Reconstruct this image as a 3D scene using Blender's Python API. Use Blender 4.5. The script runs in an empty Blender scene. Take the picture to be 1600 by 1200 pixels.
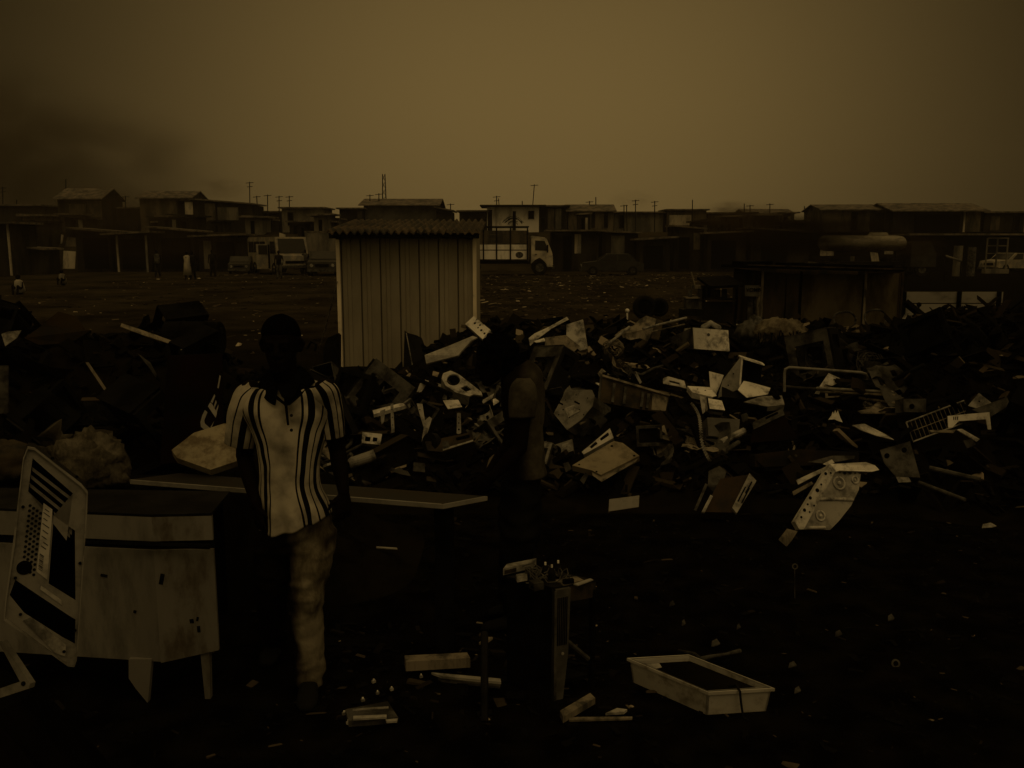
import bpy, bmesh, math, random
from mathutils import Vector as V, Matrix, noise
from mathutils.geometry import tessellate_polygon
R = math.radians
random.seed(7)
sc = bpy.context.scene
# ------------------------------------------------------------------ camera
CAM = V((0, 0, 2.1)); F = 1400.0
TH = math.atan(220 / 1400)
cd = bpy.data.cameras.new('camera'); co = bpy.data.objects.new('camera', cd); sc.collection.objects.link(co)
cd.sensor_width = 36; cd.lens = 36 * F / 1600; cd.clip_start = .05; cd.clip_end = 2000
co.location = CAM; co.rotation_euler = (R(90) - TH, 0, 0); sc.camera = co
# ------------------------------------------------------------------ world
SUN_EL, SUN_AZ = R(52), R(150)          # azimuth clockwise from +Y: behind the camera, to its right
w = bpy.data.worlds.new('World'); sc.world = w; w.use_nodes = True
wt = w.node_tree; wt.nodes.clear()
def wn(t, **k):
    n = wt.nodes.new(t)
    for a, b in k.items(): setattr(n, a, b)
    return n
def wmath(op, a, b=None, c=None):
    n = wn('ShaderNodeMath', operation=op)
    for i, x in enumerate((a, b, c)):
        if x is None: continue
        if isinstance(x, (int, float)): n.inputs[i].default_value = x
        else: wt.links.new(x, n.inputs[i])
    return n.outputs[0]
out = wn('ShaderNodeOutputWorld'); bg = wn('ShaderNodeBackground'); bg.inputs[1].default_value = .1
sky = wn('ShaderNodeTexSky', sky_type='NISHITA', sun_disc=False, sun_elevation=SUN_EL, sun_rotation=SUN_AZ, air_density=1, dust_density=6)
bw = wn('ShaderNodeRGBToBW'); wt.links.new(sky.outputs[0], bw.inputs[0])
tc = wn('ShaderNodeTexCoord'); nrm = wn('ShaderNodeVectorMath', operation='NORMALIZE'); wt.links.new(tc.outputs['Generated'], nrm.inputs[0])
sep = wn('ShaderNodeSeparateXYZ'); wt.links.new(nrm.outputs[0], sep.inputs[0])
# smog lit from behind: a warm glow low in the view, dim towards the sides, brighter overhead
az = wmath('ARCTAN2', sep.outputs[0], sep.outputs[1]); el = wmath('ARCSINE', sep.outputs[2])
da = wmath('DIVIDE', wmath('SUBTRACT', az, R(1.5)), R(23.5)); de = wmath('DIVIDE', wmath('SUBTRACT', el, R(7)), R(20))
g = wmath('EXPONENT', wmath('MULTIPLY', wmath('ADD', wmath('POWER', wmath('ABSOLUTE', da), 2.4), wmath('MULTIPLY', de, de)), -1.0))
dome = wn('ShaderNodeMapRange', interpolation_type='SMOOTHSTEP'); wt.links.new(el, dome.inputs[0])
dome.inputs[1].default_value = R(16); dome.inputs[2].default_value = R(60); dome.inputs[3].default_value = 0; dome.inputs[4].default_value = 1
back = wn('ShaderNodeMapRange', interpolation_type='SMOOTHSTEP'); wt.links.new(sep.outputs[1], back.inputs[0])
back.inputs[1].default_value = .75; back.inputs[2].default_value = -.6; back.inputs[3].default_value = 0; back.inputs[4].default_value = 1
GLOW, DOME, BACK, BASE = .59, .95, .5, .012
tot = wmath('ADD', wmath('ADD', wmath('MULTIPLY', g, GLOW), wmath('MULTIPLY', dome.outputs[0], DOME)), wmath('ADD', wmath('MULTIPLY', back.outputs[0], BACK), BASE))
# the Nishita sky only modulates it a little
mod = wmath('ADD', wmath('MULTIPLY', wmath('MINIMUM', bw.outputs[0], 6), .05), .85)
tot = wmath('MULTIPLY', wmath('MULTIPLY', tot, mod), 10.0)
tint = wn('ShaderNodeVectorMath', operation='SCALE'); tint.inputs[0].default_value = (1.0, .645, .21); wt.links.new(tot, tint.inputs[3])
wt.links.new(tint.outputs[0], bg.inputs[0]); wt.links.new(bg.outputs[0], out.inputs[0])
# ------------------------------------------------------------------ sun (overcast, soft)
sl = bpy.data.lights.new('sun', 'SUN'); sl.energy = .6; sl.angle = R(25); sl.color = (1.0, .66, .27)
so = bpy.data.objects.new('sun', sl); sc.collection.objects.link(so)
sd = V((math.sin(SUN_AZ) * math.cos(SUN_EL), math.cos(SUN_AZ) * math.cos(SUN_EL), math.sin(SUN_EL)))
so.rotation_euler = sd.to_track_quat('Z', 'Y').to_euler(); so.location = (6, -6, 12)
sc.view_settings.view_transform = 'Standard'; sc.view_settings.look = 'None'; sc.view_settings.gamma = 1
sc.view_settings.exposure = -2.0
sc.cycles.max_bounces = 6; sc.cycles.diffuse_bounces = 3; sc.cycles.volume_bounces = 1; sc.cycles.transparent_max_bounces = 8
sc.cycles.use_denoising = True
# ------------------------------------------------------------------ pixel helpers (pixels of the 1600x1200 photograph)
FW = V((0, math.cos(TH), -math.sin(TH))); UP = V((0, math.sin(TH), math.cos(TH)))
def ray(px, py): return V(((px - 800) / F, 0, 0)) + UP * ((600 - py) / F) + FW
def at(px, py, Y):
    d = ray(px, py); return CAM + d * (Y / d.y)
def onz(px, py, z=0):
    d = ray(px, py); return CAM + d * ((z - CAM.z) / d.z)
# ------------------------------------------------------------------ materials
MATS = {}
def mat(name, col, rough=.75, spec=.15, dirt=None, amt=.5, scale=4.0, bump=0.0, metal=0.0, stretch=(1, 1, 1), var=0.0, sharp=.12):
    m = bpy.data.materials.new(name); m.use_nodes = True; nt = m.node_tree; b = nt.nodes['Principled BSDF']
    c = col if hasattr(col, '__len__') else (col, col, col)
    b.inputs['Base Color'].default_value = (*c, 1); b.inputs['Roughness'].default_value = rough
    b.inputs['Specular IOR Level'].default_value = spec; b.inputs['Metallic'].default_value = metal
    L = nt.links; N = nt.nodes.new
    tc = N('ShaderNodeTexCoord'); mp = N('ShaderNodeMapping'); mp.inputs['Scale'].default_value = stretch
    oi = N('ShaderNodeObjectInfo'); va = N('ShaderNodeVectorMath'); va.operation = 'MULTIPLY_ADD'
    va.inputs[0].default_value = (37, 19, 53)
    L.new(oi.outputs['Random'], va.inputs[1]); L.new(tc.outputs['Object'], va.inputs[2]); L.new(va.outputs[0], mp.inputs[0])
    if dirt is not None:
        d = dirt if hasattr(dirt, '__len__') else (dirt, dirt, dirt)
        n = N('ShaderNodeTexNoise'); n.inputs['Scale'].default_value = scale; n.inputs['Detail'].default_value = 9; n.inputs['Roughness'].default_value = .68
        L.new(mp.outputs[0], n.inputs[0])
        r = N('ShaderNodeMapRange'); r.interpolation_type = 'SMOOTHSTEP'; L.new(n.outputs[0], r.inputs[0])
        t = .5 + (.5 - amt) * .55
        r.inputs[1].default_value = t - sharp; r.inputs[2].default_value = t + sharp
        x = N('ShaderNodeMix'); x.data_type = 'RGBA'; L.new(r.outputs[0], x.inputs[0])
        x.inputs[6].default_value = (*c, 1); x.inputs[7].default_value = (*d, 1)
        # broad mottling
        n2 = N('ShaderNodeTexNoise'); n2.inputs['Scale'].default_value = scale * .35; n2.inputs['Detail'].default_value = 5; L.new(mp.outputs[0], n2.inputs[0])
        r2 = N('ShaderNodeMapRange'); L.new(n2.outputs[0], r2.inputs[0]); r2.inputs[1].default_value = .3; r2.inputs[2].default_value = .7; r2.inputs[3].default_value = .72; r2.inputs[4].default_value = 1.12
        h = N('ShaderNodeMix'); h.data_type = 'RGBA'; h.blend_type = 'MULTIPLY'; h.inputs[0].default_value = 1
        L.new(x.outputs[2], h.inputs[6]); L.new(r2.outputs[0], h.inputs[7]); L.new(h.outputs[2], b.inputs['Base Color'])
    if bump:
        nb = N('ShaderNodeTexNoise'); nb.inputs['Scale'].default_value = scale * 3; nb.inputs['Detail'].default_value = 6; L.new(mp.outputs[0], nb.inputs[0])
        bp = N('ShaderNodeBump'); bp.inputs['Strength'].default_value = bump; bp.inputs['Distance'].default_value = .02
        L.new(nb.outputs[0], bp.inputs['Height']); L.new(bp.outputs[0], b.inputs['Normal'])
    MATS[name] = m; return m
def island_mat(name, stops, spec=.05):
    m = bpy.data.materials.new(name); m.use_nodes = True; nt = m.node_tree; b = nt.nodes['Principled BSDF']
    b.inputs['Roughness'].default_value = .85; b.inputs['Specular IOR Level'].default_value = spec
    g = nt.nodes.new('ShaderNodeNewGeometry'); r = nt.nodes.new('ShaderNodeValToRGB'); r.color_ramp.interpolation = 'CONSTANT'
    e = r.color_ramp.elements
    e[0].position = 0; e[0].color = (*stops[0][1], 1); e[1].position = stops[1][0]; e[1].color = (*stops[1][1], 1)
    for p, c in stops[2:]:
        k = e.new(p); k.color = (*c, 1)
    nt.links.new(g.outputs['Random Per Island'], r.inputs[0]); nt.links.new(r.outputs[0], b.inputs['Base Color']); MATS[name] = m; return m
white = mat('chipped white enamel', .62, .5, .3, .10, .30, 9, .15)
white2 = mat('dirty white enamel', .48, .6, .2, .07, .42, 7, .2)
bright = mat('bare white sheet', .74, .5, .3, .16, .36, 9, .2)
cream = mat('grimy pale plastic', .34, .6, .2, .06, .45, 6, .2)
grey = mat('dull galvanised sheet', .24, .5, .3, .05, .45, 8, .25)
tan = mat('weathered board', (.22, .20, .17), .85, .1, .04, .45, 9, .3, stretch=(1, 1, .25))
brown = mat('rusty brown sheet', (.05, .04, .028), .8, .08, .015, .5, 6, .3)
dim = mat('sooty grey sheet', .09, .75, .08, .02, .5, 6, .3)
black = mat('soot black metal', .007, .8, .03, .002, .5, 6, .3)
blackp = mat('dark plastic', .012, .6, .06, .004, .5, 5, .1)
maroon = mat('dark maroon board', (.010, .0045, .003), .8, .03, .004, .5, 3, .1)
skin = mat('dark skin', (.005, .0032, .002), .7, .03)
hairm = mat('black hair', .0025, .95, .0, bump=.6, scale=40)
void = mat('dark interior', .003, .95, 0)
glass = mat('dark window glass', .02, .25, .25)
rubber = mat('black rubber', .008, .8, .05)
roofm = mat('corrugated roof sheet', (.17, .15, .13), .75, .1, .05, .5, 2, .2)
wallA = mat('weathered plywood wall', (.12, .105, .085), .9, .05, .035, .5, 1.2, .2, stretch=(1, 1, .3))
wallB = mat('dark plank wall', (.03, .027, .021), .9, .05, .01, .5, 1.4, .2, stretch=(1, 1, .3))
wallC = mat('pale boarded wall', (.45, .42, .36), .85, .05, .16, .45, 1.3, .1, stretch=(1, 1, .3))
wallD = mat('grey sheet wall', (.18, .17, .15), .85, .05, .07, .5, 1.0, .1, stretch=(1, 1, .3))
wallW = mat('whitewashed boards', .7, .8, .05, .3, .35, 1.5, .1, stretch=(1, 1, .3))
poleM = mat('thin dark pole', .02, .9, .02)
paintW = mat('dusty cream vehicle paint', (.5, .47, .4), .5, .2, .22, .4, 2)
paintT = mat('dusty tan vehicle paint', (.32, .29, .23), .6, .15, .16, .5, 2)
paintD = mat('dark vehicle paint', .03, .5, .15, .015, .4, 2)
# ------------------------------------------------------------------ mesh helpers
WL = {}; SHOWN = []
class MB:
    def __init__(s, M=None): s.v = []; s.f = []; s.M = M; s.att = []
    def add(s, vs, fs):
        o = len(s.v)
        s.v += [(s.M @ V(p)) if s.M else V(p) for p in vs]
        s.f += [tuple(i + o for i in f) for f in fs]
    def box(s, c, d, rot=None, taper=1.0):
        c = V(c); hx, hy, hz = d[0] / 2, d[1] / 2, d[2] / 2; q = []
        for z in (-hz, hz):
            t = taper if z > 0 else 1
            for x, y in ((-hx, -hy), (hx, -hy), (hx, hy), (-hx, hy)):
                p = V((x * t, y * t, z)); q.append(c + (rot @ p if rot else p))
        s.add(q, [(3, 2, 1, 0), (4, 5, 6, 7), (0, 1, 5, 4), (1, 2, 6, 5), (2, 3, 7, 6), (3, 0, 4, 7)])
    def slab(s, loops, off):
        """extrude a polygon (first loop) with holes by the vector off"""
        loops = [[V(p) for p in l] for l in loops]
        flat = [p for l in loops for p in l]; n = len(flat)
        tri = tessellate_polygon(loops)
        nrm = V((0, 0, 0)); l0 = loops[0]
        for i in range(len(l0)): nrm += (l0[i] - l0[0]).cross(l0[(i + 1) % len(l0)] - l0[0])
        fs = []
        for t in tri:
            a, b, c = (flat[i] for i in t)
            k = (b - a).cross(c - a).dot(off)
            t = tuple(t) if k < 0 else tuple(reversed(t))
            fs.append(t); fs.append(tuple(i + n for i in reversed(t)))
        o = 0
        for j, l in enumerate(loops):
            m = len(l)
            for i in range(m):
                a, b = o + i, o + (i + 1) % m
                fs.append((a, b, b + n, a + n))
            o += m
        s.add(flat + [p + V(off) for p in flat], fs)
    def tube(s, path, r, n=8, caps=True, ell=None):
        path = [V(p) for p in path]; m = len(path)
        rs = r if hasattr(r, '__len__') else [r] * m
        t0 = (path[1] - path[0]).normalized()
        u = t0.cross(V((0, 0, 1)))
        if u.length < .05: u = t0.cross(V((0, 1, 0)))
        u.normalize(); vs = []; fs = []
        for i, p in enumerate(path):
            t = (path[min(i + 1, m - 1)] - path[max(i - 1, 0)]).normalized()
            u = (u - t * u.dot(t)).normalized(); w_ = t.cross(u)
            for k in range(n):
                a = 2 * math.pi * k / n
                vs.append(p + (u * math.cos(a) + w_ * math.sin(a)) * rs[i])
        for i in range(m - 1):
            for k in range(n):
                fs.append((i * n + k, i * n + (k + 1) % n, (i + 1) * n + (k + 1) % n, (i + 1) * n + k))
        if caps: fs += [tuple(reversed(range(n))), tuple((m - 1) * n + k for k in range(n))]
        s.add(vs, fs)
    def limb(s, path, rs, n=14):
        """tube with rounded ends"""
        path = [V(p) for p in path]; P = []; Q = []
        d0 = (path[0] - path[1]).normalized(); d1 = (path[-1] - path[-2]).normalized()
        for a in (.98, .7): P.append(path[0] + d0 * rs[0] * a); Q.append(rs[0] * math.sqrt(1 - a * a))
        P += path; Q += list(rs)
        for a in (.7, .98): P.append(path[-1] + d1 * rs[-1] * a); Q.append(rs[-1] * math.sqrt(1 - a * a))
        s.tube(P, Q, n)
    def rings(s, rr, n=24, caps=True):
        """rr: list of (centre, axis a, axis b)"""
        vs = []; fs = []; m = len(rr)
        for c, a, b in rr:
            c, a, b = V(c), V(a), V(b)
            for k in range(n):
                t = 2 * math.pi * k / n; vs.append(c + a * math.cos(t) + b * math.sin(t))
        for i in range(m - 1):
            for k in range(n): fs.append((i * n + k, i * n + (k + 1) % n, (i + 1) * n + (k + 1) % n, (i + 1) * n + k))
        if caps: fs += [tuple(reversed(range(n))), tuple((m - 1) * n + k for k in range(n))]
        s.add(vs, fs)
    def ball(s, c, r, n=12):
        c = V(c); r = r if hasattr(r, '__len__') else (r, r, r); rr = []
        for i in range(1, n):
            a = math.pi * i / n
            rr.append((c - V((0, 0, r[2] * math.cos(a))), (r[0] * math.sin(a), 0, 0), (0, r[1] * math.sin(a), 0)))
        s.rings(rr, 2 * n)
    def disc(s, c, axis, r, th, n=20, hole=0):
        c = V(c); axis = V(axis).normalized(); u = axis.cross(V((0, 0, 1)))
        if u.length < .1: u = axis.cross(V((0, 1, 0)))
        u.normalize(); w_ = axis.cross(u)
        L = [[c + (u * math.cos(2 * math.pi * k / n) + w_ * math.sin(2 * math.pi * k / n)) * r for k in range(n)]]
        if hole: L.append([c + (u * math.cos(-2 * math.pi * k / n) + w_ * math.sin(-2 * math.pi * k / n)) * hole for k in range(n)])
        s.slab(L, axis * th)
    def build(s, name, m, parent=None, smooth=False, label=None, cat=None, group=None, kind=None, loc=None):
        me = bpy.data.meshes.new(name)
        if parent is not None: base = WL[parent]
        elif loc is not None: base = V(loc)
        else:
            xs = [p.x for p in s.v]; ys = [p.y for p in s.v]
            base = V(((min(xs) + max(xs)) / 2, (min(ys) + max(ys)) / 2, min(p.z for p in s.v)))
        me.from_pydata([p - base for p in s.v], [], s.f); me.update()
        o = bpy.data.objects.new(name, me); sc.collection.objects.link(o)
        if m: me.materials.append(m)
        if smooth:
            for p in me.polygons: p.use_smooth = True
        if parent is not None: o.parent = parent
        else: o.location = base
        WL[o] = base
        tag(o, label, cat, group, kind); return o
def tag(o, label=None, cat=None, group=None, kind=None):
    if label: o['label'] = label
    if cat: o['category'] = cat
    if group: o['group'] = group
    if kind: o['kind'] = kind
    return o
def thing(name, label, cat, loc, group=None):
    o = bpy.data.objects.new(name, None); o.empty_display_size = .2; sc.collection.objects.link(o); o.location = V(loc); WL[o] = V(loc)
    return tag(o, label, cat, group)
def copy_tree(o, parent=None):
    c = o.copy(); sc.collection.objects.link(c)
    if parent: c.parent = parent
    for ch in list(o.children): copy_tree(ch, c)
    return c
def evaluated(o, voxel, smooth_it=3):
    """fuse the overlapping pieces of a mesh object into one skin"""
    a = o.modifiers.new('r', 'REMESH'); a.mode = 'VOXEL'; a.voxel_size = voxel; a.use_smooth_shade = True
    b = o.modifiers.new('s', 'SMOOTH'); b.iterations = smooth_it; b.factor = .5
    dg = bpy.context.evaluated_depsgraph_get(); dg.update()
    me = bpy.data.meshes.new_from_object(o.evaluated_get(dg)); o.modifiers.clear(); old = o.data
    mats = [x for x in old.materials]; o.data = me; me.materials.clear()
    for x in mats: me.materials.append(x)
    for p in me.polygons: p.use_smooth = True
    bpy.data.meshes.remove(old); return o
def displace(o, fn):
    me = o.data; me.update(); ns = [v.normal.copy() for v in me.vertices]; b = WL[o]
    for v, n in zip(me.vertices, ns): v.co += n * fn(v.co + b, n)
    me.update()
def text_mesh(txt, size, th, name, m, parent, origin, ux, uy):
    """letters as a thin solid in the plane of ux, uy"""
    cu = bpy.data.curves.new('letters', 'FONT'); cu.body = txt; cu.size = size; cu.extrude = th; cu.align_x = 'CENTER'; cu.align_y = 'CENTER'; cu.offset = size * .012
    to = bpy.data.objects.new('letters', cu); sc.collection.objects.link(to)
    dg = bpy.context.evaluated_depsgraph_get(); dg.update()
    me = bpy.data.meshes.new_from_object(to.evaluated_get(dg)); bpy.data.objects.remove(to)
    uz = V(ux).cross(V(uy)).normalized()
    base = WL[parent]
    for v in me.vertices: v.co = V(origin) + V(ux) * v.co.x + V(uy) * v.co.y + uz * v.co.z - base
    o = bpy.data.objects.new(name, me); sc.collection.objects.link(o); me.materials.clear(); me.materials.append(m); o.parent = parent; WL[o] = base
    return o
# ------------------------------------------------------------------ ground and heaps
def sstep(a, b, x):
    t = max(0, min(1, (x - a) / (b - a))); return t * t * (3 - 2 * t)
def G(x, y):
    z = 3.0 * sstep(69.5, 76, y)
    z += .05 * noise.noise(V((x * .3, y * .3, 0))) * sstep(10, 22, y)
    z -= .5 * sstep(16, 24, y) * (1 - sstep(34, 50, y)) * .4
    return z
def bump_g(x, y, cx, cy, rx, ry, h, p=2.0):
    d = ((abs(x - cx) / rx) ** p + (abs(y - cy) / ry) ** p); return h * math.exp(-d)
def H0(x, y):
    # long central ridge from right of the shed to the right edge
    along = sstep(-2.3, -.3, x) * (1 - .35 * sstep(3.5, 8, x))
    front = sstep(6.2, 11.2, y); backs = 1 - sstep(11.6, 13.6, y)
    z = 1.02 * along * front * backs
    z = max(z, bump_g(x, y, -1.1, 8.3, 1.25, 1.1, .55, 3) )
    z = max(z, bump_g(x, y, -1.8, 12.2, 1.7, .9, .3, 3))
    z = max(z, bump_g(x, y, 5.0, 8.9, 1.7, 1.7, 1.42, 3))
    z = max(z, bump_g(x, y, -3.9, 8.0, 1.9, 1.25, 1.24, 4))
    z = max(z, bump_g(x, y, -2.6, 5.8, 1.5, .7, .86, 4))
    z = max(z, bump_g(x, y, -1.9, 2.5, .62, .40, .86, 4))
    return z
def H(x, y):
    z = H0(x, y)
    k = sstep(.02, .3, z)
    n = noise.noise(V((x * 1.7, y * 1.7, 3))) * .10 + noise.noise(V((x * 4.5, y * 4.5, 8))) * .05
    return z + n * k
def hit(px, py, Y0=2.0, Y1=60):
    d = ray(px, py); d = d / d.y; Y = Y0; st = .03
    while Y < Y1:
        p = CAM + d * Y
        if p.z <= max(H(p.x, p.y), G(p.x, p.y)): return p
        Y += st
    return CAM + d * Y1
soil = mat('oily charred soil', (.010, .0085, .006), .95, 0, (.004, .0035, .002), .5, 1.5, .5)
fieldm = bpy.data.materials.new('ground'); fieldm.use_nodes = True
nt = fieldm.node_tree; b = nt.nodes['Principled BSDF']; b.inputs['Roughness'].default_value = .95; b.inputs['Specular IOR Level'].default_value = 0
tcn = nt.nodes.new('ShaderNodeTexCoord'); n1 = nt.nodes.new('ShaderNodeTexNoise'); n1.inputs['Scale'].default_value = .35; n1.inputs['Detail'].default_value = 12; n1.inputs['Roughness'].default_value = .7
nt.links.new(tcn.outputs['Object'], n1.inputs[0])
sx = nt.nodes.new('ShaderNodeSeparateXYZ'); nt.links.new(tcn.outputs['Object'], sx.inputs[0])
mr = nt.nodes.new('ShaderNodeMapRange'); mr.inputs[1].default_value = 11; mr.inputs[2].default_value = 30; nt.links.new(sx.outputs[1], mr.inputs[0])
rA = nt.nodes.new('ShaderNodeValToRGB'); rA.color_ramp.elements[0].position = .38; rA.color_ramp.elements[1].position = .68
rA.color_ramp.elements[0].color = (.011, .0095, .006, 1); rA.color_ramp.elements[1].color = (.045, .038, .027, 1); nt.links.new(n1.outputs[0], rA.inputs[0])
n3 = nt.nodes.new('ShaderNodeTexNoise'); n3.inputs['Scale'].default_value = 5; n3.inputs['Detail'].default_value = 10; nt.links.new(tcn.outputs['Object'], n3.inputs[0])
rB = nt.nodes.new('ShaderNodeValToRGB'); rB.color_ramp.elements[0].position = .4; rB.color_ramp.elements[1].position = .72
rB.color_ramp.elements[0].color = (.002, .0018, .0012, 1); rB.color_ramp.elements[1].color = (.007, .006, .004, 1); nt.links.new(n3.outputs[0], rB.inputs[0])
bu = nt.nodes.new('ShaderNodeMath'); bu.operation = 'MULTIPLY_ADD'; bu.inputs[1].default_value = -.27; nt.links.new(sx.outputs[1], bu.inputs[0]); nt.links.new(sx.outputs[0], bu.inputs[2])
bn = nt.nodes.new('ShaderNodeMath'); bn.operation = 'MULTIPLY_ADD'; bn.inputs[1].default_value = 9; nt.links.new(n1.outputs[0], bn.inputs[0]); nt.links.new(bu.outputs[0], bn.inputs[2])
br = nt.nodes.new('ShaderNodeMapRange'); br.inputs[1].default_value = 4; br.inputs[2].default_value = 9; br.inputs[3].default_value = 1; br.inputs[4].default_value = 0; nt.links.new(bn.outputs[0], br.inputs[0])
bm_ = nt.nodes.new('ShaderNodeMath'); bm_.operation = 'MULTIPLY'; nt.links.new(mr.outputs[0], bm_.inputs[0]); nt.links.new(br.outputs[0], bm_.inputs[1])
mx = nt.nodes.new('ShaderNodeMix'); mx.data_type = 'RGBA'; nt.links.new(bm_.outputs[0], mx.inputs[0]); nt.links.new(rB.outputs[0], mx.inputs[6]); nt.links.new(rA.outputs[0], mx.inputs[7]); nt.links.new(mx.outputs[2], b.inputs['Base Color'])
bp = nt.nodes.new('ShaderNodeBump'); bp.inputs['Strength'].default_value = .6; bp.inputs['Distance'].default_value = .05; nt.links.new(n3.outputs[0], bp.inputs['Height']); nt.links.new(bp.outputs[0], b.inputs['Normal'])
def axis_pts(fine0, fine1, step, far0, far1):
    a = []; x = fine0
    while x <= fine1: a.append(x); x += step
    s = step * 1.3; x = a[-1]
    while x < far1: x += s; s *= 1.16; a.append(min(x, far1))
    s = step * 1.3; x = a[0]; pre = []
    while x > far0: x -= s; s *= 1.16; pre.append(max(x, far0))
    return pre[::-1] + a
gx = axis_pts(-12, 12, .6, -180, 180); gy = axis_pts(-3, 20, .6, -4, 60); gy = [y for y in gy if y < 60] + [60 + i * 1.0 for i in range(25)] + [90, 100, 120, 150, 200, 280]
mb = MB()
mb.add([(x, y, G(x, y)) for y in gy for x in gx], [(j * len(gx) + i, j * len(gx) + i + 1, (j + 1) * len(gx) + i + 1, (j + 1) * len(gx) + i) for j in range(len(gy) - 1) for i in range(len(gx) - 1)])
mb.build('ground', fieldm, smooth=True, kind='structure', loc=(0, 0, 0))
# heap body
mb = MB(); st = .07; nx = int(13.5 / st); ny = int(12.6 / st)
vs = []
for j in range(ny):
    for i in range(nx):
        x = -6.0 + i * st; y = 1.6 + j * st; z0 = H0(x, y); k = sstep(.03, .3, z0)
        z = H(x, y) + k * (.05 * noise.cell(V((x * 6, y * 6, 1))) + .04 * noise.noise(V((x * 11, y * 11, 4)))) - .04
        vs.append((x, y, z))
fs = []
for j in range(ny - 1):
    for i in range(nx - 1):
        q = (j * nx + i, j * nx + i + 1, (j + 1) * nx + i + 1, (j + 1) * nx + i)
        if max(vs[a][2] for a in q) > -.03: fs.append(q)
mb.add(vs, fs); mb.build('scrap_heap', soil, kind='stuff', loc=(0, 8, 0), label='black mounds of charred electronic scrap under the junk', cat='scrap heap')
# loose rubble on the heap and the ground
def inside(poly, x, y):
    r = False; j = len(poly) - 1
    for i in range(len(poly)):
        (xi, yi), (xj, yj) = poly[i], poly[j]
        if (yi > y) != (yj > y) and x < (xj - xi) * (y - yi) / (yj - yi) + xi: r = not r
        j = i
    return r
def hidden_by(p):
    """loose bits do not lie on top of the pieces that stick out of the heap"""
    d = p - CAM; z = d.dot(FW); px, py = 800 + d.x / z * F, 600 - d.dot(UP) / z * F
    return any(p.y < y + .25 and inside(poly, px, py) for poly, y in SHOWN)
def chips(name, n, area, size, m, zf, label, cat, keep=lambda x, y: True, flat=False, elong=4):
    mb = MB(); c = 0
    while c < n:
        x = random.uniform(area[0], area[1]); y = random.uniform(area[2], area[3])
        if not keep(x, y): continue
        if hidden_by(V((x, y, zf(x, y) + .03))): continue
        c += 1; s_ = size[0] * (size[1] / size[0]) ** (random.random() ** 2)
        d = (s_ * random.uniform(1, elong), s_ * random.uniform(.4, 1.2), s_ * random.uniform(.05, .35))
        a = .25 if flat else .9
        rot = Matrix.Rotation(random.uniform(0, 6.28), 3, 'Z') @ Matrix.Rotation(random.uniform(-a, a), 3, 'X') @ Matrix.Rotation(random.uniform(-a, a), 3, 'Y')
        mb.box((x, y, zf(x, y) + s_ * .15), d, rot, random.choice((1, 1, .8, .5)))
    return mb.build(name, m, kind='stuff', label=label, cat=cat, loc=(0, 0, 0))
dk = (.003, .0027, .002)
rub = island_mat('mixed scrap fragments', [(0, dk), (.58, (.006, .005, .0035)), (.78, (.015, .0125, .009)), (.89, (.035, .03, .022)), (.95, (.09, .078, .06)), (.98, (.25, .22, .18))])
rubd = island_mat('sooty scrap fragments', [(0, dk), (.7, (.006, .005, .003)), (.9, (.014, .011, .008)), (.975, (.05, .04, .03)), (.993, (.2, .18, .15))])
grit = island_mat('ground litter', [(0, dk), (.86, (.012, .010, .007)), (.95, (.06, .05, .04)), (.994, (.2, .18, .15))])
lit = island_mat('field litter', [(0, (.02, .017, .012)), (.5, (.05, .04, .03)), (.8, (.12, .10, .08)), (.95, (.4, .36, .3))])
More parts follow.
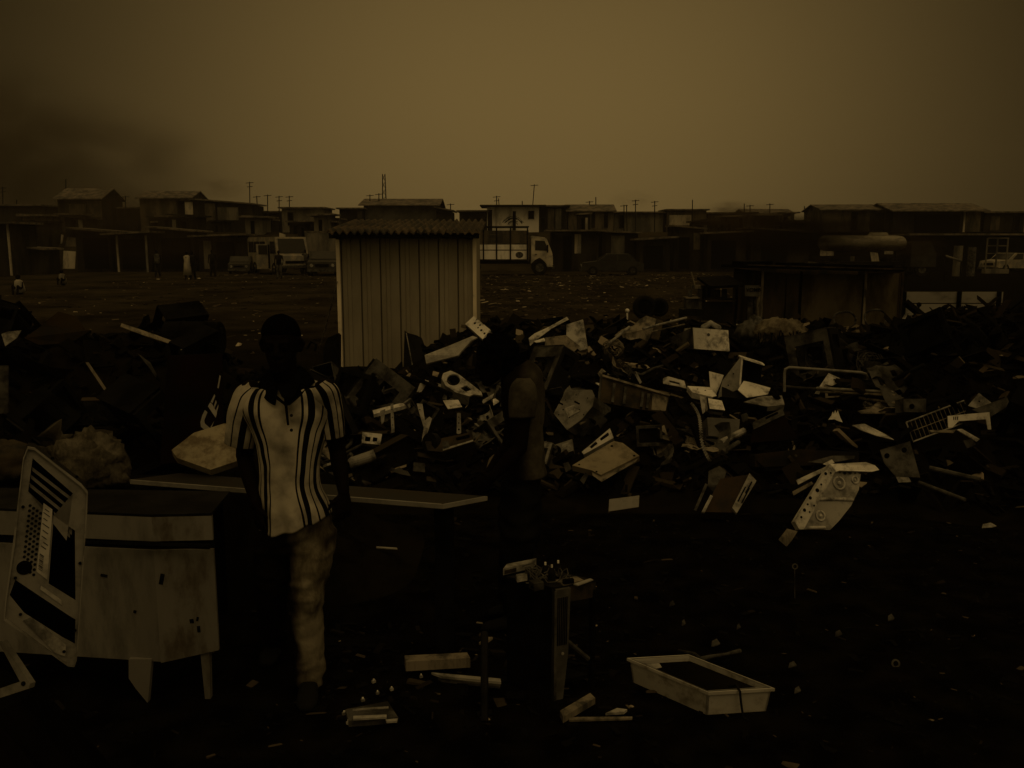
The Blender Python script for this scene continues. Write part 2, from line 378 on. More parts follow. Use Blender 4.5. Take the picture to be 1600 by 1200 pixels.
# ------------------------------------------------------------------ the metal shed
YS = 14.0
def shed():
    a = at(528, 560, YS); l, r = at(531, 470, YS).x, at(742, 470, YS).x
    zt = at(640, 366, YS).z; root = thing('metal_shed', 'pale ribbed metal shed with corrugated overhanging roof behind the scrap heap', 'shed', ((l + r) / 2, YS, 0))
    paint = mat('shed sheet metal', (.34, .32, .27), .6, .15, (.28, .26, .215), .5, 1.2, .05, stretch=(1.5, 1, .6))
    trim = mat('pale shed trim', (.8, .74, .62), .5, .25, .4, .2, 5)
    dep = 1.9
    def ribbed(p0, p1, name, n_rib, m):
        mb = MB(); p0, p1 = V(p0), V(p1); t = (p1 - p0).normalized(); nn = V((t.y, -t.x, 0)); w_ = (p1 - p0).length; pitch = w_ / n_rib
        prof = []
        for i in range(n_rib):
            u = i * pitch
            prof += [(u, 0), (u + pitch * .10, 0), (u + pitch * .125, -.05), (u + pitch * .165, -.05), (u + pitch * .19, 0), (u + pitch * .42, 0), (u + pitch * .46, .02), (u + pitch * .62, .02), (u + pitch * .66, 0)]
        prof.append((w_, 0)); vs = []
        for z in (0, zt):
            for u, d in prof: vs.append(p0 + t * u + nn * d + V((0, 0, z)))
        k = len(prof); mb.add(vs, [(i, i + 1, i + 1 + k, i + k) for i in range(k - 1)])
        return mb.build(name, m, root)
    ribbed((l, YS, 0), (r, YS, 0), 'front_wall', 7, paint); ribbed((r, YS, 0), (r, YS + dep, 0), 'side_wall', 6, paint)
    ribbed((r, YS + dep, 0), (l, YS + dep, 0), 'back_wall', 7, paint); ribbed((l, YS + dep, 0), (l, YS, 0), 'side_wall', 6, paint)
    for x in (l, r):
        mb = MB(); mb.box((x, YS - .03, zt / 2), (.055, .055, zt)); mb.build('corner_trim', trim, root)
    mb = MB(); mb.box(((l + r) / 2, YS - .03, zt - .02), (r - l - .06, .05, .03)); mb.build('top_trim', trim, root)
    # corrugated roof, wave running across, overhanging the front
    xl, xr = at(511, 360, YS - .35).x, at(753, 360, YS - .35).x
    zf = at(640, 361, YS - .35).z; zb = zf + .22; mb = MB(); n = 168; vs = []; rows = 8
    for j in range(rows + 1):
        t = j / rows; y = YS - .4 + t * (dep + .6)
        for i in range(n + 1):
            x = xl + (xr - xl) * i / n; vs.append((x, y, zf + (zb - zf) * t + .028 * math.sin(i / n * math.pi * 2 * 21)))
    m = n + 1; fs = [(j * m + i, j * m + i + 1, (j + 1) * m + i + 1, (j + 1) * m + i) for j in range(rows) for i in range(n)]
    q = len(vs); vs += [V(p) - V((0, 0, .03)) for p in vs]; fs += [tuple(a + q for a in reversed(f)) for f in fs[:rows * n]]
    fs += [(i + 1, i, i + q, i + 1 + q) for i in range(n)]
    fs += [(j * m, (j + 1) * m, (j + 1) * m + q, j * m + q) for j in range(rows)] + [((j + 1) * m + n, j * m + n, j * m + n + q, (j + 1) * m + n + q) for j in range(rows)]
    mb.add(vs, fs); mb.build('roof', mat('shed roof sheet', (.11, .088, .066), .8, .08, .04, .5, 3, .1), root, smooth=False)
    mb = MB(); mb.box(((l + r) / 2, YS - .27, zf - .07), (r - l + .16, .06, .08)); mb.box((l + .05, YS - .15, zf - .10), (.06, .3, .05)); mb.box((r - .05, YS - .15, zf - .10), (.06, .3, .05)); mb.build('eave_beam', wallB, root)
    return l, r
SL, SR = shed()
mb = MB(); p0 = at(527, 440, YS - .1); p1 = hit(497, 553); mb.tube([p0, (p0 + p1) / 2 - V((0, 0, .03)), p1], .009, 6)
mb.build('guy_wire', cream, label='thin pale guy wire slanting from the shed corner to the ground', cat='wire')
# ------------------------------------------------------------------ far settlement
def shack(name, label, Y, x0, x1, ye, yb, wall, roof='flat', ridge=None, dep=4.0, over=.25, openings=(), rm=None, cat='shack', slope=0, group=None, gable=0, posts=(), drop=0):
    p = at((x0 + x1) / 2, yb, Y); l, r = at(x0, yb, Y).x, at(x1, yb, Y).x; zt = at(x0, ye, Y).z; zt2 = at(x1, ye + slope, Y).z
    zb = G(p.x, Y) - .05 - drop; root = thing(name, label, cat, (p.x, Y, zb), group); rm = rm or roofm
    mb = MB(); mb.slab([[(l, Y, zb), (r, Y, zb), (r, Y, zt2), (l, Y, zt)]], V((0, dep, 0))); mb.build('wall', wall, root)
    mb = MB()
    if roof == 'flat':
        th = .12
        mb.slab([[(l - over, Y - over * 1.6, zt + .02), (r + over, Y - over * 1.6, zt2 + .02), (r + over, Y - over * 1.6, zt2 + .02 + th), (l - over, Y - over * 1.6, zt + .02 + th)]], V((0, dep + over * 2.4, 0)))
    elif roof == 'ridge':      # ridge runs along x, so the near slope faces the camera
        zr = at(x0, ridge, Y + dep / 2).z; y0 = Y - over * 1.6; ym = Y + dep / 2; y1 = Y + dep + over
        for a, b_, za, zc in ((y0, ym, zt - .05, zr), (y1, ym, zt - .05, zr)):
            vs = [(l - over, a, za), (r + over, a, za), (r + over, b_, zc), (l - over, b_, zc)]
            mb.slab([vs], V((0, 0, .09)))
        for x in (l + .02, r - .14):
            wb = MB(); wb.slab([[(x, Y + .02, zt), (x, Y + dep - .02, zt), (x, ym, zr - .05)]], V((.12, 0, 0))); wb.build('gable', wall, root)
    elif roof == 'gable':      # gable end faces the camera
        zr = at(x0, ridge, Y).z; xm = (l + r) / 2 + gable * (r - l)
        for xa, za in ((l - over, zt - .08), (r + over, zt2 - .08)):
            mb.slab([[(xa, Y - .35, za), (xm, Y - .35, zr), (xm, Y - .35, zr + .12), (xa, Y - .35, za + .12)]], V((0, dep + .6, 0)))
        wb = MB(); wb.slab([[(l, Y + .02, zt), (r, Y + .02, zt2), (xm, Y + .02, zr - .05)]], V((0, dep - .04, 0))); wb.build('gable', wall, root)
    mb.build('roof', rm, root)
    for x in posts:
        q = MB(); c = at(x, yb, Y - .06); q.box((c.x, Y - .06, (zt + zb) / 2), (.12, .1, zt - zb)); q.build('post', wallC, root)
    for (a, b_, c, d, kind, m) in openings:
        u0, u1 = at(a, c, Y).x, at(b_, c, Y).x; v0, v1 = at(a, d, Y).z, at(a, c, Y).z; q = MB()
        q.box(((u0 + u1) / 2, Y - .03, (v0 + v1) / 2), (u1 - u0, .10, v1 - v0)); o = q.build(kind, m, root)
        if kind in ('door', 'window') and u1 - u0 > .35:
            q = MB(); t = .06
            q.box((u0, Y - .05, (v0 + v1) / 2), (t, .14, v1 - v0 + t)); q.box((u1, Y - .05, (v0 + v1) / 2), (t, .14, v1 - v0 + t)); q.box(((u0 + u1) / 2, Y - .05, v1), (u1 - u0 - t, .14, t)); q.build('frame', wallB, o)
    return root
B = 82
shack('shack', 'two-tone shack with pale lower wall and pitched roof at the far left skyline', B, 92, 160, 311, 345, wallB, 'ridge', 296, 4.5, openings=[(108, 134, 319, 343, 'panel', wallA), (136, 158, 314, 343, 'panel', wallA)])
shack('shack', 'long pale boarded shack with a light roof left of the minibus on the skyline', B, 220, 300, 310, 348, wallA, 'ridge', 300, 4, openings=[(277, 288, 314, 346, 'door', void), (289, 301, 316, 344, 'doorway_cloth', wallC)])
shack('lean_to', 'sloping lean-to with board walls joined to the right of the long pale shack', B, 302, 394, 312, 348, wallB, 'flat', slope=8, openings=[(320, 336, 318, 346, 'panel', wallA), (340, 372, 324, 344, 'panel', wallD)])
shack('shack', 'small flat-roofed shack on the skyline just left of the metal shed', B, 441, 506, 326, 352, wallD, 'flat', openings=[(450, 458, 332, 352, 'door', void)])
shack('shack', 'low dark annex left of the big gabled house above the shed roof', B, 531, 568, 327, 352, wallB, 'flat', openings=[(558, 566, 330, 350, 'window', wallA)])
shack('house', 'big grey house with pale gabled roof peeking over the metal shed', B + 1, 569, 682, 321, 356, mat('smoke-stained house wall', .10, .9, .03, .06, .5, .8), 'ridge', 312, 6, .4, cat='house')
shack('lean_to', 'small lean-to beside the right end of the big gabled house', B, 683, 706, 325, 352, wallB, 'flat', slope=6)
shack('shack', 'low dark shack on the skyline left of the white-boarded building', B, 718, 760, 331, 362, wallB, 'flat')
shack('shack', 'shack with bright white board front under a flat dark roof above the truck', B, 761, 842, 323, 364, wallW, 'flat', over=.6, rm=wallB, openings=[(801, 806, 330, 360, 'post', wallB), (826, 834, 330, 342, 'window', void), (762, 769, 328, 362, 'panel', wallB)])
shack('shack', 'narrow shack with one pale door panel right of the white-boarded building', B, 843, 886, 323, 362, wallB, 'flat', openings=[(845, 852, 340, 352, 'window', void), (856, 866, 326, 358, 'panel', wallA), (868, 877, 326, 358, 'panel', wallD)])
shack('shack', 'brown plank shack with a low gable roof and thin front posts on the skyline', B, 888, 958, 330, 358, wallA, 'ridge', 321, 4, openings=[(924, 930, 332, 356, 'post', wallB), (944, 950, 332, 356, 'door', void)])
shack('shack', 'low hazy shack with flat roof right of the gable-roofed plank shack', B + 4, 960, 1036, 333, 358, wallD, 'flat', openings=[(968, 975, 336, 356, 'door', void)])
shack('shack', 'low pale shack in the smoke at the middle of the skyline', B + 3, 1043, 1103, 329, 354, wallA, 'flat', openings=[(1046, 1080, 336, 352, 'panel', wallC)])
shack('shack', 'dim shack with curved roof half hidden by smoke on the skyline', B + 3, 1165, 1236, 334, 356, wallB, 'ridge', 328, 4)
shack('shack', 'long brown plank shack with dark door at the right of the skyline', B - 3, 1282, 1384, 328, 362, wallA, 'ridge', 321, 4.5, openings=[(1331, 1340, 332, 360, 'door', void), (1360, 1385, 332, 360, 'panel', wallB)])
shack('shack', 'large dark shack with pale corner post at the right of the skyline', B - 5, 1394, 1532, 330, 364, wallB, 'ridge', 319, 5.5, .4, openings=[(1506, 1509, 330, 363, 'corner_post', wallC), (1510, 1532, 331, 362, 'panel', wallA), (1430, 1500, 335, 362, 'opening', void)])
shack('shack', 'last low shack at the right end of the skyline', B - 4, 1536, 1599, 333, 364, wallB, 'flat', openings=[(1548, 1562, 338, 360, 'panel', wallA), (1584, 1594, 338, 360, 'door', void)])
shack('shack', 'low dark shack between the two left skyline shacks', B + 3, 164, 216, 326, 350, wallB, 'flat')
shack('shack', 'low cluttered shack behind the minibus roof', B + 4, 398, 438, 332, 354, wallB, 'flat', openings=[(404, 412, 338, 350, 'panel', wallA)])
shack('shack', 'dim low shack between smoke and the long brown shack', B + 5, 1106, 1162, 334, 356, wallB, 'flat')
shack('shack', 'far left low roof at the edge of the skyline', B + 2, -20, 66, 322, 346, wallB, 'flat')
Fr = 67
shack('kiosk', 'dark kiosk with a white post at the left edge of the field', Fr - 8, -14, 24, 350, 426, wallB, 'flat', over=.4, cat='kiosk', posts=(18,), dep=3)
shack('stall', 'low stall with small sloping roof beside the white-post kiosk', Fr - 6, 34, 72, 388, 424, wallB, 'flat', slope=3, cat='stall', dep=2)
shack('shack', 'open dark workshop with pale sloping sheet roof at the left of the field', Fr, 122, 176, 358, 424, wallB, 'flat', slope=6, over=.5, openings=[(130, 168, 372, 420, 'opening', void)], dep=3)
shack('shack', 'dark workshop with two posts right of the pale sloping roof', Fr - 1, 182, 232, 368, 424, wallB, 'flat', slope=-4, over=.6, openings=[(190, 226, 374, 420, 'opening', void)], posts=(186, 231), dep=3)
shack('shack', 'dark workshop with sagging roof in front of the lean-to', Fr + 1, 240, 306, 356, 424, wallB, 'flat', slope=7, over=.4, openings=[(252, 296, 372, 420, 'opening', void)], dep=3)
shack('shack', 'low dark workshop with one grey board left of the minibus', Fr, 312, 374, 371, 424, wallB, 'flat', slope=-3, over=.5, openings=[(318, 330, 376, 420, 'panel', wallD), (338, 366, 378, 420, 'opening', void)], dep=3)
shack('sheet_fence', 'corrugated sheet fence behind the small car left of the shed', Fr, 478, 534, 364, 420, wallD, 'flat', over=.02, dep=.15, cat='fence')
shack('shack', 'dark shack with a pale door board behind the truck cab', Fr, 862, 934, 362, 424, wallB, 'flat', over=.5, openings=[(898, 908, 366, 396, 'panel', wallC), (880, 894, 368, 420, 'door', void)], dep=3)
shack('shack', 'dark shack with square grey panel right of the pale-board shack', Fr + 1, 940, 996, 363, 424, wallB, 'flat', over=.3, slope=2, openings=[(955, 976, 368, 402, 'panel', wallD)], dep=3)
shack('shack', 'low open lean-to beside the square-panel shack', Fr - 1, 999, 1046, 376, 424, wallB, 'flat', over=.5, slope=-4, openings=[(1006, 1036, 384, 420, 'opening', void)], dep=2.5)
shack('shack', 'taller sooty shack with crooked roof between lean-to and smoke', Fr + 1, 1052, 1098, 354, 424, wallB, 'flat', over=.2, slope=5, openings=[(1060, 1078, 370, 420, 'door', void), (1084, 1094, 364, 390, 'panel', wallA)], dep=3)
shack('shack', 'sooty shack with wide dark opening under the left edge of the smoke', Fr, 1104, 1164, 366, 424, wallB, 'flat', over=.4, slope=-3, openings=[(1112, 1150, 376, 420, 'opening', void)], dep=3)
shack('shack', 'sooty shack under the thick smoke behind the tanker', Fr + 1, 1172, 1262, 358, 424, wallB, 'flat', over=.4, slope=6, openings=[(1190, 1230, 372, 420, 'opening', void)], dep=3)
shack('shack', 'black open shed at the right behind the parked vehicles', Fr + 1, 1420, 1640, 368, 424, black, 'flat', over=.4, dep=3)
# antenna poles
mbk = None
for i, (px, y0, y1, lean, n) in enumerate([(390, 284, 322, 0, 2), (404, 306, 326, 3, 1), (418, 304, 326, 0, 1), (436, 306, 328, 0, 2), (452, 306, 326, 0, 2), (98, 280, 298, -5, 0), (196, 306, 330, 0, 1), (578, 304, 318, 0, 1), (592, 302, 316, 0, 1), (704, 318, 336, 0, 1), (776, 306, 324, 0, 2), (783, 310, 324, 4, 0), (829, 288, 322, -6, 1), (816, 314, 324, 0, 0), (921, 314, 334, 0, 1), (931, 308, 326, 0, 0), (975, 320, 338, 0, 1), (980, 320, 336, 1, 0), (993, 312, 336, 0, 2), (1023, 314, 334, 0, 2), (1082, 312, 332, 0, 0), (1163, 318, 336, 0, 0), (1172, 320, 336, 0, 1), (1203, 318, 334, 0, 1), (1257, 322, 340, 0, 0), (1275, 322, 346, -3, 0), (1388, 318, 326, 0, 1), (4, 292, 330, 0, 2), (26, 312, 330, 0, 0)]):
    Yp = B + 2.5; a = at(px, y1 + 22, Yp); t = at(px + lean * -1, y0, Yp); zg = G(a.x, Yp); a.z = zg
    nm = 'antenna_pole' if n else 'wooden_pole'
    root = thing(nm, 'thin dark %s standing among the skyline shacks' % ('antenna mast with short crossbars' if n else 'bare pole'), 'pole', a, 'thin antenna masts over the far shacks' if n else 'bare poles over the far shacks')
    q = MB(); q.tube([a, t], .045, 6); q.build('mast', poleM, root)
    for k in range(n):
        q = MB(); c = t - V((0, 0, .12 + .35 * k)); q.tube([c - V((.35 - .1 * k, 0, 0)), c + V((.35 - .1 * k, 0, .05))], .03, 5); q.build('crossbar', poleM, root)
q = MB(); a = at(601, 335, 170); a.z = 2.9; hgt = at(601, 272, 170).z - a.z
for sx_, sy_ in ((-1, -1), (1, -1), (1, 1), (-1, 1)):
    q.tube([a + V((sx_ * .5, sy_ * .5, 0)), a + V((sx_ * .22, sy_ * .22, hgt))], .06, 5)
for k in range(9):
    z = hgt * k / 9; e = .5 - .28 * k / 9
    q.tube([a + V((-e, -e, z)), a + V((e, -e, z + hgt / 9))], .04, 4); q.tube([a + V((e, -e, z)), a + V((-e, -e, z + hgt / 9))], .04, 4)
q.build('radio_mast', poleM, label='faint lattice radio mast far behind the big gabled house', cat='mast')
# ------------------------------------------------------------------ vehicles
def wheel(root, M, x, y, r, w_=.22):
    q = MB(M); q.disc((x, y - w_ / 2, r), (0, 1, 0), r, w_, 24, r * .55); t = q.build('wheel', rubber, root, smooth=False)
    q = MB(M); q.disc((x, y - w_ / 2 + .03, r), (0, 1, 0), r * .55, w_ - .06, 20); q.build('rim', dim, t)
def side_quad(q, pts, y, th):
    q.slab([[(x, y, z) for x, z in pts]], V((0, th, 0)))
def vehicle(name, label, cat, M, W, prof, paint, sides, fronts, wheels, extras=(), lights=True, L=4, nose=None):
    root = thing(name, label, cat, M.translation)
    q = MB(M); q.slab([[(x, -W / 2, z) for x, z in prof]], V((0, W, 0))); q.build('body', paint, root)
    for pts in sides:
        for y in (-W / 2 - .015, W / 2 - .015):
            q = MB(M); side_quad(q, pts, y, .03); q.build('window', glass, root)
    for (x0, z0, x1, z1) in fronts:
        d = V((x1 - x0, 0, z1 - z0)); nn = V((d.z, 0, -d.x)).normalized() * .02
        q = MB(M); q.slab([[V((x0, -W / 2 + .12, z0)) + nn, V((x0, W / 2 - .12, z0)) + nn, V((x1, W / 2 - .18, z1)) + nn, V((x1, -W / 2 + .18, z1)) + nn]], -nn * 2); q.build('windscreen', glass, root)
    for x, r in wheels:
        for y in (-W / 2 + .1, W / 2 - .1): wheel(root, M, x, y, r)
    if nose:
        x, z = nose
        for y in (-W / 2 + .25, W / 2 - .25):
            q = MB(M); q.disc((x, y, z), (1, 0, 0), .1, .04, 14); q.build('headlight', cream, root)
        q = MB(M); q.box((x + .02, 0, z), (.04, W - .9, .16)); q.build('grille', void, root)
        q = MB(M); q.box((x + .06, 0, z - .28), (.1, W + .02, .14)); q.build('bumper', dim, root)
    return root
def VM(px, py, Y, heading):
    p = at(px, py, Y); p.z = G(p.x, p.y); return Matrix.Translation(p) @ Matrix.Rotation(heading, 4, 'Z')
# minibus, nose towards the camera and a little to the right
Mb = VM(461, 424, 60, R(-56)) @ Matrix.Translation((-.3, 0, 0))
bus = vehicle('minibus', 'pale dusty minibus with its side door open parked left of the shed', 'minibus', Mb, 2.15, [(-6, .45), (-6, 2.35), (-5.8, 2.5), (-.35, 2.5), (0, 1.35), (.25, 1.25), (.3, .45)], paintT,
    [[(-5.8, 1.45), (-4.7, 1.45), (-4.7, 2.2), (-5.8, 2.2)], [(-4.6, 1.45), (-3.5, 1.45), (-3.5, 2.2), (-4.6, 2.2)], [(-3.4, 1.45), (-2.3, 1.45), (-2.3, 2.2), (-3.4, 2.2)], [(-1.3, 1.4), (-.2, 1.4), (-.42, 2.2), (-1.3, 2.2)]],
    [(-.02, 1.42, -.3, 2.38)], [(-.7, .4), (-4.6, .4)], nose=(.3, .85))
q = MB(Mb); q.box((-1.75, -1.45, 1.2), (.06, .85, 1.65)); dr = q.build('side_door', paintT, bus, label='side door swung open')
q = MB(Mb); q.box((-1.71, -1.45, 1.65), (.06, .6, .6)); q.build('window_pane', glass, dr)
q = MB(Mb); q.box((-1.8, -1.08, 1.2), (.8, .04, 1.6)); q.build('doorway', void, bus)
# small car beside it
CARP = [(-2, .3), (-2.05, .8), (-1.5, .92), (-1.05, 1.4), (.35, 1.42), (.95, .95), (1.95, .82), (2.05, .35)]
CARS = [[(-1.2, .95), (-.95, 1.33), (-.35, 1.35), (-.35, .95)], [(-.25, .95), (-.25, 1.35), (.3, 1.35), (.72, .95)]]
def car(label, px, py, Y, h, paint, k=1.0):
    return vehicle('parked_car', label, 'car', VM(px, py, Y, h) @ Matrix.Scale(k, 4), 1.7, CARP, paint, CARS, [(1.0, .97, .42, 1.38), (-1.55, .95, -1.12, 1.36)], [(1.3, .31), (-1.3, .31)], nose=(2.03, .62))
car('dark car with pale number plate parked between minibus and shed', 509, 427, 60.8, R(-84), paintD, 1.12)
car('dim dark car standing in front of the grey-panel shack', 956, 429, 60, R(178), paintD, 1.0)
car('dusty car with pale nose at the far right edge of the field', 1578, 408, 66, R(200), paintT, 1.0)
car('dim car almost lost in smoke beside the left end of the minibus', 378, 423, 64, R(-80), paintD, .85)
# livestock truck, cab to the right
Mt = VM(847, 430, 60, 0)
tr = thing('cargo_truck', 'cream truck with slatted high-sided cargo bed right of the shed', 'truck', Mt.translation)
q = MB(Mt); q.slab([[(x, -1.15, z) for x, z in ((-.75, .75), (-.75, 2.5), (-.7, 2.55), (.1, 2.45), (.25, 2.35), (.6, 1.5), (.66, 1.2), (.66, .55), (.25, .55), (.1, .95), (-.2, 1.15), (-.5, 1.0))]], V((0, 2.3, 0))); q.build('cab', paintW, tr)
for y in (-1.17, 1.14):
    q = MB(Mt); side_quad(q, [(-.5, 1.62), (.38, 1.58), (.12, 2.22), (-.5, 2.25)], y, .03); q.build('side_window', glass, tr)
q = MB(Mt); q.slab([[(.64, -1.0, 1.55), (.64, 1.0, 1.55), (.3, 1.0, 2.3), (.3, -1.0, 2.3)]], V((-.05, 0, -.02))); q.build('windscreen', glass, tr)
q = MB(Mt); q.box((.30, -1.3, 1.72), (.1, .12, .5)); q.build('mirror', rubber, tr)
q = MB(Mt); q.box((-.45, -1.18, 1.36), (.14, .04, .05)); q.build('door_handle', rubber, tr)
q = MB(Mt); q.box((.7, 0, .55), (.12, 2.3, .25)); q.build('bumper', dim, tr)
q = MB(Mt); q.box((-3.6, 0, .85), (5.6, .9, .25)); q.build('chassis', rubber, tr)
q = MB(Mt)
q.box((-3.7, -1.18, 1.32), (5.5, .05, .55)); q.box((-3.7, -1.18, 1.82), (5.5, .05, .32)); q.build('lower_boards', wallW, tr)
q = MB(Mt)
for z in (2.2, 2.48, 2.76): q.box((-3.7, -1.18, z), (5.5, .05, .24))
q.box((-3.7, 1.18, 1.9), (5.5, .05, 2.0)); q.box((-6.45, 0, 1.9), (.05, 2.36, 2.0)); q.box((-.95, 0, 1.9), (.05, 2.36, 2.0)); q.box((-3.7, 0, 1.0), (5.5, 2.3, .06)); q.build('slatted_side', wallA, tr)
q = MB(Mt)
for x in (-6.3, -5.5, -4.7, -3.85, -3.0, -2.1, -1.0): q.box((x, -1.24, 2.05), (.09, .07, 2.1))
q.box((-3.7, -1.24, 3.12), (5.6, .1, .09)); q.box((-3.7, 1.24, 3.12), (5.6, .1, .09)); q.build('stake_frame', blackp, tr)
q = MB(Mt); q.disc((-1.52, -1.2, 1.32), (0, -1, 0), .2, .02, 24); em = q.build('emblem', dim, tr)
for s_ in (1.6,):
    for v in em.data.vertices: v.co.x = (v.co.x - (-1.52)) * 1.25 + (-1.52)
for x in (-4.6, -.2):
    for y in (-1.0, 1.0): wheel(tr, Mt, x, y, .5, .3)
mb = MB()
for k in range(13):
    a = random.uniform(0, 6.28); c = Mt @ V((-1.9, 0, 3.25)); r_ = random.uniform(.2, .6)
    mb.tube([c + V((math.cos(a + t * .8) * r_ * 1.3, random.uniform(-.3, .3), abs(math.sin(a + t * .8)) * r_)) for t in range(5)], .013, 4)
mb.build('wire_bundle', black, label='dark tangle of wire piled on top of the truck bed', cat='wire')
# tanker
Mk = VM(1345, 412, 58, 0)
tk = thing('tanker_truck', 'long pale tanker body with a hatch half hidden behind the smoke', 'tanker', Mk.translation)
q = MB(Mk); q.rings([((x, 0, 2.08), (0, r_ * 1.25, 0), (0, 0, r_ * .6)) for x, r_ in ((-2.6, .3), (-2.55, .7), (-2.4, .82), (2.2, .82), (2.45, .74), (2.55, .4))], 28); q.build('tank', paintW, tk, smooth=True)
q = MB(Mk); q.box((1.0, 0, 2.66), (1.1, .7, .2), None, .8); q.build('hatch', paintW, tk)
q = MB(Mk); q.box((0, 0, .8), (5, .9, .25)); q.box((-1.6, 0, 1.0), (.2, 1.2, .3)); q.box((1.6, 0, 1.0), (.2, 1.2, .3)); q.build('chassis', rubber, tk)
q = MB(Mk); q.slab([[(x, -1.1, z) for x, z in ((2.7, .6), (2.7, 2.2), (3.9, 2.2), (4.3, 1.4), (4.3, .6))]], V((0, 2.2, 0))); q.build('cab', paintD, tk)
for x in (-1.7, 3.5):
    for y in (-.95, .95): wheel(tk, Mk, x, y, .45)
# wire cage frame at the right
c = at(1555, 402, 62); c.z = G(c.x, 62); q = MB()
x0, x1 = at(1541, 400, 62).x, at(1573, 400, 62).x; zt = at(1555, 372, 62).z; zm = at(1555, 396, 62).z
for x in (x0, (x0 + x1) / 2, x1): q.box((x, 62, (zt + .3) / 2), (.08, .08, zt - .3))
for z in (zt, (zt + zm) / 2, zm): q.box(((x0 + x1) / 2, 61.9, z), (x1 - x0, .07, .07))
q.box(((x0 + x1) / 2, 62, .2), (x1 - x0 + .2, .5, .3)); q.build('window_frame_stack', wallD, label='pale window frame standing upright among the vehicles at right', cat='window frame')
for i, (a, b_, c_, d_, lab, mm) in enumerate([(1490, 1503, 384, 404, 'pale oil drum left of the upright window frame', wallD), (1512, 1524, 386, 404, 'dull oil drum right beside the pale drum', dim)]):
    p = at((a + b_) / 2, d_, 58); z1 = at(a, c_, 58).z; r_ = (at(b_, d_, 58).x - at(a, d_, 58).x) / 2; q = MB(); p.z = 0
    z0 = G(p.x, p.y)
    q.tube([V((p.x, p.y, z0 + (z1 - z0) * t)) for t in (0, .02, .32, .34, .36, .64, .66, .68, .98, 1)], [r_ * k for k in (.97, 1, 1, 1.04, 1, 1, 1.04, 1, 1, .97)], 20); q.build('oil_drum', mm, label=lab, cat='drum')
q = MB(); a, b_ = at(1478, 400, 50), at(1502, 408, 50); q.tube([a, b_], .06, 8); pr = q.build('pipe_rail', wallD, label='short pale sloping pipe rail in front of the drums', cat='rail')
for e_ in (a, b_):
    q = MB(); q.tube([V((e_.x, e_.y, G(e_.x, e_.y))), e_], .04, 8); q.build('leg', black, pr)
# ------------------------------------------------------------------ people
def frame(fw):
    fw = V(fw).normalized(); rt = fw.cross(V((0, 0, 1))).normalized(); return rt, fw      # rt is the person's right-hand side
def head_into(mb, c, fw, s=1.0, nod=0.0):
    """c: chin-level centre of the head; fw: facing direction"""
    rt, f = frame(fw); M = Matrix((( rt.x, -f.x, 0), (rt.y, -f.y, 0), (0, 0, 1))); M = M @ Matrix.Rotation(nod, 3, 'X')
    P = lambda x, y, z: V(c) + M @ (V((x, y, z)) * s)
    prof = [(0, .022, -.088, -.04), (.012, .036, -.1, -.01), (.035, .05, -.1, .03), (.06, .06, -.097, .058), (.085, .067, -.095, .078), (.11, .072, -.09, .092), (.14, .076, -.094, .098), (.165, .076, -.092, .098), (.19, .07, -.08, .09), (.212, .055, -.058, .07), (.228, .034, -.03, .044), (.236, .01, -.008, .014)]
    mb.rings([(P(0, (a + b_) / 2, z), M @ V((rx * s, 0, 0)), M @ V((0, (b_ - a) / 2 * s, 0))) for z, rx, a, b_ in prof], 28)
    mb.limb([P(0, -.09, .135), P(0, -.108, .1), P(0, -.108, .088)], [.009 * s, .014 * s, .015 * s], 10)
    for sx_ in (-1, 1):
        mb.limb([P(.012 * sx_, -.1, .083), P(.019 * sx_, -.093, .085)], [.009 * s, .007 * s], 8)
        mb.limb([P(.012 * sx_, -.093, .137), P(.045 * sx_, -.08, .138)], [.009 * s, .008 * s], 8)
        mb.ball(P(.032 * sx_, -.083, .118), .0135 * s, 8)
        mb.limb([P(.076 * sx_, .004, .135), P(.088 * sx_, .016, .115), P(.078 * sx_, .006, .085)], [.013 * s, .014 * s, .01 * s], 8)
    mb.limb([P(-.024, -.09, .056), P(0, -.102, .057), P(.024, -.09, .056)], [.006 * s, .009 * s, .006 * s], 8)
    mb.limb([P(-.02, -.09, .045), P(0, -.101, .044), P(.02, -.09, .045)], [.006 * s, .009 * s, .006 * s], 8)
    return P
def hand_into(mb, w, d, side, pn, curl=.5, s=1.0):
    """w wrist, d pointing direction, side towards the thumb, pn palm normal"""
    w, d, side, pn = V(w), V(d).normalized(), V(side).normalized(), V(pn).normalized()
    mb.rings([(w + d * t * s, side * a * s, pn * b_ * s) for t, a, b_ in ((-.02, .024, .018), (0, .026, .018), (.03, .036, .016), (.06, .042, .015), (.085, .042, .012), (.095, .036, .008))], 16)
    for k, (ln, sp) in enumerate(((.070, .033), (.08, .011), (.074, -.011), (.058, -.033))):
        p = w + d * .085 * s + side * sp * s; dr = (d + side * sp * 2.2).normalized(); path = [p]; ang = 0
        for j, fr in enumerate((.45, .32, .23)):
            ang += curl * (.5 + .35 * j); dd = dr * math.cos(ang) + pn * math.sin(ang); p = p + dd * ln * fr * s; path.append(p)
        mb.limb(path, [.0092 * s, .0086 * s, .0078 * s, .0065 * s], 8)
    p = w + d * .025 * s + side * .03 * s
    mb.limb([p, p + (d * .6 + side * .8 + pn * .3).normalized() * .035 * s, p + (d * .85 + side * .55 + pn * .45).normalized() * .066 * s], [.013 * s, .010 * s, .0075 * s], 8)
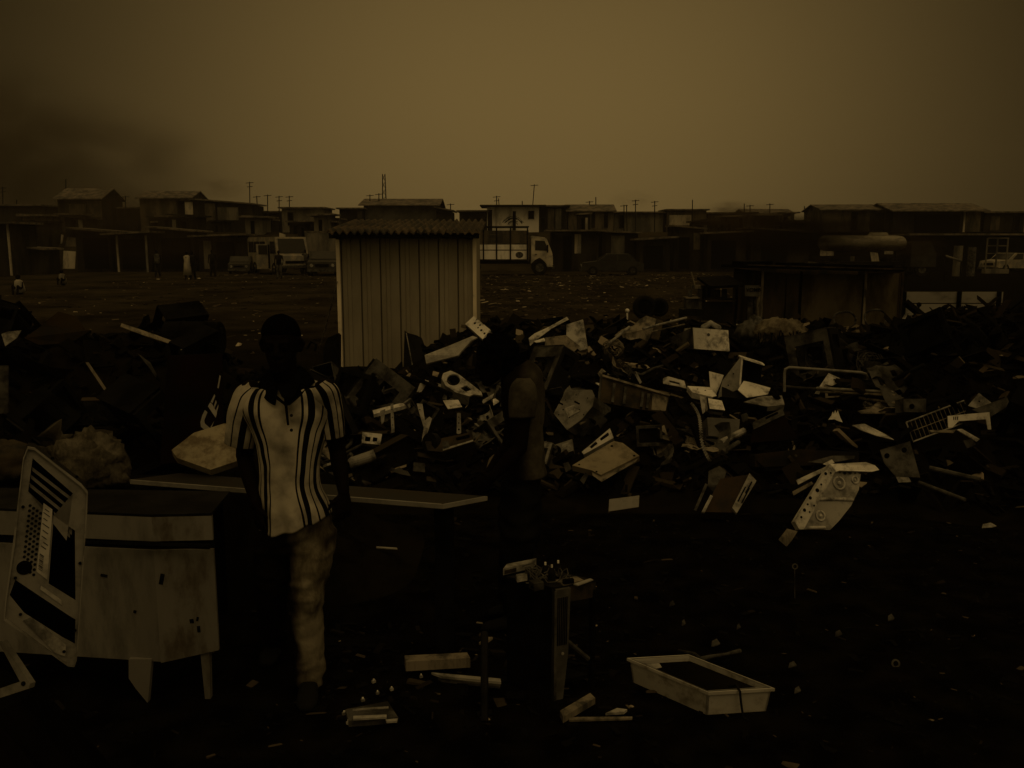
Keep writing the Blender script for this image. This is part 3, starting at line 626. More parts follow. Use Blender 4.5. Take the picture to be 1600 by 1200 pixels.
def shoe(parent, ankle, toe, m):
    a, t = V(ankle), V(toe); d = (t - a); d.z = 0; d.normalize(); sd_ = V((d.y, -d.x, 0)); up = V((0, 0, 1)); mb = MB(); z = t.z
    b0 = V((a.x, a.y, z)) - d * .07
    mb.rings([(b0 + d * u + up * h / 2, sd_ * w_, up * h / 2) for u, w_, h in ((0, .02, .05), (.02, .034, .09), (.08, .04, .11), (.14, .044, .085), (.2, .05, .06), (.25, .046, .045), (.28, .026, .03))], 16)
    return mb.build('shoe', m, parent, smooth=True)
shirtM = bpy.data.materials.new('striped polo cloth'); shirtM.use_nodes = True
nt = shirtM.node_tree; b = nt.nodes['Principled BSDF']; b.inputs['Roughness'].default_value = .9; b.inputs['Specular IOR Level'].default_value = .05
an = nt.nodes.new('ShaderNodeAttribute'); an.attribute_name = 'stripe'; ab = nt.nodes.new('ShaderNodeMath'); ab.operation = 'ABSOLUTE'; nt.links.new(an.outputs['Fac'], ab.inputs[0])
cr = nt.nodes.new('ShaderNodeValToRGB'); cr.color_ramp.interpolation = 'CONSTANT'; e = cr.color_ramp.elements
wh = (.38, .365, .33, 1); bk = (.004, .004, .004, 1)
seq = [(0, wh), (.245, bk), (.275, wh), (.33, bk), (.43, wh), (.535, bk), (.56, wh), (.66, bk), (.78, wh), (.9, bk), (.93, wh)]
e[0].position, e[0].color = seq[0]; e[1].position, e[1].color = seq[1]
for p, c in seq[2:]:
    k = e.new(p); k.color = c
nt.links.new(ab.outputs[0], cr.inputs[0])
tcn = nt.nodes.new('ShaderNodeTexCoord'); nz = nt.nodes.new('ShaderNodeTexNoise'); nz.inputs['Scale'].default_value = 9; nz.inputs['Detail'].default_value = 8; nt.links.new(tcn.outputs['Object'], nz.inputs[0])
mr = nt.nodes.new('ShaderNodeMapRange'); mr.inputs[1].default_value = .42; mr.inputs[2].default_value = .68; mr.inputs[3].default_value = 1.08; mr.inputs[4].default_value = .34; nt.links.new(nz.outputs[0], mr.inputs[0])
mm = nt.nodes.new('ShaderNodeMix'); mm.data_type = 'RGBA'; mm.blend_type = 'MULTIPLY'; mm.inputs[0].default_value = 1; nt.links.new(cr.outputs[0], mm.inputs[6]); nt.links.new(mr.outputs[0], mm.inputs[7]); nt.links.new(mm.outputs[2], b.inputs['Base Color'])
def cloth_rings(name, rr, m, parent, n=48, th=.006, stripes=None, fold=.006, seed=0, fq=9):
    """open tube of cloth through elliptical rings with folds; stripe position follows the ring angle"""
    vs = []; fs = []; st = []
    for i, (c, a, b_) in enumerate(rr):
        c, a, b_ = V(c), V(a), V(b_)
        for k in range(n):
            t = 2 * math.pi * k / n; d = a * math.cos(t) + b_ * math.sin(t); p = c + d
            f = noise.noise(V((p.x * fq, p.y * fq, p.z * fq * .55 + seed))) + .5 * noise.noise(V((p.x * fq * 2.3, p.z * fq * 1.6, seed + 5)))
            vs.append(p + d.normalized() * f * fold)
            st.append(stripes(t, p) if stripes else 0)
    m_ = len(rr)
    for i in range(m_ - 1):
        for k in range(n): fs.append((i * n + k, i * n + (k + 1) % n, (i + 1) * n + (k + 1) % n, (i + 1) * n + k))
    mb = MB(); mb.add(vs, fs); o = mb.build(name, m, parent, smooth=True)
    if stripes:
        at_ = o.data.attributes.new('stripe', 'FLOAT', 'POINT')
        for i, x in enumerate(st): at_.data[i].value = x
    s_ = o.modifiers.new('thickness', 'SOLIDIFY'); s_.thickness = th; s_.offset = -1
    return o
def interp(rr, k):
    """densify rings with smooth interpolation"""
    o_ = []
    for i in range(len(rr) - 1):
        for j in range(k):
            t = j / k; p0, p1, p2, p3 = rr[max(i - 1, 0)], rr[i], rr[i + 1], rr[min(i + 2, len(rr) - 1)]
            o_.append(tuple(.5 * ((2 * V(b_)) + (V(c) - V(a)) * t + (2 * V(a) - 5 * V(b_) + 4 * V(c) - V(d)) * t * t + (3 * V(b_) - V(a) - 3 * V(c) + V(d)) * t ** 3) for a, b_, c, d in zip(p0, p1, p2, p3)))
    o_.append(tuple(V(x) for x in rr[-1])); return o_
# --- the walking man, facing the camera
Y1 = 3.98
def man_front():
    A = lambda px, py, dy=0.0: at(px, py, Y1 + dy)
    gz = 0.0; root = thing('person', 'young man in a striped polo shirt and faded jeans walking towards us', 'person', (A(455, 700).x, Y1, 0))
    fw = V((.04, -1, 0)); mb = MB()
    chin = A(442, 578, -.0); P = head_into(mb, chin, fw, 1.04, .10)
    mb.limb([A(450, 615, .07), A(446, 585, .055), A(444, 560, .04)], [.062, .056, .055])
    # torso
    mb.rings(interp([(A(452, 600, .07), (.06, 0, 0), (0, .06, 0)), (A(450, 612, .07), (.13, 0, 0), (0, .085, 0)), (A(450, 640, .06), (.175, 0, 0), (0, .11, 0)), (A(451, 690, .05), (.138, 0, 0), (0, .115, 0)), (A(454, 750, .05), (.118, 0, 0), (0, .105, 0)), (A(458, 810, .06), (.138, 0, 0), (0, .11, 0)), (A(458, 840, .07), (.15, 0, 0), (0, .11, 0))], 3), 24)
    shL, shR = A(392, 612, .06), A(508, 610, .06)
    elL, elR = A(382, 712, .10), A(527, 702, .12); wrL, wrR = A(401, 788, -.04), A(537, 768, .02)
    for s_, e_, w_ in ((shL, elL, wrL), (shR, elR, wrR)):
        mb.limb([s_, (s_ + e_) / 2, e_, e_ + (w_ - e_) * .35, w_], [.056, .048, .040, .040, .027])
    hand_into(mb, wrL, A(408, 830, -.06) - wrL, V((.75, -.65, 0)), V((.6, .75, 0)), .55)
    hand_into(mb, wrR, A(537, 815, -.01) - wrR, V((-.75, -.65, 0)), V((-.6, .75, 0)), .55)
    # legs: his left (image right) carries the weight, his right trails
    hL, kL, aL = A(488, 832, .07), A(478, 935, -.03), A(483, 1048, .0); hR, kR, aR = A(430, 832, .08), A(424, 935, .16), A(432, 1012, .42)
    aL.z = max(aL.z, .09); aR.z = .14
    for h_, k_, a_ in ((hL, kL, aL), (hR, kR, aR)): mb.limb([h_, (h_ + k_) / 2, k_, k_ + (a_ - k_) * .3, a_], [.085, .075, .056, .056, .036])
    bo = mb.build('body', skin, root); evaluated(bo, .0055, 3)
    # hair
    hm = MB(); rt, f = frame(fw)
    hp = [(.135, .079, -.060, .101), (.16, .081, -.088, .106), (.185, .077, -.09, .102), (.21, .064, -.07, .085), (.23, .042, -.042, .056), (.243, .013, -.012, .018)]
    hm.rings(interp([(P(0, (a + b_) / 2, z), rt * rx * 1.04, f * -(b_ - a) / 2 * 1.04) for z, rx, a, b_ in hp], 4), 40)
    ho = hm.build('hair', hairm, root, smooth=True); displace(ho, lambda p, n: .004 * noise.noise(p * 90))
    # trousers
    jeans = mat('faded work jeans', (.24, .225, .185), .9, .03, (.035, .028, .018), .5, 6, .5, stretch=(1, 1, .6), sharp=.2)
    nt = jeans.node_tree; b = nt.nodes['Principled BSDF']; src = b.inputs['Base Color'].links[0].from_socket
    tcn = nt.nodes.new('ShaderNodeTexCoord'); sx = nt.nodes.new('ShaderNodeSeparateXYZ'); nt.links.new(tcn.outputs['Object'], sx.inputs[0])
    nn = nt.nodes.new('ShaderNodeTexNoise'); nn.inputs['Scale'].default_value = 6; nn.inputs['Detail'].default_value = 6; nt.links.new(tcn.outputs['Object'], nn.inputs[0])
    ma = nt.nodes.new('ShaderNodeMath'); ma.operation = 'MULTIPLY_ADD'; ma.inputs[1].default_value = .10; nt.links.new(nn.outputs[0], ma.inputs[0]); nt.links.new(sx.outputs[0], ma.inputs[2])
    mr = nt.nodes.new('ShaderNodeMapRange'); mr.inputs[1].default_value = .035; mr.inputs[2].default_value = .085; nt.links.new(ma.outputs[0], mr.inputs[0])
    mx = nt.nodes.new('ShaderNodeMix'); mx.data_type = 'RGBA'; nt.links.new(mr.outputs[0], mx.inputs[0]); mx.inputs[6].default_value = (.008, .006, .004, 1); nt.links.new(src, mx.inputs[7]); nt.links.new(mx.outputs[2], b.inputs['Base Color'])  # shade on the trailing leg, painted into the jeans colour
    tm = MB()
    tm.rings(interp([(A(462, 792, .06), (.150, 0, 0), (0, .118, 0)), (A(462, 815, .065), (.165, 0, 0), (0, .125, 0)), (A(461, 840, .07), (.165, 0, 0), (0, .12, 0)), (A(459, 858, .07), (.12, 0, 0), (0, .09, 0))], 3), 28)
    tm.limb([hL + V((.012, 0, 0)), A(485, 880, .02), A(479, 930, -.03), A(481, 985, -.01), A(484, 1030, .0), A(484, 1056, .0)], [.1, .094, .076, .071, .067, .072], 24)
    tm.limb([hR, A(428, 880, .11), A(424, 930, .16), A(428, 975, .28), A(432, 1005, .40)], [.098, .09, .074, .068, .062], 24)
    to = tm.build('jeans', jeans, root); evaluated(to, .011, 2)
    def wr(p, n):
        f = 1 - 2.6 * abs(noise.noise(V((p.x * 7 + p.z * 5, p.y * 7, p.z * 17 - p.x * 6))))
        k = 1.2 if p.z > .66 or p.z < .18 or abs(p.z - .5) < .07 else .45
        return .0075 * f * k + .006 * noise.noise(p * 12)
    displace(to, wr)
    for a_, t_ in ((aL, A(478, 1090, -.19)), (aR, aR + V((-.0, -.17, -.1)))):
        t_ = V(t_); t_.z = .0 if a_ is aL else .01
        shoe(root, a_, t_, rubber)
    # shirt body: ring angle 0 = person's left in the image right, -90 deg = front
    def stp(t, p):
        u = (math.degrees(t) - 270 + 540) % 360 - 180      # 0 at the front
        return u / 100.0
    X = lambda h: V((h, 0, 0))
    rr = [(A(449, 588, .06), X(.070), (0, .068, 0)), (A(449, 594, .06), X(.105), (0, .080, 0)), (A(449, 602, .06), X(.168), (0, .098, 0)), (A(449, 616, .06), X(.205), (0, .118, 0)), (A(450, 640, .055), X(.212), (0, .138, 0)), (A(452, 675, .05), X(.164), (0, .142, 0)), (A(453, 715, .045), X(.138), (0, .140, 0)), (A(453, 752, .045), X(.130), (0, .138, 0)), (A(458, 782, .05), X(.147), (0, .15, 0)), (A(461, 812, .055), X(.166), (0, .155, 0))]
    so_ = cloth_rings('striped_shirt', interp(rr, 7), shirtM, root, 96, .004, stp, .011, 2, 8)
    # uneven hem: longer at the image left, caught up on the right
    bs = WL[so_]
    for v in so_.data.vertices:
        p = v.co + bs
        k = sstep(A(0, 770).z, A(0, 812).z, p.z); lo = sstep(A(440, 0, 0).x - .12, A(500, 0, 0).x, p.x)
        v.co.z += k * (-.03 + .065 * lo); nk = sstep(A(0, 609).z, A(0, 590).z, p.z) * sstep(.03, -.06, p.y - (Y1 + .06)); v.co.z -= .075 * nk
        f_ = k * .022 * math.sin(p.x * 62 + 2 * noise.noise(p * 6)); v.co.y -= f_ * (1 if p.y < Y1 + .05 else -1)
    # sleeves
    def sleeve(pts, name, seed):
        r2 = []
        for i, (c, ra, rb) in enumerate(pts):
            d = (V(pts[min(i + 1, len(pts) - 1)][0]) - V(pts[max(i - 1, 0)][0])).normalized(); bx = V((0, 1, 0)); ax = bx.cross(d).normalized()
            r2.append((c, ax * ra, bx * rb))
        def st2(t, p):
            u = (math.degrees(t) - 270 + 540) % 360 - 180
            return .50 + (u + 60) / 190.0
        return cloth_rings(name, interp(r2, 6), shirtM, root, 40, .004, st2, .008, seed, 10)
    sleeve([(A(404, 606, .06), .052, .07), (A(393, 620, .06), .078, .088), (A(383, 650, .065), .076, .085), (A(377, 680, .075), .072, .08), (A(375, 694, .08), .071, .078)], 'shirt_sleeve', 3)
    sleeve([(A(496, 602, .06), .052, .07), (A(505, 615, .06), .072, .088), (A(513, 640, .07), .062, .08), (A(518, 668, .08), .056, .076), (A(520, 682, .085), .055, .074)], 'shirt_sleeve', 7)
    # dark collar with open neck, placket and buttons
    collarM = mat('black knit collar', .0035, .95, 0)
    cm = MB(); n = 48; vs = []; fs = []; c = A(448, 588, .055)
    prof = ((.034, .060, .058), (.040, .066, .064), (.018, .088, .082), (-.012, .112, .098), (-.030, .122, .108))
    for i, (dz, ra, rb) in enumerate(prof):
        for j in range(n + 1):
            t = R(-90 + 9) + R(342) * j / n; fr = max(0, math.cos(t + R(90))) ** 2
            vs.append(c + V((math.cos(t) * ra, math.sin(t) * rb - .035 * fr, dz - .062 * fr - (.02 * fr if i > 2 else 0))))
    for i in range(len(prof) - 1):
        for j in range(n): fs.append((i * (n + 1) + j, i * (n + 1) + j + 1, (i + 1) * (n + 1) + j + 1, (i + 1) * (n + 1) + j))
    cm.add(vs, fs); cl = cm.build('collar', collarM, root, smooth=True); sdm = cl.modifiers.new('thickness', 'SOLIDIFY'); sdm.thickness = .005
    vm = MB(); yv = -.128
    vm.slab([[A(419, 606, -.075), A(449, 632, yv + .005), A(452, 664, yv), A(449, 664, yv), A(445, 633, yv + .005), A(430, 622, -.10)]], V((0, -.006, 0)))
    vm.slab([[A(479, 606, -.075), A(472, 617, -.10), A(453, 633, yv + .005), A(448, 633, yv + .005)]], V((0, -.006, 0))); vm.slab([[A(431, 600, -.06), A(468, 600, -.06), A(460, 620, -.118), A(450, 628, yv + .01), A(440, 620, -.118)]], V((0, .02, 0)))
    vm.build('placket', collarM, root)
    for py in (649, 672): q = MB(); q.disc(A(455.5, py, yv - .006), (0, -1, 0), .007, .004, 12); q.build('button', blackp, root)
man_front()
# --- the second man, seen from his left, head bent over the appliance
Y2 = 4.75
def man_side():
    A = lambda px, py, dy=0.0: at(px, py, Y2 + dy)
    root = thing('person', 'man in a pale brown T-shirt and dark trousers standing in profile with bushy hair', 'person', (A(812, 800).x, Y2, 0))
    fw = V((-1, -.12, 0)); mb = MB()
    P = head_into(mb, A(783, 596), fw, 1.0, .28)
    mb.limb([A(812, 596, .0), A(800, 580, 0), A(793, 565, 0)], [.06, .055, .055])
    mb.rings(interp([(A(814, 585), (.04, 0, 0), (0, .06, 0)), (A(815, 598), (.075, 0, 0), (0, .15, 0)), (A(816, 640), (.092, 0, 0), (0, .165, 0)), (A(819, 700), (.078, 0, 0), (0, .145, 0)), (A(816, 760), (.085, 0, 0), (0, .145, 0)), (A(812, 800), (.10, 0, 0), (0, .16, 0)), (A(812, 830), (.1, 0, 0), (0, .15, 0))], 3), 24)
    s1, e1, w1 = A(818, 606, -.17), A(812, 700, -.22), A(770, 745, -.24); s2, e2, w2 = A(815, 606, .17), A(795, 695, .22), A(758, 750, .12)
    for s_, e_, w_ in ((s1, e1, w1), (s2, e2, w2)): mb.limb([s_, (s_ + e_) / 2, e_, e_ + (w_ - e_) * .35, w_], [.056, .048, .04, .04, .027])
    hand_into(mb, w1, V((-.8, .1, -.6)), V((-.5, 0, .85)), V((0, 1, .0)), .6); hand_into(mb, w2, V((-.8, -.1, -.6)), V((-.5, 0, .85)), V((0, -1, .0)), .6)
    legs = []
    for dy, kx, ax in ((-.1, 800, 812), (.1, 796, 820)):
        h_, k_ = A(812, 832, dy), A(kx, 930, dy); a_ = A(ax, 1000, dy); a_.z = .09; legs.append((h_, k_, a_)); mb.limb([h_, (h_ + k_) / 2, k_, k_ + (a_ - k_) * .3, a_], [.085, .076, .056, .055, .036])
        t_ = a_ + V((-.2, 0, 0)); t_.z = 0; shoe(root, a_, t_, rubber)
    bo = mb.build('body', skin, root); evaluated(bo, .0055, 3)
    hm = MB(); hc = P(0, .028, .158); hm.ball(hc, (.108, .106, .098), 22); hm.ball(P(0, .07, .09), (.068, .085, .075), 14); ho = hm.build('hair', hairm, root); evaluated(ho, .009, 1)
    displace(ho, lambda p, n: .022 * noise.noise(p * 22) + .014 * noise.noise(p * 55))
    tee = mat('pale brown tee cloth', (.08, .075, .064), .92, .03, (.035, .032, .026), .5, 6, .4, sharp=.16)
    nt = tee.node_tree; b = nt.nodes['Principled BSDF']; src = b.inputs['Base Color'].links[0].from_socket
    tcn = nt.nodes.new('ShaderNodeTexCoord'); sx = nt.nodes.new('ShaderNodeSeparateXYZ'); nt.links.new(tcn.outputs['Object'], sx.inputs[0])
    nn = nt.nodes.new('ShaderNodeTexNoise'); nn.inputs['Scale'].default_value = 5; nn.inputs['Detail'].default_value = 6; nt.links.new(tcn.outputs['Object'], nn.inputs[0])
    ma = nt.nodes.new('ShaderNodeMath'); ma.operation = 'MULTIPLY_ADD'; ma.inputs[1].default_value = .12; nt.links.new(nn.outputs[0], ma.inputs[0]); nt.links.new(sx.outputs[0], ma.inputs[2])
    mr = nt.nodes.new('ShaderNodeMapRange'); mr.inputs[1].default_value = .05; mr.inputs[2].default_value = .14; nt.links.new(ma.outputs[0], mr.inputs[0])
    mx = nt.nodes.new('ShaderNodeMix'); mx.data_type = 'RGBA'; nt.links.new(mr.outputs[0], mx.inputs[0]); mx.inputs[6].default_value = (.006, .0045, .003, 1); nt.links.new(src, mx.inputs[7]); nt.links.new(mx.outputs[2], b.inputs['Base Color'])  # front of the tee darkened: its shaded side is painted into the cloth
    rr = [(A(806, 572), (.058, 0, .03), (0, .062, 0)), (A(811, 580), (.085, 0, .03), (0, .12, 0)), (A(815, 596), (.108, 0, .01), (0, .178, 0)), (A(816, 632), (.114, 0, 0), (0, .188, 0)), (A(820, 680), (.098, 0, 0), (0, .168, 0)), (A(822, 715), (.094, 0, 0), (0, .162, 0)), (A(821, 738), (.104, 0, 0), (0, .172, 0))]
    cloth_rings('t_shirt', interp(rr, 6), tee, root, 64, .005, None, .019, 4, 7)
    tee2 = mat('pale brown tee sleeve', (.08, .075, .064), .92, .03, (.035, .032, .026), .45, 8, .4, sharp=.16)  # same cloth for the sleeves, without the painted shade
    for s_, e_ in ((s1, e1), (s2, e2)):
        r2 = []; d = (e_ - s_).normalized(); up = V((1, 0, 0)); sy = d.cross(up).normalized()
        for t, ra in ((-.16, .035), (.0, .07), (.25, .076), (.50, .068)): r2.append((s_ + (e_ - s_) * t, up * ra, sy * ra))
        cloth_rings('sleeve', interp(r2, 5), tee2, root, 36, .005, None, .008, 6, 10)
    tm = MB(); tm.rings(interp([(A(818, 725), (.09, 0, 0), (0, .15, 0)), (A(812, 790), (.118, 0, 0), (0, .172, 0)), (A(812, 840), (.112, 0, 0), (0, .17, 0)), (A(812, 856), (.08, 0, 0), (0, .12, 0))], 3), 28)
    for h_, k_, a_ in legs: tm.limb([h_, (h_ + k_) / 2, k_, (k_ + a_) / 2, a_], [.098, .09, .074, .068, .066], 22)
    to = tm.build('trousers', mat('dark work trousers', .008, .9, .02, .004, .5, 5), root); evaluated(to, .012, 2); displace(to, lambda p, n: .005 * math.sin(p.z * 60 + 4 * noise.noise(p * 7)))
man_side()
# --- people far off on the field
def far_person(px, py, Y, h, label, top, low, dress=False, sit=False, group=None):
    p = at(px, py, Y); p.z = G(p.x, p.y); root = thing('person', label, 'person', p, group); k = h / 1.72; mb = MB()
    Q = lambda x, y, z: p + V((x, y, z)) * k
    if sit:
        mb.limb([Q(0, .1, .12), Q(0, .05, .35), Q(0, 0, .6)], [.15 * k, .14 * k, .1 * k], 10); mb.limb([Q(.1, .05, .14), Q(.12, -.3, .4), Q(.1, -.35, .05)], [.08 * k, .07 * k, .05 * k], 8); mb.limb([Q(-.1, .05, .14), Q(-.12, -.3, .4), Q(-.1, -.35, .05)], [.08 * k, .07 * k, .05 * k], 8)
        mb.ball(Q(0, -.03, .8), .11 * k, 8)
        for s_ in (-1, 1): mb.limb([Q(.16 * s_, 0, .55), Q(.22 * s_, -.1, .32), Q(.1 * s_, -.3, .3)], [.05 * k, .04 * k, .03 * k], 8)
    else:
        for s_ in (-1, 1):
            mb.limb([Q(.09 * s_, 0, .85), Q(.1 * s_, -.03 * s_, .45), Q(.1 * s_, .1 * s_, .06)], [.085 * k, .06 * k, .04 * k], 8); mb.limb([Q(.2 * s_, 0, 1.38), Q(.25 * s_, .02, 1.1), Q(.24 * s_, -.06, .85)], [.05 * k, .04 * k, .035 * k], 8)
            mb.limb([Q(.1 * s_, .1 * s_, .04), Q(.1 * s_, .1 * s_ - .16, .03)], [.04 * k, .03 * k], 8)
        mb.limb([Q(0, 0, .9), Q(0, 0, 1.15), Q(0, 0, 1.34), Q(0, 0, 1.46)], [.13 * k, .12 * k, .15 * k, .06 * k], 10); mb.ball(Q(0, -.01, 1.6), (.085 * k, .1 * k, .115 * k), 8)
    bo = mb.build('body', skin, root); evaluated(bo, .03 * k, 1)
    q = MB()
    if sit: q.rings([(Q(0, .05, .1), (.25 * k, 0, 0), (0, .3 * k, 0)), (Q(0, .03, .35), (.22 * k, 0, 0), (0, .22 * k, 0)), (Q(0, 0, .62), (.17 * k, 0, 0), (0, .13 * k, 0)), (Q(0, 0, .68), (.07 * k, 0, 0), (0, .07 * k, 0))], 16); q.build('shirt', top, root, smooth=True)
    elif dress: q.rings([(Q(0, 0, .3), (.24 * k, 0, 0), (0, .2 * k, 0)), (Q(0, 0, .95), (.19 * k, 0, 0), (0, .15 * k, 0)), (Q(0, 0, 1.1), (.16 * k, 0, 0), (0, .13 * k, 0)), (Q(0, 0, 1.38), (.2 * k, 0, 0), (0, .14 * k, 0)), (Q(0, 0, 1.46), (.08 * k, 0, 0), (0, .07 * k, 0))], 16); q.build('dress', top, root, smooth=True)
    else:
        q.rings([(Q(0, 0, .85), (.17 * k, 0, 0), (0, .14 * k, 0)), (Q(0, 0, 1.1), (.16 * k, 0, 0), (0, .13 * k, 0)), (Q(0, 0, 1.38), (.2 * k, 0, 0), (0, .14 * k, 0)), (Q(0, 0, 1.46), (.08 * k, 0, 0), (0, .07 * k, 0))], 16); q.build('shirt', top, root, smooth=True)
        q = MB()
        for s_ in (-1, 1): q.limb([Q(.09 * s_, 0, .85), Q(.1 * s_, -.03 * s_, .45), Q(.1 * s_, .1 * s_, .12)], [.11 * k, .08 * k, .065 * k], 8)
        q.build('trousers', low, root, smooth=True)
far_person(294, 441, 52, 1.7, 'woman in a long pale dress standing in the open field', wallC, None, True)
far_person(302, 440, 52.6, 1.7, 'dark-clothed person standing just right of the woman in the pale dress', blackp, blackp)
far_person(247, 436, 56, 1.7, 'person in dull clothes standing before the left workshops', dim, blackp)
far_person(333, 434, 57, 1.7, 'dim person between the pale dress and the minibus', blackp, blackp)
far_person(437, 440, 54, 1.7, 'person in dark trousers standing in front of the minibus', blackp, dim)
far_person(30, 454, 40, 1.7, 'person in white sitting on the ground at the left of the field', wallC, None, sit=True)
far_person(98, 447, 46, 1.5, 'person in pale cloth crouching right of the seated white figure', wallD, None, sit=True)
far_person(478, 424, 60.5, 1.7, 'person standing at the right front corner of the minibus', dim, blackp)
# ------------------------------------------------------------------ foreground
# dark board on trestles behind the walking man
def bench():
    z = .85; n0, n1, n2, n3 = onz(205, 749, z), onz(690, 787, z), onz(747, 777, z), onz(232, 742, z)
    n3 = n0 + (n2 - n1) * 1.2; n2 = n1 + (n2 - n1) * 1.2
    root = thing('workbench', 'long dark tabletop with a pale metal front edge behind the walking man', 'table', ((n0.x + n1.x) / 2, (n0.y + n2.y) / 2, 0))
    q = MB(); q.slab([[n0, n1, n2, n3]], V((0, 0, -.03))); q.build('tabletop', mat('dark tabletop', (.03, .025, .019), .6, .1, .025, .5, 3), root)
    q = MB(); d = (n1 - n0).normalized(); o = V((d.y, -d.x, 0)) * .012
    q.slab([[n0 + o, n1 + o, n1, n0]], V((0, 0, -.022))); q.slab([[n1 + o, n1 + o + d * .012, n2 + d * .012, n2]], V((0, 0, -.022))); q.build('edge_trim', mat('pale edge trim', .24, .45, .3, .15, .4, 9), root)
    for t in (.06, .94):
        c = n0 + (n1 - n0) * t + (n3 - n0) * .5
        q = MB(); q.box((c.x, c.y + .03, .41), (.09, .12, .82)); q.build('leg', black, root)
bench()
# white stove cabinet with corner legs and a black band
def stove():
    yb = 3.87; A = lambda px, py, Y: at(px, py, Y)
    root = thing('stove_cabinet', 'dirty white enamel cabinet on legs with a black band below its top', 'cabinet', (A(180, 900, yb).x, yb + .3, 0))
    z0 = .0; L0, C, R0 = A(-150, 812, yb + .16), A(237, 812, yb), A(331, 812, yb + .02)
    zt = A(237, 808, yb).z; zb1 = A(237, 846, yb).z; zb0 = A(237, 860, yb).z; zl = A(200, 1034, yb).z
    def face(P, Q, name, m, z1, z2, off=0, ext=None):
        q = MB(); d = (Q - P); d.z = 0; nn = V((d.y, -d.x, 0)).normalized()
        pts = [V((P.x, P.y, z1)), V((Q.x, Q.y, z1 if ext is None else ext)), V((Q.x, Q.y, z2)), V((P.x, P.y, z2))]
        pts = [p + nn * off for p in pts]; q.slab([pts], -nn * .02); return q.build(name, m, root)
    en = mat('streaky white enamel', .17, .55, .2, .08, .38, 5, .1, stretch=(1, 1, .3)); en2 = mat('rust-streaked enamel', .16, .6, .2, (.075, .064, .05), .36, 7, .1, stretch=(1.2, 1.2, .5))
    face(L0, C, 'front_panel', en, zl, zb0); face(C, R0, 'side_panel', en2, A(237, 1036, yb).z, zb0, 0, A(310, 1019, yb).z)
    face(L0, C, 'upper_panel', en, zb1, zt); face(C, R0, 'upper_panel', en2, zb1, zt)
    face(L0, C, 'band', black, zb0, zb1, -.012); face(C, R0, 'band', black, zb0, zb1, -.012)
    q = MB()
    q.slab([[A(201, 1030, yb - .003), A(201, 1060, yb - .003), A(212, 1076, yb - .003), A(231, 1099, yb - .003), A(237, 1030, yb - .003)]], V((0, .03, 0))); q.build('leg', en, root)
    for px, Y in ((319, yb + .03), (-140, yb + .2)):
        c = A(px, 1000, Y); q = MB(); q.slab([[(c.x - .022, c.y, zl + .05), (c.x + .022, c.y, zl + .05), (c.x + .014, c.y, 0), (c.x - .012, c.y, 0)]], V((0, .03, 0))); q.build('leg', en2, root)
    # worktop and dark carcass behind the enamel
    q = MB(); q.slab([[(L0.x, L0.y - .0, zt), (C.x, C.y - .0, zt), (R0.x, R0.y - .0, zt), (R0.x - .03, R0.y + .36, zt), (L0.x, L0.y + .3, zt)]], V((0, 0, .012))); q.build('worktop', blackp, root)
    q = MB(); q.slab([[(L0.x + .03, L0.y + .03, zl + .1), (C.x - .02, C.y + .04, zl + .1), (R0.x - .04, R0.y + .04, zl + .1), (R0.x - .06, R0.y + .34, zl + .1), (L0.x + .03, L0.y + .28, zl + .1)]], V((0, 0, zt - zl - .12))); q.build('carcass', void, root)
    # black rail sticking out to the right, rust spots and a cut slot
    q = MB(); q.tube([A(130, 848, yb - .035), A(328, 854, yb - .03)], .012, 6); q.build('rail', black, root)
    for px, py, w_, h_ in ((253, 905, .018, .05), (163, 903, .03, .012), (211, 957, .012, .012), (300, 972, .018, .02), (311, 985, .014, .03), (214, 1078, .014, .014), (309, 969, .01, .02)):
        c = A(px, py, yb); yy = yb + (.16 * (237 - px) / 387 if px < 237 else .02 * (px - 237) / 94)
        q = MB(); q.box((A(px, py, yy).x, yy - .002, c.z), (w_, .004, h_), Matrix.Rotation(random.uniform(-.3, .3), 3, 'Y')); q.build('rust_hole', black, root)
stove()
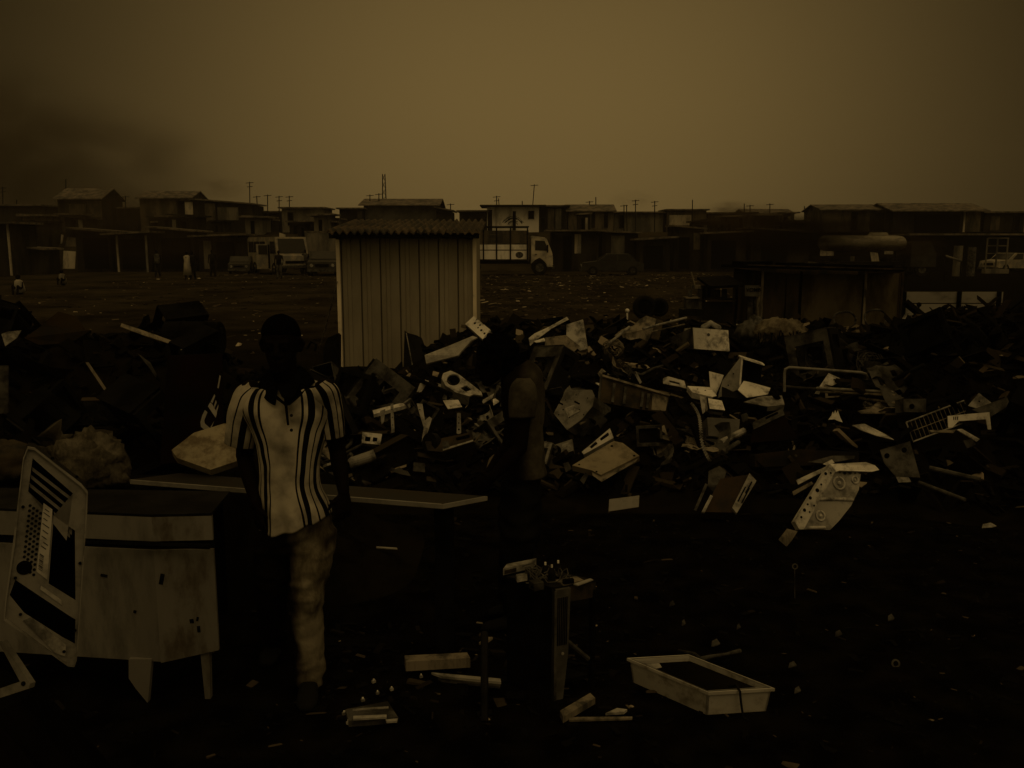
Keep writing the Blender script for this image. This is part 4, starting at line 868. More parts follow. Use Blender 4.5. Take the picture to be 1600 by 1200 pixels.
# computer case chassis leaning at the left edge
def chassis():
    Yc = 2.45; n = V((.46, -.87, .12)).normalized(); p0 = at(60, 880, Yc)
    def on(px, py, off=0.0):
        d = ray(px, py); c = CAM + n * off
        return CAM + d * ((p0 + n * off - CAM).dot(n) / d.dot(n))
    root = thing('computer_case', 'stripped pale computer case frame with drive bars and paper label leaning at the left edge', 'computer case', on(115, 1040) - V((0, 0, .0)))
    shell = mat('grimy case steel', .20, .55, .25, .08, .42, 9, .1)
    O = [(36, 716), (43, 698), (54, 700), (128, 757), (137, 768), (136, 800), (120, 1030), (116, 1041), (106, 1040), (12, 972), (6, 968), (8, 940), (20, 850)]
    bay = [(51, 716), (114, 771), (104, 845), (44, 768)]
    board = [(83, 805), (108, 830), (118, 936), (76, 912)]
    board = [(84, 806), (117, 829), (118, 938), (76, 912)]
    low = [(24, 906), (108, 962), (118, 968), (117, 1006), (98, 996), (38, 958), (15, 930)]
    q = MB(); q.slab([[on(*p) for p in O], [on(*p) for p in bay], [on(*p) for p in reversed(board)], [on(*p) for p in low]], -n * .004); q.build('side_plate', shell, root)
    # rim flange
    q = MB(); m = len(O)
    for i in range(m):
        a, b_ = on(*O[i]), on(*O[(i + 1) % m]); c = sum((on(*p) for p in O), V()) / m
        ia, ib = a + (c - a).normalized() * .006, b_ + (c - b_).normalized() * .006
        q.slab([[a + n * .010, b_ + n * .010, ib + n * .010, ia + n * .010]], -n * .03)
    q.build('rim', shell, root)
    for (a, b_) in (((50, 730), (112, 778)), ((48, 742), (110, 793)), ((46, 755), (109, 806)), ((84, 800), (108, 822)), ((84, 813), (109, 835))):
        q = MB(); A_, B_ = on(*a, -.01), on(*b_, -.01); u = V((0, 0, 1)); q.slab([[A_, B_, B_ - u * .011, A_ - u * .011]], -n * .014); q.build('drive_bar', shell, root)
    q = MB(); q.slab([[on(112, 775, -.012), on(117, 778, -.012), on(112, 836, -.012), on(107, 832, -.012)]], -n * .02); q.build('bay_post', shell, root)
    lab = [on(68, 786, .0025), on(82, 796, .0025), on(74, 906, .0025), on(57, 893, .0025)]; q = MB(); q.slab([lab], -n * .0015); lo = q.build('paper_label', cream, root, label='pale printed paper label')
    lo.data.materials.clear(); lo.data.materials.append(mat('label paper', .42, .7, .1, .2, .4, 12))
    q = MB(); ux = (lab[1] - lab[0]); uy = (lab[3] - lab[0])
    for t, a, b_ in ((.06, .2, .7), (.12, .1, .8), (.2, .15, .6), (.28, .1, .85), (.37, .2, .8), (.46, .15, .7), (.53, .4, .9), (.6, .2, .75)):
        p = lab[0] + uy * t + n * .0005; q.slab([[p + ux * a, p + ux * b_, p + ux * b_ + uy * .012, p + ux * a + uy * .012]], n * .0008)
    for k in range(9):
        p = lab[0] + uy * (.72 + k * .027) + n * .0005; q.slab([[p + ux * .15, p + ux * .6, p + ux * .6 + uy * (.008 + .008 * (k % 3 == 0)), p + ux * .15 + uy * (.008 + .008 * (k % 3 == 0))]], n * .0008)
    q.build('print', black, lo)
    q = MB()
    for i in range(4):
        for j in range(13):
            c = on(47 + i * 5.5 - j * .9, 790 + i * 4 + j * 8, .001); q.disc(c, n, .0042, .0012, 8)
    q.build('vent_hole', black, root, kind='stuff')
    q = MB(); q.disc(on(38, 887, .001), n, .02, .0015, 20); q.build('speaker_hole', black, root)
    q = MB(); q.slab([[on(36, 970, .004), on(48, 964, .004), on(103, 1008, .004), on(102, 1026, .004), on(86, 1020, .004)]], -n * .005); q.build('rear_plate', cream, root)
    q = MB(); q.slab([[on(64, 915, .003), on(96, 938, .003), on(97, 946, .003), on(63, 921, .003)]], -n * .004); q.build('label_strip', cream, root)
    # far wall of the case and its dark inside
    bk_ = -.17; q = MB(); q.slab([[on(*p) + n * bk_ for p in O]], -n * .004); q.build('back_plate', black, root)
    q = MB()
    for i in range(m):
        a, b_ = on(*O[i]), on(*O[(i + 1) % m]); q.slab([[a - n * .022, b_ - n * .022, b_ + n * (bk_ + .002), a + n * (bk_ + .002)]], (a - sum((on(*p) for p in O), V()) / m).normalized() * -.003)
    q.build('case_wall', blackp, root)
    q = MB()
    for px, py in ((32, 960), (100, 1018), (120, 745), (82, 716), (24, 903), (117, 985), (36, 792), (125, 880)): q.disc(on(px, py, .004), n, .0045, .002, 10)
    q.build('rivet', black, root, kind='stuff')
    # lower second frame piece
    n2 = V((-.2, -.95, .25)).normalized(); p1 = at(20, 1050, 2.2)
    def on2(px, py): d = ray(px, py); return CAM + d * ((p1 - CAM).dot(n2) / d.dot(n2))
    q = MB(); q.slab([[on2(-4, 1000), on2(3, 1002), on2(47, 1068), on2(45, 1076), on2(-60, 1110), on2(-60, 1096), on2(31, 1065)]], -n2 * .02); fr = q.build('metal_frame_corner', shell, label='bent corner of a second pale steel frame below the leaning computer case', cat='metal frame')
    q = MB(); q.disc(on2(37, 1068), n2, .006, .003, 10); q.build('screw', black, fr)
chassis()
# sacks
def lump(name, label, cat, c, r, m, amp=.18, seed=0, fq=3, fold=.02, tie=None, group=None):
    q = MB(); q.ball((0, 0, 0), 1, 26); vs = []
    for p in q.v:
        d = p.normalized(); k = 1 + amp * noise.noise(d * 1.6 + V((seed, 0, 0))) + fold / max(r) * (abs(noise.noise(V((d.x * fq, d.y * fq, d.z * fq * .4 + seed)) * 1.5)) - .3) * 2
        z = d.z * r[2] * k; z = max(z, -r[2] * .62); vs.append(V(c) + V((d.x * r[0] * k, d.y * r[1] * k, z)))
    q.v = vs; o = q.build(name, m, smooth=True, label=label, cat=cat, group=group)
    if tie:
        a, b_ = tie; t = MB(); d = (V(b_) - V(a)); t.tube([V(a), V(a) + d * .3, V(a) + d * .55, V(b_)], [.07, .03, .035, .075], 14); k = t.build('tied_neck', m, o, smooth=True); displace(k, lambda p, n_: .012 * noise.noise(p * 25))
    return o
sackm = mat('dusty woven sack', (.12, .112, .095), .8, .1, (.04, .036, .028), .5, 9, .9, stretch=(1, 1, .5))
chest = at(130, 800, 4.75)
q = MB(); q.box((chest.x - .12, 4.85, .37), (.85, .42, .74)); cb = q.build('steel_chest', black, label='black steel chest behind the white cabinet under the tied sack', cat='chest'); q = MB(); q.box((chest.x - .12, 4.85, .755), (.87, .44, .03)); q.build('lid', black, cb)
q = MB(); q.box((chest.x - .12, 4.63, .6), (.12, .02, .05)); q.build('latch', dim, cb)
lump('tied_sack', 'lumpy dusty sack tied at the neck behind the leaning computer case', 'sack', at(134, 724, 4.75), (.235, .17, .17), sackm, .22, 3, 4.5, .05, (at(98, 690, 4.72), at(78, 668, 4.7)))
lump('tied_sack', 'small slumped dark sack beside the top of the leaning computer case', 'sack', at(22, 722, 4.9), (.22, .15, .12), mat('dark sackcloth', (.05, .042, .03), .9, .05, .02, .5, 6, .4), .25, 9, 3, .03)
def free_plate(name, label, cat, poly, Y, n, m, th=.012, holes=(), group=None, tilt=None):
    n = V(n).normalized(); c = at(*poly[0], Y)
    def on(p, off=0): d = ray(*p); return CAM + d * ((c + n * off - CAM).dot(n) / d.dot(n))
    q = MB(); q.slab([[on(p) for p in poly]] + [[on(p) for p in h] for h in holes], -n * th); o = q.build(name, m, label=label, cat=cat, group=group); return o, on, n
# maroon board with big letters
bd, on, n = free_plate('sign_board', 'tall dark maroon board with big white letter shapes behind the walking man', 'sign board', [(262, 556), (346, 552), (349, 720), (250, 725)], 5.15, (.10, -1, .08), maroon, .03)
def letter(poly, nm='letter'):
    q = MB(); q.slab([[on(p, .006) for p in poly]], -n * .004); return q.build(nm, mat('letter paint', .33, .7, .1, .16, .3, 9) if 'letter paint' not in MATS else MATS['letter paint'], bd)
letter([(320, 641), (324, 644), (319, 657), (320, 662), (328, 669), (324, 671), (319, 671), (314, 667), (313, 660), (316, 649)])
letter([(328, 629), (331, 631), (339, 645), (337, 653), (325, 635)]); letter([(335, 616), (336, 619), (332, 630), (329, 628)]); letter([(337, 625), (338.5, 629), (335, 638), (334, 635)]); letter([(341, 632), (341, 636), (338.5, 645), (337.5, 641)]); letter([(334.5, 658), (333, 662), (330.5, 668), (329, 667)])
letter([(343, 586), (345, 588), (341.5, 607), (339.5, 606)])
free_plate('foam_slab', 'grubby pale slab leaning low behind the walking man at his right arm', 'foam slab', [(268, 703), (303, 676), (352, 661), (383, 690), (383, 716), (329, 734), (276, 715)], 4.75, (.15, -.62, .77), mat('grubby foam slab', (.24, .22, .17), .9, .05, (.10, .083, .06), .45, 9, .3), .05)
# pale box at the far left edge
free_plate('fridge_shell', 'dull pale panel standing at the left edge above the sacks', 'panel', [(-30, 572), (12, 571), (12, 645), (-30, 650)], 6.0, (.1, -1, .1), dim, .02)
# tall appliance frame in the middle foreground
def tower():
    Yb = 3.95; zt = onz(868, 918, 0).z; A = at
    c0 = A(866, 1134, 3.88); c0.z = 0; top = A(863, 921, c0.y + .02); ht = top.z
    right = onz(931, 909, ht); left = onz(792, 903, ht); ex = V((right.x - top.x, right.y - top.y, 0)); ey = V((left.x - top.x, left.y - top.y, 0))
    root = thing('copier_frame', 'half-stripped appliance frame with a slotted corner post standing in the foreground', 'appliance frame', (top.x + (ex.x + ey.x) / 2, top.y + (ex.y + ey.y) / 2, 0))
    O = V((top.x, top.y, 0)); nx_ = ex.normalized(); ny_ = ey.normalized(); post = mat('grimy cabinet post', .105, .6, .2, .05, .45, 7, .15)
    def P(a, b_, z): return O + ex * a + ey * b_ + V((0, 0, z))
    def bar(name, a0, b0, z0, a1, b1, z1, m):
        q = MB(); p = [P(a0, b0, z0), P(a1, b0, z0), P(a1, b1, z0), P(a0, b1, z0)]; q.slab([p], V((0, 0, z1 - z0))); return q.build(name, m, root)
    # slotted corner post on the right-hand face
    q = MB(); f = V((nx_.y, -nx_.x, 0)); wpx = [(862, 921), (884, 918), (871, 1132), (858, 1134)]
    a0 = O; a1 = O + nx_ * .085
    q.slab([[a0 + V((0, 0, 0)), a0 + nx_ * .05, a0 + nx_ * .075 + V((0, 0, ht * .42)), a1 + V((0, 0, ht)), a0 + V((0, 0, ht))]], f * .02); po = q.build('corner_post', post, root)
    q = MB()
    for k in range(6): q.slab([[a0 + nx_ * (.016 + .009 * k) + V((0, 0, ht * .50)), a0 + nx_ * (.020 + .009 * k) + V((0, 0, ht * .50)), a0 + nx_ * (.021 + .0092 * k) + V((0, 0, ht * .93)), a0 + nx_ * (.017 + .0092 * k) + V((0, 0, ht * .93))]], f * .024)
    q.build('slot', black, po, kind='stuff'); q = MB(); q.disc(a0 + nx_ * .045 + f * .02 + V((0, 0, ht * .42)), f, .007, .004, 12); q.build('lock', cream, po)
    q = MB(); q.slab([[a0 - f * .002, a0 + nx_ * .012 - f * .002, a0 + nx_ * .012 + V((0, 0, ht)) - f * .002, a0 + V((0, 0, ht)) - f * .002]], f * .028); q.build('edge_strip', dim, po)
    bar('leg', 0, .93, 0, .09, 1, ht * .98, black); bar('leg', .93, 0, 0, 1, .07, ht * .93, black); bar('leg', .93, .93, 0, 1, 1, ht * .93, black)
    q = MB(); q.slab([[O + nx_ * .09 + V((0, 0, ht - .075)), P(1, 0, ht - .075), P(1, 0, ht), O + nx_ * .09 + V((0, 0, ht))]], -f * .015); q.build('side_rail', brown, root)
    q = MB(); q.slab([[P(.04, .0, ht), P(1, 0, ht), P(1, 1, ht), P(0, 1, ht)], [P(.6, .6, ht), P(.68, .6, ht), P(.68, .3, ht), P(.6, .3, ht)]], V((0, 0, .008))); q.build('top_tray', blackp, root)
    g_ = V((-ny_.y, ny_.x, 0)); g_ = g_ if g_.dot(ex) > 0 else -g_
    q = MB(); q.slab([[P(0, 0.02, .0), P(0, 1, .0), P(0, 1, ht - .01), P(0, .02, ht - .01)]], g_ * .012); q.build('side_panel', black, root)
    q = MB(); q.slab([[P(.02, .1, .05), P(.98, .1, .05), P(.98, .9, .05), P(.02, .9, .05)]], V((0, 0, .02))); q.build('bottom_tray', black, root)
    q = MB(); q.tube([P(.22, .0, ht * .56), P(.85, -.0, ht * .30)], .012, 6); q.build('brace', dim, root)
    # things on top
    T = lambda px, py, dz=0.0: onz(px, py, ht + .009 + dz)
    q = MB(); q.slab([[T(786, 899), T(832, 888), T(838, 882), T(792, 891)]], V((0, 0, .032))); o = q.build('disk_drive', cream, label='slim pale disk drive at the back left of the stripped appliance frame', cat='disk drive'); q = MB(); p = T(786, 899) + (T(832, 888) - T(786, 899)) * .05; d_ = (T(832, 888) - T(786, 899)) * .4; q.slab([[p + V((0, -.003, .006)), p + d_ + V((0, -.003, .006)), p + d_ + V((0, -.003, .024)), p + V((0, -.003, .024))]], V((0, -.003, 0))); q.build('connector', brown, o)
    q = MB(); q.box(T(838, 914, .018), (.05, .05, .035), Matrix.Rotation(.5, 3, 'Z')); o = q.build('relay_box', dim, label='small dull square relay box on the front of the appliance top', cat='relay'); q = MB(); q.disc(T(832, 915, .02) + V((-.002, -.012, 0)), (-.5, -1, 0), .006, .004, 10); q.build('button', black, o)
    q = MB(); q.slab([[T(806, 905), T(822, 902), T(824, 907), T(808, 910)]], V((0, .01, .02))); q.build('bent_clip', cream, label='little pale bent clip left of the relay box', cat='clip')
    q = MB(); q.slab([[T(868, 908), T(900, 902), T(912, 908), T(880, 916)]], V((0, 0, .006))); o = q.build('circuit_board', tan, label='brown circuit board lying on the right of the appliance top', cat='circuit board'); q = MB(); q.box(T(888, 908, .016), (.05, .02, .02), Matrix.Rotation(.3, 3, 'Z')); q.build('capacitor', black, o)
    q = MB(); q.slab([[T(896, 914), T(922, 905), T(927, 907), T(903, 916)]], V((0, 0, .005))); q.build('metal_strip', cream, label='pale strip along the right edge of the appliance top', cat='metal strip')
    for i, (px, py) in enumerate(((852, 900), (872, 897), (862, 904))):
        q = MB(); c = T(px, py); q.tube([c, c + V((0, 0, .03)), c + V((0, 0, .055))], [.018, .018, .009], 12); o = q.build('motor_spindle', blackp, label='small dark motor with a shiny spindle tip on the appliance top', cat='motor', group='little motors on the appliance top'); q = MB(); q.tube([c + V((0, 0, .055)), c + V((0, 0, .068))], .005, 8); q.build('spindle_tip', bright, o)
    mbw = MB()
    for k in range(18):
        a = random.uniform(0, 6.28); c = T(850 + random.uniform(-20, 20), 902 + random.uniform(-4, 6)); rr = random.uniform(.02, .06)
        mbw.tube([c + V((math.cos(a + t * .7) * rr * 1.4, math.sin(a + t * .7) * rr, .02 + .02 * math.sin(t * 1.7 + k))) for t in range(6)], .0028, 4)
    mbw.build('cable_tangle', dim, label='tangle of thin dark cables on the appliance top', cat='cables')
tower()
# white drawer
def drawer():
    A = onz; root_c = onz(1095, 1090, .05); en = mat('stained drawer plastic', .40, .5, .3, (.10, .08, .05), .34, 7, .1)
    a, b_, c = A(1104, 1117, 0), A(1197, 1111, 0), A(989, 1066, 0); d = b_ + (c - a); h = .118; root = thing('plastic_bin', 'stained white plastic drawer with a rim lying on the black ground', 'drawer', (a + d) / 2)
    ctr = (a + d) / 2; up = V((0, 0, h)); ta, tb, tcx, td = [p + (p - ctr) * .06 + up for p in (a, b_, c, d)]
    def wall(p, q_, tp, tq, nm):
        m = MB(); cc = (p + q_) / 2; i = (ctr - cc); i.z = 0; i = i.normalized() * .008; m.add([p, q_, tq, tp, p + i, q_ + i, tq + i, tp + i], [(0, 1, 2, 3), (5, 4, 7, 6), (0, 4, 5, 1), (3, 2, 6, 7), (1, 5, 6, 2), (0, 3, 7, 4)]); return m.build(nm, en, root)
    wall(a, b_, ta, tb, 'end_wall'); wall(c, a, tcx, ta, 'side_wall'); wall(d, c, td, tcx, 'end_wall'); wall(b_, d, tb, td, 'side_wall')
    m = MB(); m.slab([[a, b_, d, c]], V((0, 0, .01))); m.build('floor', en, root)
    O = [ta, tb, td, tcx]; I = [p + (ctr + up - p) * .05 for p in O]; O2 = [p + (p - ctr - up) * .045 for p in O]
    m = MB(); m.slab([O2, list(reversed(I))], V((0, 0, -.014))); m.build('rim', en, root)
    # dark ash lies inside
    m = MB(); m.slab([[p + (ctr - p) * .02 + V((0, 0, .082)) for p in (a, b_, d, c)]], V((0, 0, .012))); o = m.build('ash_fill', soil, root)
    m = MB(); m.slab([[onz(996, 1042, .09), onz(1030, 1040, .09), onz(1034, 1046, .085), onz(1012, 1052, .08)]], V((0, .002, .012))); m.build('paper_scrap', cream, label='scrap of pale paper in the far end of the drawer', cat='paper')
    m = MB(); p = ta + (tb - ta) * .48; o_ = V((0, -.012, 0)); m.tube([p + V((-.03, .10, -.04)), p + V((-.005, .02, .012)), p + o_ + V((0, -.012, .004)), p + o_ + V((.008, -.006, -.05)), p + V((.018, -.025, -.115)), p + V((.03, -.06, -.114))], .0055, 8); m.build('black_cable', rubber, label='black cable hanging over the front of the white drawer', cat='cable')
drawer()
def gplate(name, label, cat, poly, m, z=.01, th=.012, parts=(), group=None, rise=()):
    pts = [onz(px, py, z + (rise[i] if i < len(rise) else 0)) for i, (px, py) in enumerate(poly)]; q = MB(); q.slab([pts], V((0, 0, th))); return q.build(name, m, label=label, cat=cat, group=group)
gplate('plank', 'long brown wooden board lying behind the two pale strips', 'board', [(632, 1039), (730, 1034), (735, 1043), (634, 1049)], tan, .03, .05)
gplate('metal_strip', 'pale flat metal strip sloping across the ground left of the appliance frame', 'metal strip', [(674, 1054), (782, 1064), (783, 1069), (690, 1060)], cream, .03, .012, rise=(.0, .03, .03, 0))
gplate('metal_strip', 'second dull strip just below the pale flat strip', 'metal strip', [(684, 1062), (782, 1072), (781, 1076), (690, 1066)], dim, .01, .01)
gplate('circuit_tray', 'small pale-edged metal tray on the ground at the bottom left of centre', 'tray', [(540, 1118), (606, 1105), (622, 1130), (545, 1136)], dim, .005, .03)
gplate('metal_strip', 'thin bright bar along the back of the small metal tray', 'metal strip', [(551, 1110), (607, 1106), (607, 1109), (551, 1113)], cream, .03, .008)
gplate('metal_strip', 'thin bright bar across the middle of the small metal tray', 'metal strip', [(552, 1121), (604, 1119), (604, 1123), (552, 1126)], cream, .045, .008)
gplate('metal_strip', 'short pale bar at the front right corner of the small metal tray', 'metal strip', [(602, 1126), (622, 1124), (620, 1129), (604, 1130)], cream, .02, .008)
for i, (px, py, s_) in enumerate(((538, 1116, 1), (545, 1130, 1.2), (584, 1066, 1), (612, 1078, .8), (567, 1095, .9), (658, 1058, .8), (590, 1084, .7))):
    c = onz(px, py, .012); q = MB(); q.box(c + V((0, 0, .004)), (.018 * s_, .012, .012), Matrix.Rotation(random.uniform(-1, 1), 3, 'Z')); o = q.build('connector_block', cream, label='tiny pale plug block lying on the black ground near the metal tray', cat='connector', group='tiny plug blocks near the metal tray')
    q = MB(); q.box(c + V((0, 0, .013)), (.008 * s_, .006, .008)); q.build('pin', bright, o)
gplate('broken_plank', 'grey split plank lying against the foot of the appliance frame', 'plank', [(875, 1120), (922, 1092), (930, 1100), (880, 1130)], tan, .01, .03)
gplate('thin_stick', 'thin pale stick on the ground right of the appliance foot', 'stick', [(886, 1123), (988, 1122), (988, 1125), (890, 1128)], tan, .008, .008)
gplate('paper_scrap', 'crumpled pale scrap on the ground behind the thin stick', 'paper', [(946, 1118), (964, 1110), (980, 1112), (975, 1116)], cream, .01, .012)
gplate('cardboard_strip', 'thin pale rod seen between the men on the dark floor', 'rod', [(588, 855), (620, 857), (621, 859), (588, 857)], cream, .1, .006)
q = MB(); q.tube([onz(757, 1128, 0), at(757, 988, 4.0)], .018, 8); q.tube([onz(745, 1117, .01), onz(768, 1113, .01)], .014, 8); q.build('steel_post', blackp, label='dark upright steel post left of the appliance frame', cat='post')
for px, py, w_, h_, lab in ((1545, 825, 34, 8, 'white paper scrap alone on the dark ground at far right'), (1050, 948, 14, 5, 'small pale flake on the dark ground behind the drawer, leftmost'), (1068, 978, 10, 6, 'tiny pale crumb left of the cable end'), (1118, 1010, 22, 10, 'dull crumpled scrap just behind the drawer'), (1310, 995, 18, 6, 'flat pale flake on the dark ground right of the drawer'), (1392, 970, 16, 8, 'curled pale flake on the dark ground at right'), (1238, 1044, 20, 4, 'thin bright shard right of the drawer end'), (1246, 1084, 16, 4, 'dull shard near the right corner of the drawer'), (1154, 984, 10, 4, 'bright chip between the drawer and the heap')):
    c = onz(px, py, .01); k = F / (c - CAM).length; q = MB(); W_ = w_ / k; Dp = h_ / k * .9; W_ *= .6
    q.slab([[c + V((-W_ / 2, -Dp * .2, 0)), c + V((W_ * .1, -Dp / 2, .01)), c + V((W_ / 2, 0, .012)), c + V((W_ * .2, Dp / 2, .03)), c + V((-W_ * .35, Dp * .35, .02))]], V((0, 0, .006))); q.build('paper_scrap', dim if 'far right' not in lab else cream, label=lab, cat='scrap')
for px in (1070,):
    q = MB(); ps = [onz(1060, 1016, .02), onz(1084, 1022, .04), onz(1094, 1030, .05), onz(1110, 1026, .04), onz(1134, 1022, .05), onz(1156, 1017, .03)]; q.tube(ps, [.006, .012, .014, .01, .007, .012], 8); q.build('torn_hose', dim, label='torn pale hose end bent into a V behind the drawer', cat='hose')
for (px, py, r_, lab) in ((1242, 885, .018, 'small metal ring on a thin upright wire in the dark ground'), (1399, 1041, .022, 'small spoked metal ring lying on the dark ground at right')):
    c = onz(px, py + (50 if px < 1300 else 0), 0); c = c + V((0, 0, .0)); q = MB(); zc = at(px, py, c.y); q.disc(zc if px < 1300 else c + V((0, 0, .015)), (0, -1, .3), r_, .004, 18, r_ * .6)
    if px < 1300: q.tube([c, zc - V((0, 0, r_))], .003, 5)
    q.build('metal_ring', dim, label=lab, cat='ring')
# ------------------------------------------------------------------ the heap: junk one can pick out
def plate(name, label, cat, poly, m, n=(0, -.75, .65), lift=.05, holes=(), th=.008, flange=(), fh=.04, Y=None, group=None, dent=0.0, back=0.0, dots=()):
    """sheet with the outline poly (photo pixels) lying in a tilted plane on the heap; flange = edges folded back"""
    n = V(n).normalized(); bp_ = max(poly, key=lambda p: p[1]); p0 = (at(*bp_, Y) if Y else hit(*bp_)) + n * lift + V((0, 0, .02))
    def on(px, py, off=0.0):
        d = ray(px, py); return CAM + d * ((p0 + n * off - CAM).dot(n) / d.dot(n))
    cx_, cy_ = sum(p[0] for p in poly) / len(poly), sum(p[1] for p in poly) / len(poly); smp = list(poly) + [(cx_, cy_)] + [((p[0] + cx_) / 2, (p[1] + cy_) / 2) for p in poly]
    for _ in range(24 if Y is None else 0):
        bad = 0
        for p in smp:
            w_ = on(*p); bad += w_.z < H(w_.x, w_.y) + .03
        if bad <= len(smp) * .15: break
        p0 = p0 + n * .025
    q = MB(); P = [on(*p) for p in poly]; c = sum(P, V()) / len(P); SHOWN.append((poly, min(p.y for p in P)))
    q.slab([P] + [[on(*p) for p in h] for h in holes], -n * th)
    for i in flange:
        a, b_ = P[i], P[(i + 1) % len(P)]; e = (b_ - a).normalized(); inn = n.cross(e)
        if inn.dot(c - a) < 0: inn = -inn
        q.slab([[a - n * th, b_ - n * th, b_ - n * (fh + th), a - n * (fh + th)]], inn * th)
    if back:     # box the sheet in: walls and rear face
        q.slab([[p - n * back for p in P]], -n * th)
        for i in range(len(P)):
            a, b_ = P[i], P[(i + 1) % len(P)]; e = (b_ - a).normalized(); inn = n.cross(e)
            if inn.dot(c - a) < 0: inn = -inn
            q.slab([[a - n * th, b_ - n * th, b_ - n * back, a - n * back]], inn * th)
    if dent:
        q.v = [p + n * dent * noise.noise(p * 7) for p in q.v]
    o = q.build(name, m, label=label, cat=cat, group=group)
    if dots:
        for (px, py, r_) in dots:
            q = MB(); k = r_ / F * (on(px, py) - CAM).length; q.disc(on(px, py, .0008), n, k, .0012, 10); q.build('hole', void, o)
    o_on = on
    return o, o_on, n
def sub(on, n, poly, name, m, parent, off=.004, th=.004, label=None):
    q = MB(); q.slab([[on(*p, off) for p in poly]], -n * th); return q.build(name, m, parent, label=label)
def circ(cx, cy, rx, ry, n=18, a0=0, tilt=0):
    ct, st_ = math.cos(tilt), math.sin(tilt); o_ = []
    for k in range(n):
        t = 2 * math.pi * k / n; x, y = rx * math.cos(t), ry * math.sin(t); o_.append((cx + x * ct - y * st_, cy + x * st_ + y * ct))
    return o_
def rod(name, label, cat, pts, r, m, lift=.06, group=None):
    P = [hit(*p) + V((0, -.03, lift)) for p in pts]
    if len(P) == 2:
        # keep it straight between its ends
        P = [P[0], (P[0] + P[1]) / 2, P[1]]
    q = MB(); q.tube(P, r, 8); return q.build(name, m, label=label, cat=cat, group=group)
UPR = (0.05, -.95, .25)
# in front of the shed
o, on, n = plate('steel_bracket', 'bright perforated box bracket tilted at the shed corner', 'bracket', [(740, 494), (766, 515), (754, 530), (727, 506)], bright, (-.3, -.7, .6), .5, back=.09, Y=11.0, dots=[(742, 505, 2), (750, 508, 1.6), (752, 516, 2), (747, 512, 1.4), (757, 521, 1.8), (745, 499, 1.2)])
plate('tarpaulin', 'pale crumpled plastic tarpaulin draped below the shed corner', 'tarpaulin', [(664, 556), (700, 540), (738, 524), (746, 527), (737, 533), (721, 549), (716, 556), (690, 561), (665, 566)], mat('pale tarpaulin', .36, .6, .2, .16, .4, 6, .4), (-.15, -.7, .7), .1, Y=9.9, dent=.05, th=.02)
o, on, n = plate('charred_chair_back', 'charred broken chair back standing against the shed front', 'chair back', [(632, 516), (637, 520), (651, 524), (659, 528), (664, 541), (664, 580), (630, 582)], blackp, UPR, .0, Y=12.6, th=.12, dent=.03); sub(on, n, [(634, 520), (635.5, 520), (645, 570), (643.5, 570)], 'wire_edge', cream, o)
plate('burnt_box', 'black burnt box standing left of the shed base by the guy wire', 'box', [(505, 545), (512, 528), (530, 520), (530, 575), (505, 578)], black, UPR, .0, Y=12.8, back=.2)
lump('ash_mound', 'low black mound of ash along the foot of the metal shed', 'mound', V((at(560, 580, 13.1).x, 13.1, .06)), (1.3, .5, .2), soil, .3, 4, 4, .06)
plate('square_sheet', 'pale square panel leaning behind the ring-shaped front frame', 'panel', [(659, 592), (696, 602), (712, 621), (705, 626), (650, 615)], mat('pale grey panel', .32, .6, .2, .14, .35, 7), (-.2, -.55, .8), .1, flange=(0, 4))
plate('washer_front', 'pale washing-machine front frame with one big round hole', 'appliance front', [(690, 591), (693, 583), (704, 579), (716, 584), (752, 612), (754, 618), (740, 616), (733, 619), (712, 613), (696, 602)], white2, (.1, -.6, .75), .2, holes=[circ(708.5, 593.5, 10.5, 9), [(719, 606), (729, 602), (737, 609), (728, 612)]], th=.02, flange=(8, 9, 7), fh=.12)
# fan guard
def fan_guard():
    q = MB(); c = hit(775, 612) + V((0, -.05, .12)); k = (c - CAM).length / F
    P = lambda px, py: c + V(((px - 775) * k, (612 - py) * k * .5, (612 - py) * k * .85))
    ou = [(757, 600), (760, 594), (768, 590), (778, 588.5), (786, 588)]; inn = [(763, 610), (764, 604), (770, 599), (779, 596), (786, 595)]
    q.tube([P(*p) for p in ou], .008, 6); q.tube([P(*p) for p in inn], .008, 6); q.tube([P(757, 600), P(763, 610)], .006, 6)
    for i in range(16):
        t = i / 15 * 3.999; j = int(t); f = t - j
        a = (ou[j][0] + (ou[j + 1][0] - ou[j][0]) * f, ou[j][1] + (ou[j + 1][1] - ou[j][1]) * f); b_ = (inn[j][0] + (inn[j + 1][0] - inn[j][0]) * f, inn[j][1] + (inn[j + 1][1] - inn[j][1]) * f); q.tube([P(*a), P(*b_)], .003, 4)
    q.build('fan_guard', cream, label='curved wire fan guard beside the bushy-haired man', cat='fan guard')
fan_guard()
plate('metal_strip', 'pale flat strip at the back of the small bits below the shed', 'metal strip', [(592, 626), (636, 621), (641, 624), (592, 630)], bright, (0, -.3, .95), .12)
plate('metal_strip', 'long bright strip slanting over the two hanging strips', 'metal strip', [(582, 641), (637, 627), (641, 631), (584, 647)], bright, (0, -.4, .9), .16, flange=(2,), fh=.03)
plate('metal_strip', 'upright pale perforated strip hanging left of the printer', 'metal strip', [(610, 631), (614.5, 630), (616.5, 675), (611.5, 677)], cream, UPR, .16, dots=[(612.5, 640, .9), (613, 652, .9), (613.6, 664, .9)])
plate('metal_strip', 'short curved pale strip left of the upright perforated strip', 'metal strip', [(594, 642), (602, 639), (600, 659), (596, 664)], cream, UPR, .12)
